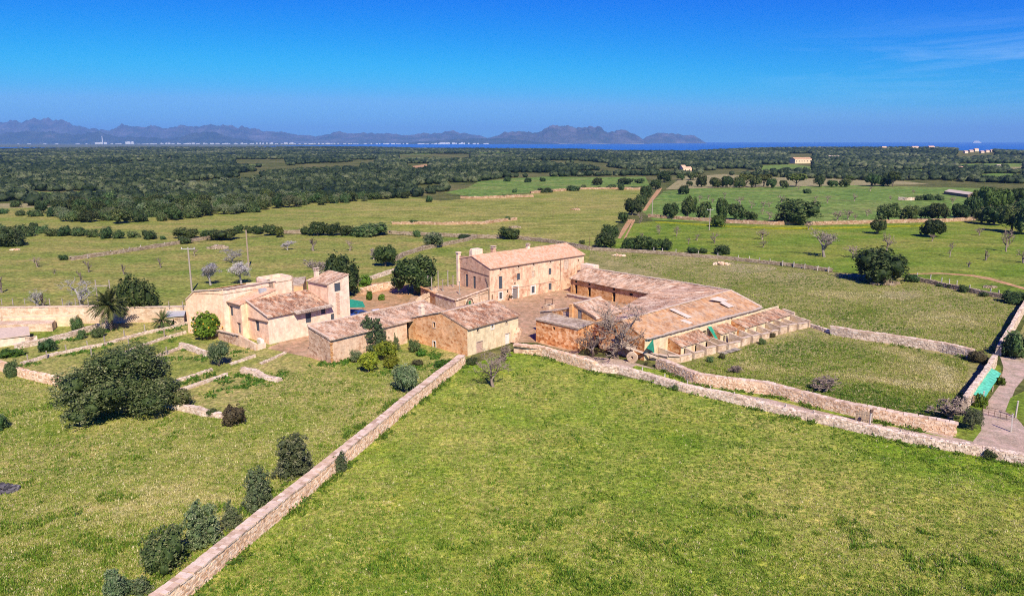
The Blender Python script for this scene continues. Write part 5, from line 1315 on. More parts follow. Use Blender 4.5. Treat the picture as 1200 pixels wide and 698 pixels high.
dry_wall('dry_stone_wall', 'pale sunlit wall rising through the left meadow to the mastic thicket', 'wall',
         [(83, 305), (140, 297), (200, 287.5), (222, 284), (246, 280)], 0.96, 0.9, 1.0, 'stone_far', stone=0.6, rough=0.2)
dry_wall('dry_stone_wall', 'low wall piece glimpsed between the dark trees of the left meadow line', 'wall',
         [(333, 273.5), (345, 273.6), (352, 273.5)], 1.12, 0.8, 0.9, 'stone_far', stone=0.6)
dry_wall('dry_stone_wall', 'earthen wall at the far end of the wide tan meadow', 'wall',
         [(622, 226.8), (650, 224.5), (683, 222), (720, 222), (756, 222.4)], 1.20, 1.2, 1.6, 'stone_ofar', stone=1.2, rough=0.25)
dry_wall('dry_stone_wall', 'short earthen wall among bushes at the left end of the far meadow', 'wall',
         [(541, 232.6), (560, 233), (590, 232), (625, 231)], 1.20, 1.2, 1.6, 'stone_ofar', stone=1.2, rough=0.25)
dry_wall('dry_stone_wall', 'pale low wall in the farthest field of small bare trees', 'wall', [(1053, 234.5), (1062, 235), (1072, 234.8)], 1.6, 0.8, 1.0, 'stone_pale', stone=0.9)
# kitchen garden on the left
for px, hh, lab in (([(26, 427.5), (60, 417), (120, 405), (165, 392.5), (222, 379.5)], 0.4, 'upper white kerb of the kitchen garden, carrying the row of posts'),
                    ([(140, 417.5), (165, 407), (190, 398), (217, 391)], 0.35, 'second white kerb of the kitchen garden from the top'),
                    ([(168, 427), (190, 417), (214, 407.5)], 0.4, 'third white kerb of the kitchen garden, meeting the short thick wall'),
                    ([(186, 455), (215, 445), (249, 434)], 0.35, 'broken kerb running up to the round olive in the garden'),
                    ([(270, 427.5), (299, 418)], 0.3, 'short kerb right of the round olive below the peach house'),
                    ([(205, 461), (240, 449), (266, 440)], 0.4, 'lower stone kerb passing the grey herb clump'),
                    ([(306, 427), (335, 414)], 0.3, 'lowest kerb reaching the earth yard of the peach house')):
    dry_wall('garden_kerb', lab, 'kerb', px, hh, 0.35, 0.5, 'stone_pale', stone=0.35, rough=0.3)
dry_wall('dry_stone_wall', 'short thick whitewashed garden wall left of the round olive', 'wall', [(212, 407), (228, 412), (243, 418)], 0.9, 0.5, 0.6, 'stone_pale', stone=0.3)
dry_wall('dry_stone_wall', 'weathered wall above the crown of the big carob tree at the left', 'wall', [(-4, 430), (6, 435), (27, 441), (50, 447), (77, 453)], 1.3, 0.6, 0.8, 'stone_warm', stone=0.33, rough=0.25)
dry_wall('dry_stone_wall', 'crumbled low wall between the big carob and the reddish bush', 'wall', [(194, 475), (215, 480), (240, 486), (263, 489)], 0.6, 0.7, 1.0, 'stone_pale', stone=0.32, rough=0.5)
dry_wall('dry_stone_wall', 'heap-like ruined wall in the lower kitchen garden', 'wall', [(285, 436), (300, 439), (312, 444), (328, 447)], 0.55, 0.8, 1.2, 'stone_pale', stone=0.35, rough=0.6)
dry_wall('dry_stone_wall', 'low plastered wall beside the sheds and basin at the far left', 'wall', [(18, 409), (50, 403), (80, 396), (112, 386), (130, 384)], 0.9, 0.5, 0.6, 'stone_pale', stone=0.4)
dry_wall('dry_stone_wall', 'ochre terrace wall on the bank behind the yard canopy', 'wall', [(424, 345), (440, 341), (458, 338), (472, 333)], 1.6, 0.6, 0.8, 'stone_warm', stone=0.4, rough=0.2)
dry_wall('dry_stone_wall', 'second pale terrace wall just below the curving field wall', 'wall', [(408, 338), (424, 331), (447, 324), (465, 318), (474, 308)], 0.9, 0.6, 0.8, 'stone_pale', stone=0.45, rough=0.3)

def rock_pile(px, py, w, n, mat, label, cat='rocks', hgt=0.5):
    p = P(px, py); W = w * mpp(p); m = MB()
    for k in range(n):
        a = R.uniform(0, 6.28); r = W / 2 * math.sqrt(R.random()); s = W * R.uniform(0.06, 0.16)
        z = hgt * W * 0.35 * max(0, 1 - (2 * r / W)) * R.random()
        m.box((r * math.cos(a), r * math.sin(a) * 0.6, z + s * 0.2), (s * 1.3, s, s * 0.7), R.uniform(0, 3), R.random(), 0.35, tilt=R.uniform(-0.3, 0.3))
    o = m.build('rock_pile', MT[mat]); o.location = p; tag(o, label, cat)
rock_pile(255, 291, 22, 130, 'stone_far', 'heap of pale stones and dead branches in the left meadow')
rock_pile(603, 267, 14, 60, 'stone_far', 'pale stone heap right of the small oak in the wide meadow')
rock_pile(675, 246, 12, 40, 'stone_ofar', 'scattered white stones in the middle of the wide meadow')
rock_pile(845, 310, 20, 30, 'stone_warm', 'flat scatter of ochre stones on the pasture behind the pens')
rock_pile(1160, 337, 16, 60, 'stone_far', 'tumbled white stones beside the farm track at the right')
rock_pile(18, 293, 12, 40, 'stone_warm', 'small orange spoil heap in the scrub at the far left')
rock_pile(4, 574, 34, 90, 'slate', 'grey heap of old roof sheets and stones cut by the left photo edge', hgt=0.3)
rock_pile(725, 300, 16, 26, 'stone_warm', 'ochre stones below the oaks at the field wall near the farmhouse')
rock_pile(1036, 333, 30, 60, 'stone_far', 'white stones at the foot of the big round oak')

def post(px, py, hpx, label, group, w=0.13, mat='post'):
    p = P(px, py); hh = hpx * mpp(p) * 1.03
    m = MB(); m.box((0, 0, hh / 2 - 0.1), (w, w, hh + 0.2), R.uniform(0, 1.5), R.random(), 0.12); m.box((0, 0, hh - 0.04), (w * 1.25, w * 1.25, 0.07), 0.4, R.random())
    o = m.build('fence_post', MT[mat]); o.location = p; o.rotation_euler = (R.uniform(-0.04, 0.04), R.uniform(-0.04, 0.04), 0)
    tag(o, label, 'post', group)
ORD = ['first', 'second', 'third', 'fourth', 'fifth', 'sixth', 'seventh', 'eighth', 'ninth', 'tenth', 'eleventh', 'twelfth', 'thirteenth', 'fourteenth', 'fifteenth', 'sixteenth', 'seventeenth', 'eighteenth', 'nineteenth', 'twentieth', 'twenty-first', 'twenty-second', 'twenty-third', 'twenty-fourth', 'twenty-fifth', 'twenty-sixth']
for k, (x, y) in enumerate([(752, 441), (779, 449), (805, 456), (832, 463), (860, 470), (887, 476.5), (920, 484), (953, 491.5), (987, 500), (1019, 507), (1055, 514), (1091, 523), (1129, 530), (1166, 536), (1195, 541)]):
    post(x, y, 11, ORD[k] + ' thin white post on the grey lawn wall, counted from the hut end', 'white posts along the grey lawn wall', 0.12)
for k, (x, y) in enumerate([(33, 425), (55, 420), (78, 413), (103, 408), (123, 403), (146, 395.5), (170, 389)]):
    post(x, y, 9, ORD[k] + ' concrete post from the left along the top garden kerb', 'posts along the top garden kerb', 0.16, 'concrete')
for k, (x, y) in enumerate([(107, 416), (151, 406), (193, 395), (230, 389.5), (174, 423), (196, 416)]):
    post(x, y, 10, ORD[k] + ' of the loose garden posts between the kerbs', 'loose posts among the garden kerbs', 0.15, 'concrete')
p0 = P(0, 383)
for k, x in enumerate([4, 17, 31, 60, 75, 90, 105, 199, 215]):
    p = P(x, 358.6 if x < 120 else 357.5, 3.7 if x < 120 else 3.1)
    m = MB(); m.box((0, 0, 0.55), (0.14, 0.14, 1.3), R.uniform(0, 1), R.random(), 0.1); m.box((0, 0, 1.2), (0.17, 0.17, 0.07), 0.4)
    o = m.build('fence_post', MT['concrete']); o.location = P(x, 377.8, 0) * [1, 1, 0] + np.array([0, 0.35, 3.7 if x < 120 else 3.1])
    tag(o, ORD[k] + ' post from the left on top of the tall retaining wall', 'post', 'posts on the tall retaining wall')
for k, (x, y) in enumerate([(766, 296), (776, 297), (792, 298), (818, 300), (841, 302.5), (865, 305), (878, 306.5), (890, 308), (902, 309.5), (917, 311.5), (930, 313), (943, 315), (958, 317), (971, 318.5)]):
    post(x, y, 6, ORD[k] + ' small post from the left along the thin pasture wall', 'small posts along the thin pasture wall', 0.18)
for k, (x, y) in enumerate([(1074, 327.5), (1090, 330), (1103, 333), (1112, 335), (1121, 337), (1136, 342), (1160, 346), (1170, 348)]):
    post(x, y, 8, ORD[k] + ' pale post from the left on the tumbled wall right of the oak', 'pale posts on the tumbled wall', 0.17)
for k, (x, y) in enumerate([(103, 303), (112, 301), (130, 298), (145, 296), (152, 294), (165, 292), (182, 290), (193, 288.5)]):
    post(x, y, 4.5, ORD[k] + ' tiny post from the left on the sunlit meadow wall', 'tiny posts on the sunlit meadow wall', 0.2)
for k, (x, y) in enumerate([(1185, 506), (1190, 489), (1151, 472)]):
    post(x, y, (22, 20, 14)[k], ['leaning pale', 'taller white', 'slim grey'][k] + ' gate post beside the lane bend', 'gate posts at the lane bend', 0.16)
# iron field gate
root = thing('field_gate', 'low rusty iron gate across the dirt lane near the shelter', 'gate', P(1170, 489))
g0 = P(1151, 486) - P(1170, 489); g1 = P(1186, 494) - P(1170, 489)
m = MB()
for z in (0.25, 0.6, 0.95, 1.25): m.beam(g0 + [0, 0, z], g1 + [0, 0, z], 0.035)
m.build('rail', MT['iron'], root)
m = MB()
for f in np.linspace(0, 1, 6): m.beam(g0 + (g1 - g0) * f + [0, 0, 0.1], g0 + (g1 - g0) * f + [0, 0, 1.2], 0.04)
m.build('upright', MT['iron'], root)
# wooden gate in the thick wall and its sign post
root = thing('wooden_gate', 'grey plank gate standing against the thick wall by the lane', 'gate', P(1012, 494))
m = MB()
for k in range(7): m.box((-0.9 + k * 0.3, -0.15, 0.75), (0.25, 0.05, 1.5), 0, R.random(), 0.04)
m.build('boards', MT['pole'], root)
m = MB()
for z in (0.4, 1.15): m.box((0, -0.2, z), (2.1, 0.05, 0.12))
m.build('rail', MT['pole'], root)
root.rotation_euler = (0, 0, -0.35)
root = thing('gate_post', 'slim pale post with small dark box beside the plank gate', 'post', P(1019, 500))
m = MB(); m.box((0, 0, 1.2), (0.14, 0.14, 2.4)); m.build('shaft', MT['post'], root)
m = MB(); m.box((0, -0.1, 2.2), (0.35, 0.2, 0.4)); m.build('meter_box', MT['iron'], root)

def pole(px, py, ptop, label, arm=True, r=0.15, mat='pole', armw=1.6, lean=0.0):
    p = P(px, py); hh = (py - ptop) * mpp(p) * 1.04
    root = thing('utility_pole', label, 'pole', p)
    m = MB(); m.tube([(0, 0, -0.2), (lean * 0.5, 0, hh * 0.5), (lean, 0, hh)], [r, r * 0.85, r * 0.7], 10, 0.6); m.build('shaft', MT[mat], root)
    if arm:
        m = MB(); m.box((lean, 0, hh - 0.25), (armw * 2, 0.14, 0.14), 0.15); ao = m.build('crossarm', MT['steel'], root)
        for k in (-0.9, 0, 0.9):
            m = MB(); m.tube([(lean + k * armw, k * 0.14, hh - 0.2), (lean + k * armw, k * 0.14, hh + 0.15)], 0.08, 8); m.build('insulator', MT['white_paint'], ao)
pole(225, 341.8, 292, 'pale utility pole with crossarm left of the white almond trees', mat='concrete', r=0.24)
pole(291.5, 313, 271, 'bare tan timber pole without crossarm behind the white almond trees', arm=False, r=0.26)
pole(831, 270, 246, 'grey utility pole with wide crossarm before the row of oaks', mat='concrete', r=0.2, armw=1.3)
pole(764, 254.5, 234, 'pale pole beside the double farm track and the lane oaks', arm=False, mat='concrete', r=0.22)
pole(648, 257, 246, 'thin dark pole standing alone in the wide meadow', arm=False, r=0.09, mat='iron')
pole(691, 291, 276, 'thin dark pole beside the oaks at the field wall corner', arm=False, r=0.12, mat='iron')
# H-shaped frame by the palm
root = thing('goal_shaped_pergola', 'white H-shaped frame of two poles and a bar behind the palm', 'frame', P(122, 353))
for px, pt, w in ((114.5, 327, 0), (130.5, 327, 0)):
    p = P(px, 353.5) - P(122, 353); m = MB(); hh = (353 - pt) * mpp(P(122, 353)); m.tube([(p[0], p[1], 0), (p[0], p[1], hh)], 0.13, 8); m.build('pole', MT['concrete'], root)
p = P(114.5, 353.5) - P(122, 353); p2 = P(130.5, 353.5) - P(122, 353); z = 19 * mpp(P(122, 353))
m = MB(); m.beam(p + [0, 0, z], p2 + [0, 0, z], 0.25); m.build('bar', MT['concrete'], root)

# ------------------------------------------------------------------ trees and shrubs
ICO_V = None
def ico(sub):
    t = (1 + 5 ** 0.5) / 2
    V = [(-1, t, 0), (1, t, 0), (-1, -t, 0), (1, -t, 0), (0, -1, t), (0, 1, t), (0, -1, -t), (0, 1, -t), (t, 0, -1), (t, 0, 1), (-t, 0, -1), (-t, 0, 1)]
    F = [(0, 11, 5), (0, 5, 1), (0, 1, 7), (0, 7, 10), (0, 10, 11), (1, 5, 9), (5, 11, 4), (11, 10, 2), (10, 7, 6), (7, 1, 8), (3, 9, 4), (3, 4, 2), (3, 2, 6), (3, 6, 8), (3, 8, 9), (4, 9, 5), (2, 4, 11), (6, 2, 10), (8, 6, 7), (9, 8, 1)]
    V = [np.array(v) / np.linalg.norm(v) for v in V]
    for _ in range(sub):
        mid = {}; F2 = []
        def M_(a, b):
            k = (min(a, b), max(a, b))
            if k not in mid:
                v = V[a] + V[b]; V.append(v / np.linalg.norm(v)); mid[k] = len(V) - 1
            return mid[k]
        for a, b, c in F:
            x, y, z = M_(a, b), M_(b, c), M_(c, a)
            F2 += [(a, x, z), (b, y, x), (c, z, y), (x, y, z)]
        F = F2
    return np.array(V), np.array(F)
ICO0 = ico(0); ICO1 = ico(1); ICO2 = ico(2)

def crown_mesh(name, seed, lobes, nleaf, leaf, mat, core=0.74, tint_bias=0.0, up=0.25, fruit=0):
    """a crown as many small leaf sprays scattered through the shells of uneven lobes, over a broken inner mass"""
    rg = np.random.default_rng(seed)
    V = []; F = []; T = []; nv = 0
    vol = np.array([l[3] * l[4] * l[5] for l in lobes]) ** (2 / 3); vol /= vol.sum()
    for li, (cx, cy, cz, rx, ry, rz) in enumerate(lobes):
        c = np.array([cx, cy, cz]); r = np.array([rx, ry, rz])
        iv, if_ = ICO1
        d = 1 + rg.uniform(-0.28, 0.18, len(iv))
        v = c + iv * r * core * d[:, None]
        # inner mass as triangles stored as degenerate quads
        V.append(v); F.append(np.column_stack([if_[:, 0], if_[:, 1], if_[:, 2], if_[:, 2]]) + nv); T.append(rg.uniform(0.0, 0.35, len(if_))); nv += len(v)  # inner mass keeps to dark tints, crown shade put into its colour
        n = int(nleaf * vol[li]) + 8
        # clumps on the lobe
        ncl = max(6, n // 14)
        dirs = rg.normal(size=(ncl, 3)); dirs /= np.linalg.norm(dirs, axis=1)[:, None]
        dirs[:, 2] = np.where((dirs[:, 2] < -0.55) & (rg.random(ncl) < 0.7), -dirs[:, 2], dirs[:, 2])
        rad = rg.uniform(0.74, 1.12, ncl) + (rg.random(ncl) < 0.10) * rg.uniform(0.05, 0.25, ncl)
        ct = rg.uniform(0, 1, ncl)
        k = rg.integers(0, ncl, n)
        dd = dirs[k] + rg.normal(scale=0.16, size=(n, 3))
        dd /= np.linalg.norm(dd, axis=1)[:, None]
        pos = c + dd * r * (rad[k] + rg.normal(scale=0.06, size=n))[:, None]
        nr = dd + rg.normal(scale=1.0, size=(n, 3)); nr[:, 2] += up
        nr /= np.linalg.norm(nr, axis=1)[:, None]
        a = np.cross(nr, rg.normal(size=(n, 3))); a /= np.linalg.norm(a, axis=1)[:, None] + 1e-9
        b = np.cross(nr, a)
        s = leaf * rg.uniform(0.55, 1.3, n)[:, None]
        q = np.stack([pos - a * s, pos - b * s * 0.5 + nr * s * 0.15, pos + a * s, pos + b * s * 0.5 - nr * s * 0.15], 1).reshape(-1, 3)
        V.append(q); F.append(np.arange(4 * n).reshape(n, 4) + nv); nv += 4 * n
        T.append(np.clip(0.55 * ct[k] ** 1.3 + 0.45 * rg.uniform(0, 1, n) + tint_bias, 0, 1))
    V = np.concatenate(V); F = np.concatenate(F); T = np.concatenate(T)
    # split degenerate quads into a clean face list
    tri = F[:, 2] == F[:, 3]
    me = bpy.data.meshes.new(name)
    me.vertices.add(len(V)); me.vertices.foreach_set("co", V.astype(np.float32).ravel())
    ft = F[tri][:, :3]; fq = F[~tri]
    loops = np.concatenate([ft.ravel(), fq.ravel()]).astype(np.int32)
    me.loops.add(len(loops)); me.loops.foreach_set("vertex_index", loops)
    me.polygons.add(len(ft) + len(fq))
    st = np.concatenate([np.arange(len(ft)) * 3, len(ft) * 3 + np.arange(len(fq)) * 4]).astype(np.int32)
    me.polygons.foreach_set("loop_start", st)
    me.materials.append(mat)
    at = me.attributes.new("tint", 'FLOAT', 'FACE'); at.data.foreach_set("value", np.concatenate([T[tri], T[~tri]]).astype(np.float32))
    me.update(calc_edges=True)
    return me

def lobes_round(rg, n, w=0.5, z0=0.22, z1=1.0, flat=1.0):
    """unit crown: width 1, height 1"""
    L_ = [(0, 0, (z0 + z1) / 2, w * 0.78, w * 0.78, (z1 - z0) / 2 * 0.88)]
    for k in range(n):
        a = 2 * math.pi * k / n + rg.uniform(-0.4, 0.4); r = w * rg.uniform(0.38, 0.66); s = w * rg.uniform(0.30, 0.48)
        z = z0 + (z1 - z0) * rg.uniform(0.2, 0.78)
        sz = s * (z1 - z0) / (2 * w) * 1.9 * flat
        z = min(max(z, z0 + sz * 0.7), z1 - sz * 0.9)
        L_.append((math.cos(a) * r, math.sin(a) * r, z, s, s, sz))
    return L_

def trunk_mesh(name, seed, h, r, mat, split=3, spread=0.25):
    rg = random.Random(seed); m = MB()
    f = h * 0.45
    m.tube([(0, 0, -0.05), (rg.uniform(-.02, .02), rg.uniform(-.02, .02), f * 0.5), (rg.uniform(-.04, .04), rg.uniform(-.04, .04), f)], [r * 1.25, r, r * 0.85], 8, 0.4)
    for k in range(split):
        a = 2 * math.pi * k / split + rg.uniform(-0.5, 0.5); s = spread * rg.uniform(0.7, 1.2)
        m.tube([(0, 0, f * 0.9), (math.cos(a) * s * 0.5, math.sin(a) * s * 0.5, f + (h - f) * 0.45), (math.cos(a) * s, math.sin(a) * s, h)], [r * 0.6, r * 0.45, r * 0.25], 6, 0.5)
    return m.mesh(name, mat)

def bare_mesh(name, seed, mat, levels=5, spread=0.55, nb=4, r0=0.035, trunk=0.3, lean=0.0, twig=1.0, blossom=0, shape=1.0):
    """leafless tree, unit height and about unit width"""
    rg = random.Random(seed); m = MB(); tips = []
    def grow(p, d, ln, r, lv):
        n = 3 if lv < 2 else 2
        pts = [p]; 
        for i in range(n):
            d = (d + Vector((rg.uniform(-.25, .25), rg.uniform(-.25, .25), rg.uniform(-0.1, 0.2)))).normalized()
            pts.append(pts[-1] + d * ln / n)
        m.tube(pts, [r * (1 - 0.45 * i / n) for i in range(n + 1)], 6 if lv < 2 else 4 if lv < 3 else 3, rg.random(), False)
        if lv >= levels:
            tips.append((pts[-1], d)); return
        k = nb if lv == 0 else rg.choice((2, 3, 3, 4)) if lv < levels - 1 else rg.choice((3, 4))
        for j in range(k):
            t = 1.0 if j == 0 else rg.uniform(0.45, 1.0)
            q_ = pts[0].lerp(pts[-1], t) if n == 1 else (pts[-1] if t > 0.9 else pts[1].lerp(pts[-1], (t - 0.45) / 0.55))
            side = Vector((rg.gauss(0, 1), rg.gauss(0, 1), rg.gauss(0, 0.5) + 0.1)).normalized()
            nd = (d * (1 - spread) + side * spread * 1.25 + Vector((0, 0, 0.12))).normalized()
            grow(q_, nd, ln * rg.uniform(0.58, 0.82), max(r * (0.55 if lv else 0.6), 0.0022 * twig), lv + 1)
    grow(Vector((0, 0, -0.02)), Vector((lean, 0, 1)).normalized(), trunk, r0, 0)
    zs = max(v[2] for v in m.v); xs = sorted(math.hypot(v[0], v[1]) for v in m.v)[int(len(m.v) * 0.98)]
    cx = sum(p.x for p, d in tips) / len(tips); cy = sum(p.y for p, d in tips) / len(tips); cz = sum(p.z for p, d in tips) / len(tips)
    def rec(x, y, z): k = max(0.0, z) / cz; return (x - cx * k, y - cy * k, z)
    m.v = [rec(*v) for v in m.v]; tips = [(Vector(rec(*p)), d) for p, d in tips]
    xs = sorted(math.hypot(v[0], v[1]) for v in m.v)[int(len(m.v) * 0.95)]
    m.v = [(x / xs * 0.5, y / xs * 0.5, z / zs) for x, y, z in m.v]
    bm_ = None
    if blossom:
        bm_ = MB()
        for p, d in tips:
            p = Vector((p.x / xs * 0.5, p.y / xs * 0.5, p.z / zs))
            for k in range(blossom):
                o = p + Vector((rg.gauss(0, .03), rg.gauss(0, .03), rg.gauss(0, .03))); s = rg.uniform(0.008, 0.02)
                a = Vector((rg.gauss(0, 1), rg.gauss(0, 1), rg.gauss(0, 1))).normalized() * s; b = a.orthogonal().normalized() * s
                bm_.add([o - a, o - b, o + a, o + b], [(0, 1, 2, 3)], rg.random())
        bm_ = bm_.mesh(name + '_blossom', MT['blossom'])
    return m.mesh(name, mat), bm_

rg0 = random.Random(3)
PRO = {}
def proto(kind, n, fn): PRO[kind] = [fn(i) for i in range(n)]
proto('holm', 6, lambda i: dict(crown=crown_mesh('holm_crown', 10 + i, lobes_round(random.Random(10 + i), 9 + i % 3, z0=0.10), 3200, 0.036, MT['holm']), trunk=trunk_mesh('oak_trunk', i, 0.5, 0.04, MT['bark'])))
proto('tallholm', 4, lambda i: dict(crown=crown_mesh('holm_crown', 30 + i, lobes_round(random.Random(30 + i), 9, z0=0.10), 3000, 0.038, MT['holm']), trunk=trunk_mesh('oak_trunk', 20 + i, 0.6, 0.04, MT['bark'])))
proto('shrub', 6, lambda i: dict(crown=crown_mesh('shrub_crown', 50 + i, lobes_round(random.Random(50 + i), 8, z0=-0.22, flat=0.9), 3200, 0.036, MT['shrub'])))
proto('olive', 4, lambda i: dict(crown=crown_mesh('olive_crown', 70 + i, lobes_round(random.Random(70 + i), 9, z0=0.15), 4200, 0.027, MT['olive_leaf'], core=0.58), trunk=trunk_mesh('olive_trunk', 40 + i, 0.45, 0.05, MT['bark'])))
def lobes_upright(i):
    rg = random.Random(300 + i); L_ = []
    for k in range(5 + i % 2):
        a = 2 * math.pi * k / 5 + rg.uniform(-.5, .5); r = rg.uniform(0.12, 0.36); top = rg.uniform(0.58, 1.0) if k else 1.0; s = rg.uniform(0.18, 0.27)
        x, y = math.cos(a) * r, math.sin(a) * r
        for z in np.arange(0.12, top - 0.1, 0.2): L_.append((x * (1 - 0.3 * z) + rg.uniform(-.06, .06), y * (1 - 0.3 * z) + rg.uniform(-.06, .06), z, s * (1.15 - 0.45 * z / top), s * (1.15 - 0.45 * z / top), 0.15))
        L_.append((x * .7, y * .7, top - 0.09, s * 0.5, s * 0.5, 0.10))
    return L_
proto('upright', 5, lambda i: dict(crown=crown_mesh('upright_crown', 80 + i, lobes_upright(i), 7500, 0.024, MT['olive_leaf'], core=0.55, tint_bias=-0.04), trunk=trunk_mesh('shrub_stem', 60 + i, 0.4, 0.03, MT['bark'])))
proto('lemon', 3, lambda i: dict(crown=crown_mesh('citrus_crown', 90 + i, lobes_round(random.Random(90 + i), 8, z0=0.12), 2000, 0.045, MT['lemon'], core=0.68), trunk=trunk_mesh('citrus_trunk', 70 + i, 0.45, 0.035, MT['bark'])))
proto('pine', 3, lambda i: dict(crown=crown_mesh('pine_crown', 100 + i, lobes_round(random.Random(100 + i), 10, z0=0.42), 1500, 0.05, MT['pine'], core=0.72), trunk=trunk_mesh('pine_trunk', 80 + i, 0.65, 0.035, MT['bark'], 4, 0.3)))
proto('red', 2, lambda i: dict(crown=crown_mesh('red_crown', 110 + i, lobes_round(random.Random(110 + i), 8, z0=-0.1), 2200, 0.04, MT['red_shrub'])))
proto('herb', 3, lambda i: dict(crown=crown_mesh('herb_crown', 120 + i, lobes_round(random.Random(120 + i), 7, z0=-0.25, flat=.8), 900, 0.06, MT['herb'])))
proto('lightolive', 2, lambda i: dict(crown=crown_mesh('light_crown', 130 + i, lobes_round(random.Random(130 + i), 10, z0=0.08), 2200, 0.045, MT['pine'], tint_bias=-0.25), trunk=trunk_mesh('tree_trunk', 90 + i, 0.5, 0.04, MT['bark'])))
def b_(kind, n, mat, **kw):
    PRO[kind] = []
    for i in range(n):
        me, bl = bare_mesh(kind + '_branches', 200 + 17 * i + len(kind), mat, **kw)
        PRO[kind].append(dict(branches=me, **({'blossom': bl} if bl else {})))
b_('bare', 3, MT['twig'], levels=6, twig=1.05, spread=0.48, r0=0.03)
b_('brownbare', 2, MT['twig'], levels=6, twig=0.9, spread=0.5, r0=0.03)
b_('barebush', 3, MT['twig'], levels=5, twig=1.6, trunk=0.12, nb=6, spread=0.62, r0=0.02)
b_('almond', 3, MT['bark_grey'], levels=6, blossom=3, trunk=0.34, r0=0.04, twig=0.8)
b_('paleberry', 2, MT['twig_pale'], levels=6, trunk=0.25, twig=1.6)
b_('dead', 3, MT['bark_white'], levels=5, trunk=0.35, r0=0.05, spread=0.5, twig=1.5)
b_('smallbare', 4, MT['twig'], levels=4, trunk=0.35, r0=0.05, twig=3, blossom=0)
b_('stump', 3, MT['bark'], levels=2, trunk=0.5, r0=0.09, spread=0.4, twig=6, lean=0.25)

def plant(kind, px, py, w, h, label, cat, name, group=None, v=None, low=None, rz=None):
    """px,py foot of the plant in the photograph, w,h its size there in photo pixels"""
    lst = PRO[kind]; pr = lst[(R.randrange(len(lst)) if v is None else v) % len(lst)]
    p = P(px, py); W = w * mpp(p)
    el = math.atan2(H, p[1])
    kf = 0.05 if kind in ('bare', 'brownbare', 'almond', 'paleberry', 'dead', 'smallbare', 'stump') else 0.55
    Hm = max(0.35 * h * mpp(p), (h * mpp(p) - kf * W * math.sin(el)) / math.cos(el))
    lowk = ('shrub', 'upright', 'red', 'herb', 'barebush', 'olive', 'lemon')
    if (kind in lowk) if low is None else low:
        dv = p[:2] / np.linalg.norm(p[:2]); p = p + np.array([dv[0], dv[1], 0]) * W * 0.33
    root = thing(name, label, cat, p, R.uniform(0, 6.28) if rz is None else rz, group)
    sc_ = (W * 1.04, W * R.uniform(0.92, 1.08), Hm)
    for part in ('crown', 'trunk', 'branches', 'blossom'):
        if part in pr: link(part, pr[part], root, scale=sc_)
    return root

def row(kind, items, what, cat, name, group, lowopt=None):
    items = sorted(items)
    n = len(items)
    for k, it in enumerate(items):
        px, py, w, h = it
        o = ORD[k] if k < len(ORD) else None
        lab = (o + ' from the left of the ' + what) if n > 1 else what
        if len(lab.split()) > 16: print('LONG', lab)
        plant(kind, px, py, w, h, lab, cat, name, group, low=lowopt)

# the big carob at the left
rg = random.Random(5)
LB = [(0, 0, 0.42, 0.36, 0.34, 0.40)]
for k in range(30):
    a = rg.uniform(0, 6.28); r = 0.42 * math.sqrt(rg.random()); s = rg.uniform(0.11, 0.19)
    LB.append((math.cos(a) * r, math.sin(a) * r, (0.90 - 2.6 * r * r) * rg.uniform(0.30, 1.0) + 0.02, s, s, s * 1.15))
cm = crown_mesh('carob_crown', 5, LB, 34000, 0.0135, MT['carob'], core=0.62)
pc = P(127, 497); W = 150 * mpp(pc)
root = thing('carob_tree', 'huge dark carob tree with broad rounded crown reaching the grass at the left', 'tree', pc + np.array([-0.6, 4.5, 0]))
link('crown', cm, root, scale=(W * 0.89, W * 0.88, 9.1)); link('trunk', trunk_mesh('carob_trunk', 3, 0.5, 0.04, MT['bark'], 5, 0.3), root, scale=(W, W, 7.0))
cm2 = crown_mesh('carob_bough', 6, lobes_round(random.Random(8), 8, z0=0.1), 4500, 0.03, MT['carob'])
link('bough', cm2, root, loc=(6.6, 2.0, -0.3), scale=(4.6, 4.6, 3.0))

plant('upright', 346, 562, 54, 60, 'widest grey-green shrub against the lower left wall, with twiggy top', 'shrub', 'shrub', 'shrubs along the lower left wall', 0)
plant('upright', 303, 599, 36, 52, 'upright grey-green shrub next below the widest one along the lower left wall', 'shrub', 'shrub', 'shrubs along the lower left wall', 1)
plant('upright', 273, 619, 28, 34, 'smallest pale shrub tucked against the lower left wall', 'shrub', 'shrub', 'shrubs along the lower left wall', 2)
plant('upright', 237, 646, 40, 60, 'tall pointed shrub with thin top by the lower left wall', 'shrub', 'shrub', 'shrubs along the lower left wall', 3)
plant('shrub', 193, 674, 54, 58, 'dense square dark green shrub by the lower left wall', 'shrub', 'shrub', 'shrubs along the lower left wall', 1)
plant('upright', 138, 706, 38, 44, 'half-hidden shrub at the lower left corner cut by the bottom edge', 'shrub', 'shrub', 'shrubs along the lower left wall', 4)
plant('upright', 166, 700, 30, 26, 'low shrub touching the wall at the bottom edge', 'shrub', 'shrub', 'shrubs along the lower left wall', 0)
plant('upright', 398, 555, 22, 28, 'lone small shrub on the lawn side of the lower left wall', 'shrub', 'shrub', None, 2)
plant('red', 275, 500, 30, 28, 'round reddish-brown bush standing alone in the dry left field', 'bush', 'bush', None, 0)
plant('shrub', 249, 488, 15, 11, 'small grey clump on the crumbled low wall', 'bush', 'bush')
plant('shrub', 0, 505, 22, 22, 'dark bush half cut by the left edge beside the carob', 'bush', 'bush')
plant('olive', 257, 431, 30, 32, 'round olive tree in the kitchen garden', 'tree', 'olive_tree', None, 0)
r_ = plant('lemon', 243, 399, 36, 34, 'lemon tree laden with yellow fruit before the peach house', 'tree', 'lemon_tree', None, 0)
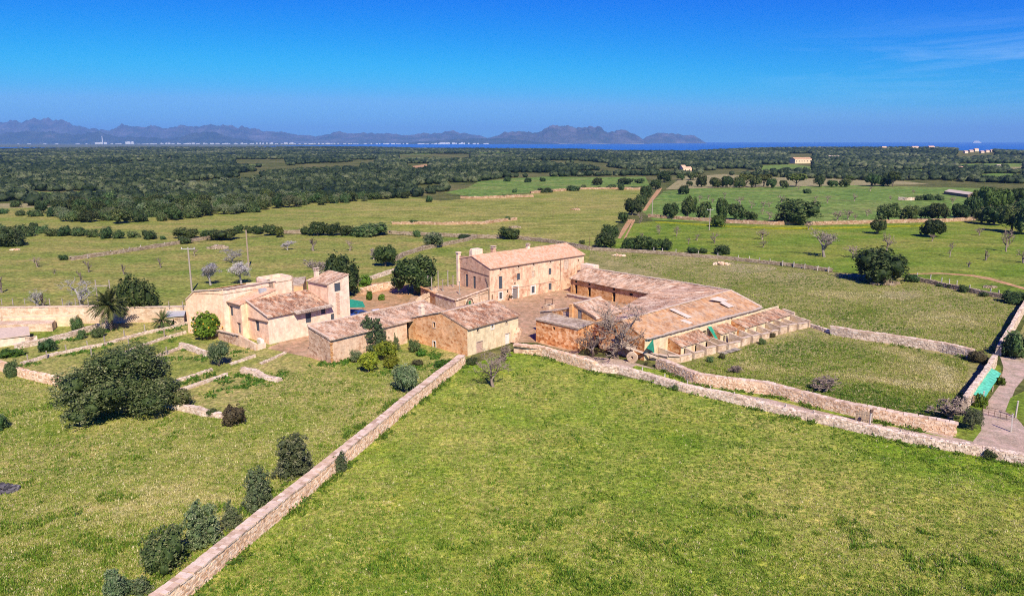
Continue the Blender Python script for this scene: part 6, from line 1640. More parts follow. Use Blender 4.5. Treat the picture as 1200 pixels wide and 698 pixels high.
for k in range(26):
    a = R.uniform(0, 6.28); z = R.uniform(0.3, 0.95); rr = 0.5 * math.sqrt(max(0.05, 1 - (2 * z - 1.15) ** 2))
    fm = MB(); iv, if_ = ICO1
    if k == 0:
        fm.add(iv * 0.13, if_); FRU = fm.mesh('lemon_fruit', MT['fruit'])
    s_ = r_.children[0].scale
    link('fruit', FRU, r_, loc=(math.cos(a) * rr * s_[0], math.sin(a) * rr * s_[1], z * s_[2]))
plant('shrub', 15, 442, 20, 20, 'grey-green bush at the left end of the weathered wall', 'bush', 'bush', None, 2)
plant('shrub', 57, 413, 22, 18, 'brownish bush on the low wall by the left sheds', 'bush', 'bush', None, 3)
plant('shrub', 90, 388, 16, 18, 'dark bush before the stepped basins', 'bush', 'bush', None, 4)
plant('shrub', 96, 398, 12, 12, 'small dark bush below the wall by the basins', 'bush', 'bush', None, 0)
plant('shrub', 115, 396, 16, 13, 'round bush at the foot of the big palm', 'bush', 'bush', None, 1)
plant('herb', 12, 419, 34, 12, 'bright green weeds below the low white shed', 'bush', 'bush')
plant('tallholm', 165, 377, 44, 54, 'dense dark tree standing right behind the big palm', 'tree', 'oak_tree', None, 0, low=True)
# by the barns
plant('upright', 440, 414, 34, 46, 'dark olive tree with double top against the long low barn', 'tree', 'olive_tree', None, 1)
plant('lemon', 453, 424, 30, 26, 'larger bright lemon tree right of the dark olive', 'tree', 'lemon_tree', None, 1)
plant('lemon', 432, 438, 28, 26, 'bright lemon tree nearest the camera below the dark olive', 'tree', 'lemon_tree', None, 2)
plant('lemon', 459, 432, 22, 16, 'small low lemon bush beneath the larger lemon tree', 'bush', 'lemon_bush', None, 0)
plant('shrub', 486, 413, 16, 16, 'round green shrub against the big orange gable', 'shrub', 'shrub', None, 5)
plant('herb', 494, 418, 14, 9, 'low bright green plant right of the round shrub', 'bush', 'bush')
plant('olive', 476, 462, 34, 36, 'silvery olive beside the lower left wall near the barn', 'tree', 'olive_tree', None, 2)
plant('olive', 418, 426, 16, 17, 'small grey shrub at the foot of the long low barn', 'shrub', 'shrub', None, 3)
plant('upright', 464, 411, 8, 22, 'thin dark sapling at the meeting of the two barns', 'shrub', 'sapling', None, 2)
plant('red', 489, 429, 16, 9, 'small brown bush in the garden below the orange gable', 'bush', 'bush', None, 1)
plant('herb', 520, 432, 24, 12, 'bright green bush at the wall corner under the orange gable', 'bush', 'bush')
plant('brownbare', 578, 453, 46, 40, 'small bare tree on the lawn before the cream barn front', 'tree', 'bare_tree', None, 0)
plant('shrub', 552, 428, 16, 10, 'low round bush at the foot of the cream barn front', 'bush', 'bush')
plant('barebush', 591, 426, 22, 26, 'twiggy bare sapling behind the small bare tree', 'shrub', 'sapling', None, 1)
plant('shrub', 628, 415, 8, 9, 'small grey weed on top of the pinkish rubble wall', 'bush', 'bush')
plant('bare', 722, 420, 84, 66, 'large bare grey tree with wide crown beside the red rubble hut', 'tree', 'bare_tree', None, 1, rz=0.4)
plant('bare', 694, 418, 46, 40, 'leaning bare tree left of the large grey one', 'tree', 'bare_tree', None, 2)
row('barebush', [(965, 462, 32, 26)], 'leafless purple-grey bush behind the thick rubble wall', 'bush', 'bare_bush', None)
plant('barebush', 1113, 496, 46, 36, 'wide leafless bush at the corner of the slanting wall', 'bush', 'bare_bush', None, 2)
plant('barebush', 862, 438, 18, 12, 'small leafless bush below the animal pens', 'bush', 'bare_bush', None, 0)
plant('olive', 1138, 506, 24, 30, 'green bush beside the rounded end of the thick wall', 'bush', 'bush', None, 1)
plant('red', 1146, 426, 24, 17, 'dark brown-green shrub where the pasture walls meet', 'shrub', 'shrub', None, 0)
plant('shrub', 1188, 421, 40, 36, 'dark evergreen shrub right of the slanting wall at the right edge', 'shrub', 'shrub', None, 0)
plant('shrub', 1190, 357, 30, 18, 'dark bush at the upper end of the slanting wall', 'bush', 'bush', None, 4)
plant('shrub', 1160, 539, 18, 14, 'small grey bush on the lawn wall by the lane', 'bush', 'bush', None, 3)
plant('herb', 1148, 478, 16, 18, 'green weeds beside the green-roofed shelter', 'bush', 'bush')
plant('herb', 1172, 452, 14, 12, 'green weeds between shelter and lane', 'bush', 'bush')
for k, (x, y, w) in enumerate([(792, 458, 9), (672, 428, 6), (812, 447, 12), (757, 428, 5), (832, 425, 9), (846, 421, 9), (893, 404, 9), (905, 396, 8)]):
    plant('red' if k % 2 else 'shrub', x, y, w, w * 0.9, ['dark tuft on the lawn side of the grey wall', 'tiny weed on the lower face of the pinkish wall', 'brownish tuft between the lane walls', 'dark round tuft by the tiny hut', 'left tuft growing before the limestone pens', 'second tuft growing before the limestone pens', 'third tuft growing before the limestone pens', 'rightmost tuft growing before the limestone pens'][k], 'bush', 'tuft')
plant('holm', 1030, 334, 64, 46, 'big round holm oak standing alone on the field wall', 'tree', 'oak_tree', None, 0, low=True)
row('shrub', [(1068, 331, 18, 11), (1114, 338, 9, 5), (1129, 343, 12, 10), (1152, 348, 12, 7), (1101, 336, 8, 4)], 'dark bushes on the tumbled wall by the round oak', 'bush', 'bush', 'bushes on the tumbled wall')
plant('tallholm', 487, 348, 60, 50, 'full dark oak beside the terrace stair', 'tree', 'oak_tree', None, 1, low=True)
plant('holm', 402, 349, 46, 54, 'dark oak directly behind the square tower', 'tree', 'oak_tree', None, 2, low=True)
plant('paleberry', 376, 331, 38, 30, 'leafless grey-pink tree left of the oak behind the tower', 'tree', 'bare_tree', None, 0)
plant('holm', 452, 312, 28, 26, 'round dark oak near the curving field wall', 'tree', 'oak_tree', None, 3)
row('herb', [(428, 336, 18, 15), (433, 352, 9, 12), (447, 352, 10, 8), (415, 330, 10, 8)], 'green shrubs on the bank behind the yard', 'shrub', 'shrub', 'shrubs on the bank behind the yard')
plant('paleberry', 438, 304, 12, 14, 'small grey bare tree left of the round dark oak', 'tree', 'bare_tree', None, 1)
plant('almond', 247, 334, 26, 27, 'white-blossomed almond tree nearest the pale utility pole', 'tree', 'almond_tree', None, 0)
plant('almond', 283, 333, 26, 27, 'white-blossomed almond tree behind the roof of the peach house', 'tree', 'almond_tree', None, 1)
plant('almond', 273, 308, 24, 17, 'farthest white-blossomed almond tree of the three, left of the timber pole', 'tree', 'almond_tree', None, 2)
plant('almond', 337, 293, 14, 11, 'tiny white almond tree in the meadow right of the timber pole', 'tree', 'almond_tree', None, 0)
plant('dead', 97, 361, 34, 36, 'bleached dead tree with spreading white limbs behind the retaining wall', 'tree', 'dead_tree', None, 0)
plant('dead', 44, 361, 26, 24, 'low bleached dead tree behind the retaining wall, left of the spreading one', 'tree', 'dead_tree', None, 1)
plant('dead', 82, 361, 12, 10, 'small fallen white branches between the two dead trees', 'branches', 'dead_tree', None, 2)
plant('stump', 51, 361, 8, 18, 'dark broken trunk beside the low bleached dead tree', 'stump', 'tree_stump')
row('stump', [(145, 321, 8, 13), (188, 314, 7, 13), (104, 319, 9, 15), (64, 321, 6, 6), (95, 332, 7, 16), (2, 343, 8, 20)], 'dark broken trunks in the left meadow', 'stump', 'tree_stump', 'broken trunks in the left meadow')
plant('smallbare', 44, 313, 13, 12, 'dark twisted tree on the left meadow wall line', 'tree', 'bare_tree')
plant('stump', 367, 294, 9, 17, 'dark forked trunk in the meadow behind the tower', 'stump', 'tree_stump')
plant('smallbare', 410, 294, 10, 13, 'small bare tree in the meadow left of the round oak', 'tree', 'bare_tree')
plant('smallbare', 228, 300, 8, 12, 'dark bare sapling above the pale utility pole', 'tree', 'bare_tree')

# evergreen rows across the middle distance
G1 = 'mastic thicket on the left meadow line'
row('holm', [(218, 279, 30, 14), (245, 279, 22, 11), (262, 281, 34, 15), (280, 273, 13, 10), (292, 273, 12, 9), (303, 274, 17, 10), (318, 276, 18, 14)], 'dark evergreens lining the top of the left meadow', 'tree', 'evergreen_tree', G1)
plant('shrub', 217, 286, 18, 9, 'low dark bush at the foot of the left meadow thicket', 'bush', 'bush')
plant('lightolive', 328, 278, 11, 13, 'small pale olive at the right end of the left meadow thicket', 'tree', 'olive_tree')
row('holm', [(358, 275, 14, 10), (372, 276, 24, 18), (390, 276, 22, 15), (408, 276, 20, 13)], 'dark evergreens behind the tower in the meadow row', 'tree', 'evergreen_tree', 'evergreen row behind the tower')
plant('shrub', 432, 278, 50, 18, 'long low dark mastic mound at the end of the meadow row', 'shrub', 'mastic_mound', None, 2)
row('shrub', [(12, 290, 38, 26), (2, 284, 22, 22), (30, 278, 24, 16), (48, 274, 22, 10), (62, 277, 18, 10), (76, 277, 18, 13), (93, 277, 20, 12), (110, 278, 16, 10), (125, 280, 18, 15), (139, 280, 15, 11), (157, 279, 16, 9), (176, 281, 18, 12), (191, 281, 8, 5), (40, 268, 10, 8)], 'dark bushes in the nearer scrub row far left', 'bush', 'bush', 'nearer scrub row at the far left')
row('shrub', [(42, 254, 19, 9), (24, 253, 11, 7), (2, 251, 16, 7), (18, 243, 13, 9), (80, 256, 24, 8), (103, 255, 15, 6), (75, 305, 11, 7), (50, 242, 18, 8), (70, 241, 22, 8)], 'isolated mounds on the scrub plain far left', 'bush', 'bush', 'isolated mounds on the left scrub plain')
plant('olive', 508, 291, 28, 20, 'grey-green tree on the curving field wall', 'tree', 'olive_tree', None, 3)
plant('shrub', 489, 278, 10, 9, 'dark bush on the straight field wall left of the farmhouse chimneys', 'bush', 'bush')
plant('shrub', 545, 280, 18, 6, 'low bushes on the straight field wall above the terrace', 'bush', 'bush')
plant('holm', 597, 280, 27, 15, 'dark oak on the straight field wall above the farmhouse roof', 'tree', 'oak_tree', None, 4)
plant('shrub', 484, 263, 15, 6, 'flat dark bush on the isolated broken wall', 'bush', 'bush')
plant('shrub', 595, 259, 9, 6, 'small dark bush at the right end of the isolated broken wall', 'bush', 'bush')
plant('shrub', 503, 237, 10, 8, 'single dark mound in the far corner of the wide meadow', 'bush', 'bush')
plant('shrub', 682, 286, 8, 5, 'small bush beside the thin pole at the field wall', 'bush', 'bush')
row('tallholm', [(708, 291, 26, 20), (715, 285, 22, 22), (730, 261, 15, 13), (741, 252, 22, 20), (751, 242, 14, 14), (757, 235, 16, 18), (768, 222, 16, 12), (778, 214, 18, 14)], 'dark oaks along the double farm track', 'tree', 'oak_tree', 'oaks along the double farm track')
row('holm', [(738, 293, 20, 16), (754, 294, 26, 20), (768, 293, 16, 15), (780, 293, 15, 14)], 'dark oaks on the field wall right of the track', 'tree', 'oak_tree', 'oaks on the wall right of the track')
row('shrub', [(812, 297, 16, 8), (824, 297, 12, 7), (846, 299, 19, 13)], 'dark mounds on the thin pasture wall', 'bush', 'bush', 'mounds on the thin pasture wall')
plant('shrub', 919, 311, 8, 4, 'small brown bush near the end of the thin pasture wall', 'bush', 'bush')
row('tallholm', [(786, 256, 20, 19), (806, 257, 19, 27), (824, 257, 19, 21), (846, 258, 16, 25), (862, 258, 24, 20), (880, 258, 16, 11)], 'dark oaks left of the giant oak, orange field wall', 'tree', 'oak_tree', 'oaks on the orange field wall')
plant('lightolive', 841, 266, 19, 15, 'paler green tree in front of the oak row by the grey pole', 'tree', 'tree')
plant('tallholm', 936, 263, 54, 30, 'giant spreading oak on the orange field wall', 'tree', 'oak_tree', None, 2)
plant('tallholm', 918, 262, 20, 16, 'smaller oak touching the left side of the giant spreading oak', 'tree', 'oak_tree', None, 3)
row('tallholm', [(1040, 261, 28, 23), (1065, 260, 22, 20), (1084, 257, 18, 16), (1099, 259, 26, 22)], 'dark oaks right of the giant oak, orange wall', 'tree', 'oak_tree', 'oaks on the wall right of the giant oak')
plant('tallholm', 1028, 274, 20, 18, 'small round oak with its shadow, in the green field', 'tree', 'oak_tree', None, 0)
plant('tallholm', 1094, 278, 32, 23, 'wide low oak in the green field before the right-hand oaks', 'tree', 'oak_tree', None, 1)
row('tallholm', [(1124, 258, 22, 20), (1138, 256, 24, 26), (1150, 262, 20, 18), (1165, 264, 30, 24), (1185, 272, 28, 30), (1204, 275, 30, 38), (1196, 256, 24, 22)], 'dark trees in the wood at the right edge', 'tree', 'oak_tree', 'dark wood at the right edge')
row('lightolive', [(1158, 246, 26, 28), (1174, 246, 24, 26), (1146, 238, 18, 16), (1192, 240, 22, 20)], 'brownish-green trees at the top of the right-edge wood', 'tree', 'olive_tree', 'brownish trees of the right-edge wood')
row('shrub', [(1076, 235, 11, 6), (1088, 235, 14, 8), (1101, 235, 13, 7)], 'dark mounds in the farthest field at the right', 'bush', 'bush', 'mounds in the farthest right field')
plant('holm', 801, 228, 13, 11, 'round oak near the left corner of the farthest field', 'tree', 'oak_tree')
plant('shrub', 946, 227, 11, 6, 'dark mound in the middle of the farthest field', 'bush', 'bush')
row('tallholm', [(822, 219, 14, 14), (838, 220, 16, 12), (852, 220, 18, 14), (866, 220, 14, 13), (812, 211, 14, 9), (885, 220, 14, 14), (904, 220, 14, 11), (918, 221, 12, 10), (960, 219, 14, 14), (975, 219, 14, 8), (990, 219, 14, 10), (1022, 218, 20, 14), (1035, 218, 18, 13), (798, 211, 10, 7), (808, 218, 8, 6)], 'dark trees bordering the top of the farthest field', 'tree', 'oak_tree', 'border trees of the farthest field')
row('pine', [(874, 219, 18, 15), (895, 219, 20, 15), (933, 219, 24, 16), (1046, 219, 16, 18), (995, 214, 12, 8)], 'yellow-green pines bordering the farthest field', 'tree', 'pine_tree', 'pines bordering the farthest field')
row('holm', [(700, 217, 13, 9), (733, 216, 20, 8), (749, 215, 13, 6)], 'dark oaks in the green strip field', 'tree', 'oak_tree', 'oaks in the green strip field')
row('shrub', [(594, 213, 10, 6), (619, 214, 10, 6), (636, 213, 8, 5), (603, 226, 7, 5), (640, 226, 20, 6), (672, 224, 20, 7), (684, 222, 8, 6), (716, 222, 14, 6), (728, 223, 8, 8), (741, 222, 14, 4), (590, 232, 7, 4), (702, 221, 6, 3)], 'bushes along the earthen wall of the far meadow', 'bush', 'bush', 'bushes along the far earthen wall')
# small bare almond trees of the right-hand fields
row('smallbare', [(793, 277, 8, 13), (807, 286, 6, 8), (817, 282, 7, 8), (837, 285, 12, 14), (893, 281, 15, 13), (894, 290, 11, 9), (772, 275, 7, 8), (947, 269, 9, 10), (1147, 276, 11, 10), (1113, 301, 7, 18)], 'small bare trees in the green field', 'tree', 'bare_tree', 'small bare trees in the green field')
plant('paleberry', 966, 301, 32, 34, 'full pinkish-grey leafless tree left of the round oak', 'tree', 'bare_tree', None, 0)
plant('smallbare', 1000, 302, 22, 14, 'low forked bare tree at the left of the round oak', 'tree', 'bare_tree')
plant('smallbare', 1039, 296, 14, 24, 'tall thin bare tree right behind the round oak', 'tree', 'bare_tree')
plant('smallbare', 1092, 283, 8, 9, 'small dead tree leaning before the wide low oak', 'tree', 'bare_tree')
plant('smallbare', 1179, 295, 14, 28, 'leaning pale bare tree near the right edge', 'tree', 'bare_tree')
plant('stump', 1155, 305, 7, 13, 'dark stump with shadow in the green field at the right', 'stump', 'tree_stump')
plant('stump', 1135, 313, 6, 8, 'short leaning stump above the farm track', 'stump', 'tree_stump')
plant('smallbare', 1199, 308, 18, 16, 'bare bush cut by the right edge above the track', 'bush', 'bare_bush')
row('smallbare', [(867, 240, 11, 10), (881, 244, 8, 10), (916, 237, 11, 9), (894, 243, 7, 8), (901, 243, 8, 8), (849, 233, 5, 8), (901, 257, 11, 10), (893, 251, 6, 8), (981, 258, 13, 12), (994, 257, 12, 12), (1002, 258, 6, 8), (1017, 253, 11, 9), (1001, 236, 7, 10), (970, 238, 7, 9), (956, 235, 5, 6), (820, 236, 6, 8), (830, 234, 5, 6), (835, 238, 5, 6), (936, 222, 5, 5), (1020, 224, 5, 6), (1043, 235, 5, 6), (1070, 227, 4, 5), (955, 240, 5, 6), (1116, 239, 7, 9)], 'little bare trees in the farthest field', 'tree', 'bare_tree', 'little bare trees in the farthest field')
row('smallbare', [(750, 262, 8, 14), (771, 272, 6, 10), (752, 280, 5, 8)], 'little bare trees beside the double track', 'tree', 'bare_tree', 'little bare trees beside the track')

# palms
def palm(px, py, w, h, th_px, label, seed, dens=70):
    p = P(px, py); k = mpp(p); Wd = w * k; Ht = h * k; rg = random.Random(seed)
    root = thing('palm_tree', label, 'palm', p)
    th_ = th_px * k
    m = MB(); m.tube([(0, 0, -0.1), (0.03, 0, th_ * 0.5), (0, 0.03, th_)], [0.42, 0.36, 0.40], 10, 0.4)
    for j in range(int(th_ / 0.16)):
        m.tube([(0, 0, j * 0.16), (0, 0, j * 0.16 + 0.09)], [0.44, 0.37], 10, rg.random(), False)
    m.build('trunk', MT['bark'], root)
    m = MB()
    for j in range(dens):
        a = rg.uniform(0, 6.28); e = rg.uniform(-0.25, 1.45); L_ = Wd * 0.52 * rg.uniform(0.85, 1.1)
        d = Vector((math.cos(a) * math.cos(e), math.sin(a) * math.cos(e), math.sin(e))); side = Vector((-math.sin(a), math.cos(a), 0))
        pos = Vector((0, 0, th_)); n = 13; tb = 0.15 if e < -0.1 else 0.0
        pts = [pos.copy()]
        for i in range(n):
            d = (d + Vector((0, 0, -0.07 - 0.03 * max(0, math.cos(e))))).normalized(); pos = pos + d * L_ / n; pts.append(pos.copy())
        tt = min(1, max(0, 0.12 + 0.42 * rg.random() + tb * 2 + (0.1 if e > 0.9 else 0)))
        for i in range(1, n):
            ll = 0.62 * math.sin(math.pi * (0.12 + 0.85 * i / n)) * Wd / 9.0 * 1.25
            up = (pts[i + 1] - pts[i]).normalized() if i < n else d
            for s in (-1, 1):
                tip = pts[i] + side * s * ll + up * ll * 0.75 + Vector((0, 0, -ll * 0.35))
                w_ = up * 0.17 * Wd / 9
                m.add([pts[i] - w_, pts[i] + w_, tip], [(0, 1, 2)], min(1, tt + rg.uniform(-0.1, 0.1)))
        m.tube(pts, [0.05 * (1 - i / (n + 2)) for i in range(n + 1)], 3, min(1, tt + 0.3), False)
    m.build('crown', MT['palm'], root)
    m = MB()
    for j in range(12):
        a = rg.uniform(0, 6.28); m.tube([(0, 0, th_), (0.45 * math.cos(a), 0.45 * math.sin(a), th_ + 0.25), (0.95 * math.cos(a), 0.95 * math.sin(a), th_ - 0.2)], 0.05, 4, rg.random())
    m.build('fruit_stalks', MT['t_orange'], root)
palm(130.5, 387, 50, 52, 29, 'tall date palm with full crown left of the dense dark tree', 4, 85)
palm(191, 384, 30, 24, 8, 'young short palm right of the dense dark tree', 9, 50)

# ------------------------------------------------------------------ woodland: nearest trees one by one, the far wood as one mass
WB = [(-200, 250), (0, 244), (60, 240), (100, 243), (140, 252), (200, 254), (240, 250), (300, 247), (350, 243), (400, 238), (440, 235), (480, 233), (520, 224), (560, 213), (600, 208), (690, 206.5), (758, 206), (790, 206), (820, 204), (1000, 211), (1040, 216), (1100, 220), (1150, 219), (1200, 224), (1400, 232)]
HOLES = [((275, 187, 336, 193.5), 0), ((466, 180.5, 552, 186.5), 0), ((556, 179, 600, 181.5), 0), ((34, 224.5, 118, 229), 0), ((890, 193, 953, 199.5), 0), ((1120, 180, 1164, 184.5), 0), ((1124, 191.5, 1200, 195.5), 0), ((1150, 203.5, 1200, 208.5), 0), ((1046, 199, 1085, 202), 0), ((476, 192, 504, 198), 0), ((924, 182, 952, 191), 0), ((1182, 194, 1200, 200), 0)]
def in_wood(px, py, tree_px=0):
    if py > np.interp(px, [q[0] for q in WB], [q[1] for q in WB]): return False
    for (a, b, c, d), _ in HOLES:
        if a < px < c and b < py < d + tree_px: return False
    return True
def D_ok(D, px): return D < 2600
rg = random.Random(21)
cand = []
Dm = 330.0
while Dm < 3950:
    s = max(8.0, 0.0078 * Dm)
    az = -0.66 + rg.uniform(0, s / Dm)
    while az < 0.66:
        x = Dm * math.sin(az) + rg.uniform(-.4, .4) * s; y = Dm * math.cos(az) + rg.uniform(-.4, .4) * s
        az += s / Dm * rg.uniform(0.8, 1.2)
        px, py = proj(x, y, 0)
        if px < -60 or px > 1260: continue
        nz = mnoise.noise((x / 130, y / 130, 0.3)) + 0.5 * mnoise.noise((x / 45, y / 45, 2.3))
        edge = np.interp(px, [q[0] for q in WB], [q[1] for q in WB]) - py
        if not in_wood(px, py, 3.0 * 857 / Dm):
            # thinning scatter below the wood's edge on the left
            if px < 520 and -20 < edge < 0 and 249 < py + 30 and py < 262 and nz > 0.22 and rg.random() < 0.8: cand.append((x, y, Dm, s, px, py, 1))
            continue
        if edge < 9 and nz < -0.15: continue
        if nz < -0.62: continue
        if Dm > coast(x, y) - 10: continue
        cl = mnoise.noise((x / 170, y / 420, 9.3)) + 0.4 * mnoise.noise((x / 60, y / 150, 12.0))
        if cl > 0.40 and D_ok(Dm, px): continue
        cand.append((x, y, Dm, s, px, py, 0))
    Dm += s * 0.95
cand.sort(key=lambda c: c[2])
near = [c for c in cand if 0 <= c[4] <= 1200][:215]
nset = set(id(c) for c in near)
for c in near:
    x, y, D, s, px, py, sc_ = c
    w = rg.uniform(5.0, 9.5); hh = w * rg.uniform(0.5, 0.8)
    kind = rg.choice(['holm', 'holm', 'shrub', 'shrub', 'olive', 'tallholm'])
    where = 'left' if px < 260 else 'centre-left' if px < 520 else 'right'
    kn = {'holm': ('round dark evergreen tree', 'tree', 'evergreen_tree'), 'tallholm': ('taller dark evergreen tree', 'tree', 'evergreen_tree'), 'shrub': ('low dark evergreen bush', 'bush', 'bush'), 'olive': ('grey-green wild olive tree', 'tree', 'olive_tree')}[kind]
    pr = PRO[kind][rg.randrange(len(PRO[kind]))]
    zone = {'left': 'the scrubby wood edge beyond the far left plain', 'centre-left': 'the wood edge beyond the wide tan meadow', 'right': 'the wood edge beyond the farthest right fields'}[where]
    root = thing(kn[2], kn[0] + ' in ' + zone, kn[1], (x, y, terr(x, y)), rg.uniform(0, 6.28), kn[0] + 's in ' + zone)
    for part in ('crown', 'trunk'):
        if part in pr: link(part, pr[part], root, scale=(w, w, hh))
far = [c for c in cand if id(c) not in nset]
rgn = np.random.default_rng(77)
Vs = []; Fs = []; Ts = []; nv = 0
for x, y, D, s, px, py, sc_ in far:
    w = max(6.0, s * 0.9) * rg.uniform(0.7, 1.25); hh = min(w * rg.uniform(0.55, 0.85), 8.5)
    if D < 1150: iv, if_ = ICO1
    else: iv, if_ = ICO0
    z0 = terr(x, y)
    d = 1 + rgn.uniform(-0.30, 0.24, len(iv))
    v = iv * d[:, None] * np.array([w / 2, w / 2, hh / 2]) + np.array([x, y, z0 + hh * 0.46])
    Vs.append(v); Fs.append(if_ + nv); nv += len(v)
    bt = 0.42 + 0.5 * mnoise.noise((x / 240, y / 240, 6.0)) + 0.35 * mnoise.noise((x / 70, y / 90, 16.0)) + rg.uniform(-0.32, 0.36)
    Ts.append(np.clip(bt + rgn.uniform(-0.22, 0.22, len(if_)), 0, 1))
    if D < 1000:
        n = 26
        dd = rgn.normal(size=(n, 3)); dd /= np.linalg.norm(dd, axis=1)[:, None]; dd[:, 2] = np.abs(dd[:, 2])
        pos = np.array([x, y, z0 + hh * 0.46]) + dd * np.array([w / 2, w / 2, hh / 2]) * rgn.uniform(0.85, 1.15, n)[:, None]
        a = rgn.normal(size=(n, 3)) * w * 0.08; b = rgn.normal(size=(n, 3)) * w * 0.08
        Vs.append(np.stack([pos - a, pos + b, pos + a], 1).reshape(-1, 3)); Fs.append(np.arange(3 * n).reshape(n, 3) + nv); nv += 3 * n
        Ts.append(np.clip(bt + rgn.uniform(-0.3, 0.35, n), 0, 1))
print('woodland', len(cand), len(far), nv)
wo = link('woodland', np_mesh('woodland', np.concatenate(Vs), np.concatenate(Fs), np.concatenate(Ts), MT['wood']))
tag(wo, 'dark evergreen woodland spreading over the plain to the sea', 'woodland', None, 'stuff')

# ------------------------------------------------------------------ far houses, town, ship
def far_house(px, py, wpx, hpx, label, cat='house', wall='w_peachpale', roofm='t_orange', group=None, rz=0.3, wins=True, d=0.7):
    p = P(px, py); k = mpp(p); w = wpx * k; hh = hpx * k; z = terr(p[0], p[1]); dp = max(6.0, w * d * 0.6)
    root = thing('farm_building' if cat != 'house' else 'country_house', label, cat, (p[0], p[1], z), rz, group)
    m = MB(); m.box((0, 0, hh * 0.36), (w, dp, hh * 0.72)); m.build('wall', MT[wall], root)
    m = MB(); a = w / 2 * 1.04; b = dp / 2 * 1.06; z0 = hh * 0.72
    m.add([(-a, -b, z0), (a, -b, z0), (a, b, z0), (-a, b, z0), (-a, 0, hh), (a, 0, hh)], [(0, 1, 5, 4), (2, 3, 4, 5), (1, 2, 5), (3, 0, 4), (3, 2, 1, 0)])
    m.uv = [(v[0], v[1]) for v in m.v]; m.build('roof', MT[roofm], root)
    if wins:
        for j in range(max(2, int(w / 5))):
            m = MB(); x = -w / 2 + (j + 0.5) * w / max(2, int(w / 5)); m.box((x, -dp / 2 - 0.02, hh * 0.38), (1.3, 0.1, 1.7)); m.build('window', MT['glass'], root)
far_house(938, 191.5, 23, 7, 'large ochre country house among the trees of the right-hand wood', wall='w_cream', roofm='t_terra')
far_house(804, 202, 11, 6.5, 'orange house at the wood edge above the oaks of the farthest field', wall='w_peach')
far_house(800, 201, 5, 7.5, 'taller pink house beside the orange one at the wood edge', wall='w_main')
far_house(765, 205, 6, 6, 'small orange house at the far end of the double track', wall='w_peach')
far_house(976, 187, 14, 4.5, 'long pale house right of the large ochre one', wall='w_peachpale', roofm='t_grey')
far_house(1124, 200, 11, 5, 'tan house in the wood beyond the right-hand fields', wall='w_cream')
far_house(1133, 208, 7, 4, 'small white house below the tan one in the right-hand wood', wall='white_paint', roofm='t_grey')
far_house(1172, 197, 13, 4.5, 'pale farm shed beside the far green strip at the right', 'barn', 'white_paint', 't_grey')
far_house(1145, 207.5, 6, 3.5, 'tiny white hut right of the small white house', wall='white_paint', roofm='t_grey')
far_house(1035, 181, 6, 4.4, 'white villa on the wooded skyline before the sea', wall='patch')
far_house(1071, 181, 9, 4.2, 'pinkish villa on the skyline right of the white villa', wall='w_peachpale')
far_house(1090, 181, 8, 4.5, 'red-roofed villa on the skyline, rightmost before the village', wall='w_peachpale')
for k, (x, w, hh) in enumerate([(1131, 5, 5.5), (1137, 6, 5), (1143, 6, 6.5), (1150, 5, 5.5), (1156, 5, 5), (1161, 4, 4.5)]):
    far_house(x, 182.6 - 0.5 * (k % 3), w * 0.95, hh * 0.5 + 0.2, ORD[k] + ' house from the left in the skyline village at the right', wall=['w_peachpale', 'trim'][k % 2], group='skyline village houses', wins=False)

rg = random.Random(99)
MT['town'] = m_plain('white_town_walls', (0.58, 0.57, 0.56), 0.9, 0.06, 0.01)
k = 0
def town_block(px, hm, wm, D, label='small white building in the town across the bay', cat='building', group='white town buildings across the bay', mat='town'):
    x = (px - 600) / FPX / (CT + ST * 184 / FPX) * D
    root = thing('town_building', label, cat, (x, D, -35), rg.uniform(-0.3, 0.3), group)
    m = MB(); m.box((0, 0, hm / 2), (wm, wm * 0.5, hm)); m.build('wall', MT[mat], root)
    m = MB(); m.box((wm * 0.1, 0, hm + hm * 0.06), (wm * 0.4, wm * 0.3, hm * 0.12)); m.build('rooftop', MT[mat], root)
for a, b, n, hmx in [(15, 60, 3, 22), (60, 110, 3, 25), (126, 146, 4, 25), (160, 176, 3, 24), (174, 232, 15, 34), (232, 300, 17, 32), (300, 345, 13, 40), (345, 400, 12, 30), (400, 480, 17, 28), (488, 520, 7, 28), (515, 550, 11, 50), (555, 575, 4, 35)]:
    for j in range(n):
        town_block(a + (b - a) * (j + rg.random()) / n, rg.uniform(0.35, 0.8) * hmx, rg.uniform(25, 85), rg.uniform(15200, 15900))
town_block(119, 38, 230, 15600, 'broad white power-station block at the left of the distant town', 'power station', None)
town_block(150, 48, 100, 15600, 'pale blue-white tall block left of the distant town', 'building', None)
town_block(155, 50, 60, 15650, 'white tower block beside the pale blue-white one', 'building', None)
x = (120 - 600) / FPX / (CT + ST * 184 / FPX) * 15500
m = MB(); m.tube([(0, 0, 0), (0, 0, 80), (0, 0, 165)], [11, 9, 8], 12); o = m.build('factory_chimney', MT['town']); o.location = (x, 15500, -35); tag(o, 'tall white chimney rising above the distant power station', 'chimney')
# pale beach under the cape
m = MB(); 
for a, b in ((560, 755),):
    n = 40; V = []; F = []
    for i in range(n + 1):
        px = a + (b - a) * i / n; u = (px - 600) / FPX / (CT + ST * 184 / FPX)
        D = 17350 - 60 * math.sin(i * 0.7)
        V += [(u * D, D, -34.9), (u * (D + 260), D + 260, -14)]
    for i in range(n): F.append((2 * i, 2 * i + 2, 2 * i + 3, 2 * i + 1))
m.add(V, F); o = m.build('beach', MT['drystraw'], None, False, 'structure')
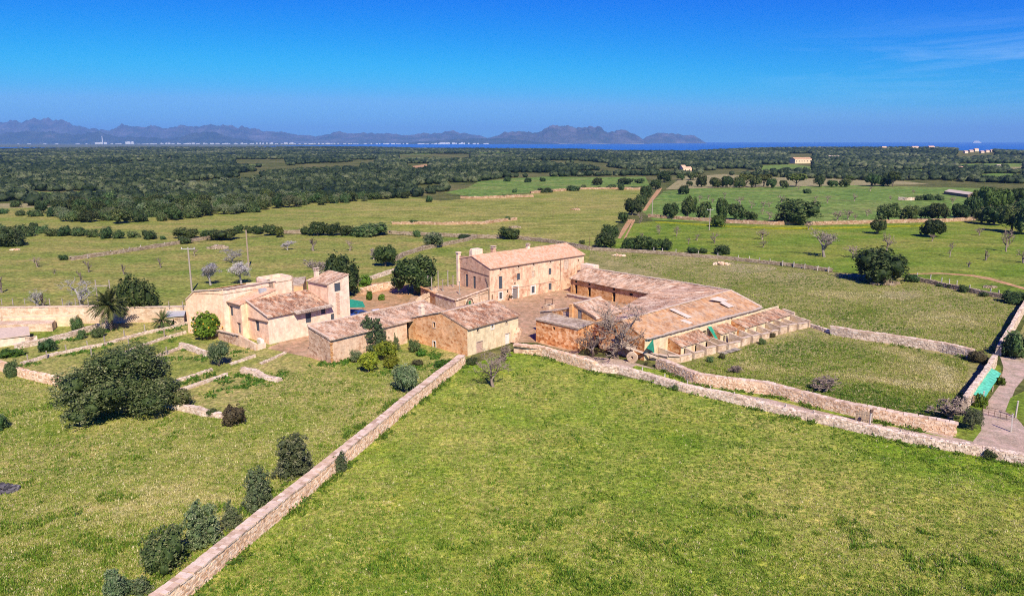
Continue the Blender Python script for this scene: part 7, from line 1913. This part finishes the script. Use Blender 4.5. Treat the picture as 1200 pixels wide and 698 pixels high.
# ship
D = 24500; x = (1145 - 600) / FPX / (CT + ST * 184 / FPX) * D
root = thing('cruise_ship', 'white cruise ship crossing the sea horizon at the right', 'ship', (x, D, -35), 0.15)
m = MB(); V = []; F = []
prof = [(-150, 0), (-150, 26), (130, 26), (165, 30), (140, 0)]
for y in (-18, 18): V += [(a, y, z) for a, z in prof]
n = len(prof); m.add(V, [tuple(range(n))[::-1], tuple(range(n, 2 * n))] + [(i, (i + 1) % n, (i + 1) % n + n, i + n) for i in range(n)]); m.build('hull', MT['town'], root)
m = MB()
for j in range(5): m.box((-10 - j * 4, 0, 31 + j * 9), (250 - j * 26, 30 - j * 2, 8.6))
m.build('superstructure', MT['town'], root)
m = MB(); m.box((-70, 0, 82), (30, 16, 20), 0, 0.5, 0, 0, 0.2); m.build('funnel', MT['car_blue'], root)

# ------------------------------------------------------------------ standing grass in the near fields
def poly_in(poly, x, y):
    ins = np.zeros(len(x), dtype=bool); j = len(poly) - 1
    for i in range(len(poly)):
        xi, yi = poly[i]; xj, yj = poly[j]
        c = ((yi > y) != (yj > y)) & (x < (xj - xi) * (y - yi) / (yj - yi + 1e-9) + xi)
        ins ^= c; j = i
    return ins
def tufts(name, poly, n, seed, hmin, hmax, tint_fn, label, wfac=0.25, blades=4, keep=None):
    rg = np.random.default_rng(seed)
    xs = [p[0] for p in poly]; ys = [p[1] for p in poly]
    x = rg.uniform(max(min(xs), -60), min(max(xs), 1260), n); y = rg.uniform(min(ys), min(max(ys), 730), n)
    k = poly_in(poly, x, y); x = x[k]; y = y[k]; n = len(x)
    u = (x - 600) / FPX; v = (349 - y) / FPX; t = -H / (v * CT - ST)
    gx = u * t; gy = (CT + v * ST) * t
    if keep:
        kk = np.array([keep(a, b) for a, b in zip(gx, gy)]); gx = gx[kk]; gy = gy[kk]; n = len(gx)
    tn = np.array([tint_fn(a, b) for a, b in zip(gx, gy)])
    V = []; T = []
    hh = rg.uniform(hmin, hmax, n) * (0.6 + 0.8 * rg.random(n))
    for b in range(blades):
        a = rg.uniform(0, 2 * np.pi, n); ln = rg.uniform(0.2, 0.9, n) * hh
        bx = gx + rg.normal(scale=0.10, size=n); by = gy + rg.normal(scale=0.10, size=n)
        w = hh * wfac
        p0 = np.stack([bx - np.sin(a) * w, by + np.cos(a) * w, np.zeros(n)], 1)
        p1 = np.stack([bx + np.sin(a) * w, by - np.cos(a) * w, np.zeros(n)], 1)
        p2 = np.stack([bx + np.cos(a) * ln, by + np.sin(a) * ln, hh], 1)
        V.append(np.stack([p0, p1, p2], 1)); T.append(np.clip(tn + rg.normal(scale=0.13, size=n), 0, 1))
    V = np.concatenate(V).reshape(-1, 3)
    o = link(name, np_mesh(name, V, np.arange(len(V)).reshape(-1, 3), np.concatenate(T), MT['grass_blade']))
    tag(o, label, 'grass', None, 'stuff')
def lawn_t(x, y):
    a = 0.7 * mnoise.noise((x / 9, y / 9, 1.0)) + 0.8 * mnoise.noise((x / 2.5, y / 2.5, 4.0)) + 0.9 * mnoise.noise((x / 0.8, y / 0.8, 2.0)) + 0.85 * mnoise.noise((x / 26, y / 26, 7.0))
    s = 0.34 + 0.26 * a
    if R.random() < 0.06 + 0.08 * max(0, a): s = R.uniform(0.6, 0.95)
    return s
def left_t(x, y):
    a = 0.8 * mnoise.noise((x / 8, y / 8, 11.0)) + 0.8 * mnoise.noise((x / 2.2, y / 2.2, 14.0)) + 0.8 * mnoise.noise((x / 0.8, y / 0.8, 12.0)) + 0.9 * mnoise.noise((x / 24, y / 24, 17.0))
    s = 0.44 + 0.30 * a
    if R.random() < 0.18 + 0.15 * max(0, a): s = R.uniform(0.7, 0.95)
    return s
def clump(x, y): return mnoise.noise((x / 3.1, y / 3.1, 31.0)) + 0.6 * mnoise.noise((x / 17, y / 17, 33.0)) > 0.33
tufts('tall_grass', LAWN, 60000, 8, 0.18, 0.36, lambda x, y: R.uniform(0.05, 0.42), 'taller dark green clumps standing in the front meadow', 0.16, 5, clump)
tufts('tall_grass', LEFTF, 60000, 9, 0.18, 0.36, lambda x, y: R.uniform(0.08, 0.5), 'taller green clumps standing in the dry left field', 0.16, 5, lambda x, y: clump(x + 50, y) and y < 112)
BAND = [P(*p)[:2] for p in ((890, 404), (940, 391), (1000, 399), (1060, 413), (1115, 436), (1105, 455), (1030, 446), (960, 440), (880, 428))]
SPOTS = [(P(872, 313)[:2], 10, 6), (P(1055, 346)[:2], 9, 5), (P(932, 322)[:2], 6, 3), (P(990, 345)[:2], 14, 5), (P(1100, 375)[:2], 12, 8), (P(1130, 400)[:2], 9, 7)]
def pen_t(x, y):
    a = 0.7 * mnoise.noise((x / 7, y / 7, 21.0)) + 0.7 * mnoise.noise((x / 2.2, y / 2.2, 24.0)) + 0.7 * mnoise.noise((x / 0.8, y / 0.8, 12.0)) + 1.3 * mnoise.noise((x / 20, y / 20, 27.0))
    s = 0.38 + 0.30 * a
    p = np.array([x, y]); b = 0.0
    for q0, q1 in zip(BAND[:-1], BAND[1:]):
        d = q1 - q0; t_ = np.clip((p - q0) @ d / (d @ d), 0, 1); b = max(b, 1 - float(np.linalg.norm(p - q0 - d * t_)) / 3.0)
    for c, rx, ry in SPOTS: b = max(b, 1.2 - math.hypot((x - c[0]) / rx, (y - c[1]) / ry))
    if b > 0: s += min(0.4, b * 0.6) * R.uniform(0.3, 1.0)
    if R.random() < 0.08: s = R.uniform(0.6, 0.95)
    return s
tufts('grass', LAWN, 170000, 1, 0.08, 0.19, lawn_t, 'bright green meadow grass flecked with pale flowers in front')
tufts('grass', [(222, 702), (316, 619), (410, 541), (530, 440), (470, 415), (388, 430), (316, 440), (262, 490), (190, 480), (90, 455), (0, 440), (-60, 440), (-60, 740), (150, 760)], 120000, 2, 0.08, 0.19, left_t, 'dry mixed grass of the field left of the wall')
tufts('grass', [(815, 449), (900, 461), (1000, 487), (1117, 505), (1128, 475), (1135, 422), (1060, 408), (975, 393), (950, 388), (880, 405), (800, 428)], 52000, 3, 0.10, 0.22, pen_t, 'dry pasture grass between the rubble walls')
tufts('grass', [(940, 378), (890, 362), (800, 330), (700, 300), (690, 294), (850, 305), (973, 320), (1062, 328), (1178, 352), (1195, 362), (1168, 412), (1140, 418), (1060, 403)], 60000, 4, 0.12, 0.25, pen_t, 'dry pasture grass behind the wide barn')

# weeds along the feet of the walls and in the kitchen garden
def weeds(name, lines, seed, label, hmax=0.55, spread=0.7, per_m=5):
    rg = np.random.default_rng(seed); V = []; T = []
    for px, off, dens in lines:
        pts = path_pts(px, off)
        for a, b in zip(pts[:-1], pts[1:]):
            L_ = float(np.linalg.norm(b - a)); n = int(L_ * per_m * dens)
            for i in range(n):
                c = a + (b - a) * rg.random() + rg.normal(scale=spread * 0.5, size=2)
                if mnoise.noise((c[0] / 4, c[1] / 4, seed)) < -0.05: continue
                hh = hmax * rg.uniform(0.3, 1.0); tn = np.clip(rg.normal(0.35, 0.22), 0, 1)
                for k in range(16):
                    p = np.array([c[0], c[1], 0]) + rg.normal(scale=(0.22, 0.22, 0.01)) + np.array([0, 0, hh * rg.uniform(0.1, 0.9)])
                    d1 = rg.normal(size=3) * 0.12; d2 = rg.normal(size=3) * 0.12
                    V += [p - d1, p + d2, p + d1]; T.append(np.clip(tn + rg.normal(scale=0.12), 0, 1))
    V = np.array(V); o = link(name, np_mesh(name, V, np.arange(len(V)).reshape(-1, 3), np.array(T), MT['herb']))
    tag(o, label, 'weeds', None, 'stuff')
weeds('weeds', [([(222, 700), (316, 619), (358, 585), (410, 541), (480, 481), (546, 427)], -0.25, 0.7), ([(160, 694), (262, 619), (340, 560), (450, 480), (535, 421)], 0.0, 0.5),
    ([(606, 411), (632, 417), (671, 429), (694, 437), (756, 447), (860, 474), (950, 495), (1080, 524), (1200, 547)], -0.2, 0.5), ([(773, 433), (815, 451), (900, 463), (1000, 489), (1117, 511)], -0.3, 0.9),
    ([(973, 393), (1060, 406.5), (1138, 421)], -0.3, 0.6)], 3, 'green weeds growing along the feet of the field walls')
weeds('weeds', [([(26, 430), (120, 407), (222, 381)], 0, 0.7), ([(140, 419), (217, 393)], 0, 0.6), ([(168, 429), (214, 409)], -0.8, 1.2), ([(186, 457), (249, 436)], -0.6, 1.2), ([(205, 463), (266, 442)], -0.8, 1.6), ([(285, 438), (330, 449)], -0.6, 1.6), ([(220, 470), (330, 440), (360, 430)], 0, 1.0), ([(205, 421), (250, 420), (290, 410)], 0, 0.9), ([(18, 411), (80, 398), (130, 386)], -0.5, 1.2), ([(363, 420), (388, 428), (460, 409), (480, 409), (528, 421)], -0.4, 1.3), ([(440, 440), (480, 430), (520, 432)], 0, 0.9)], 5, 'low weeds scattered through the kitchen garden and orchard', 0.45, 1.6)
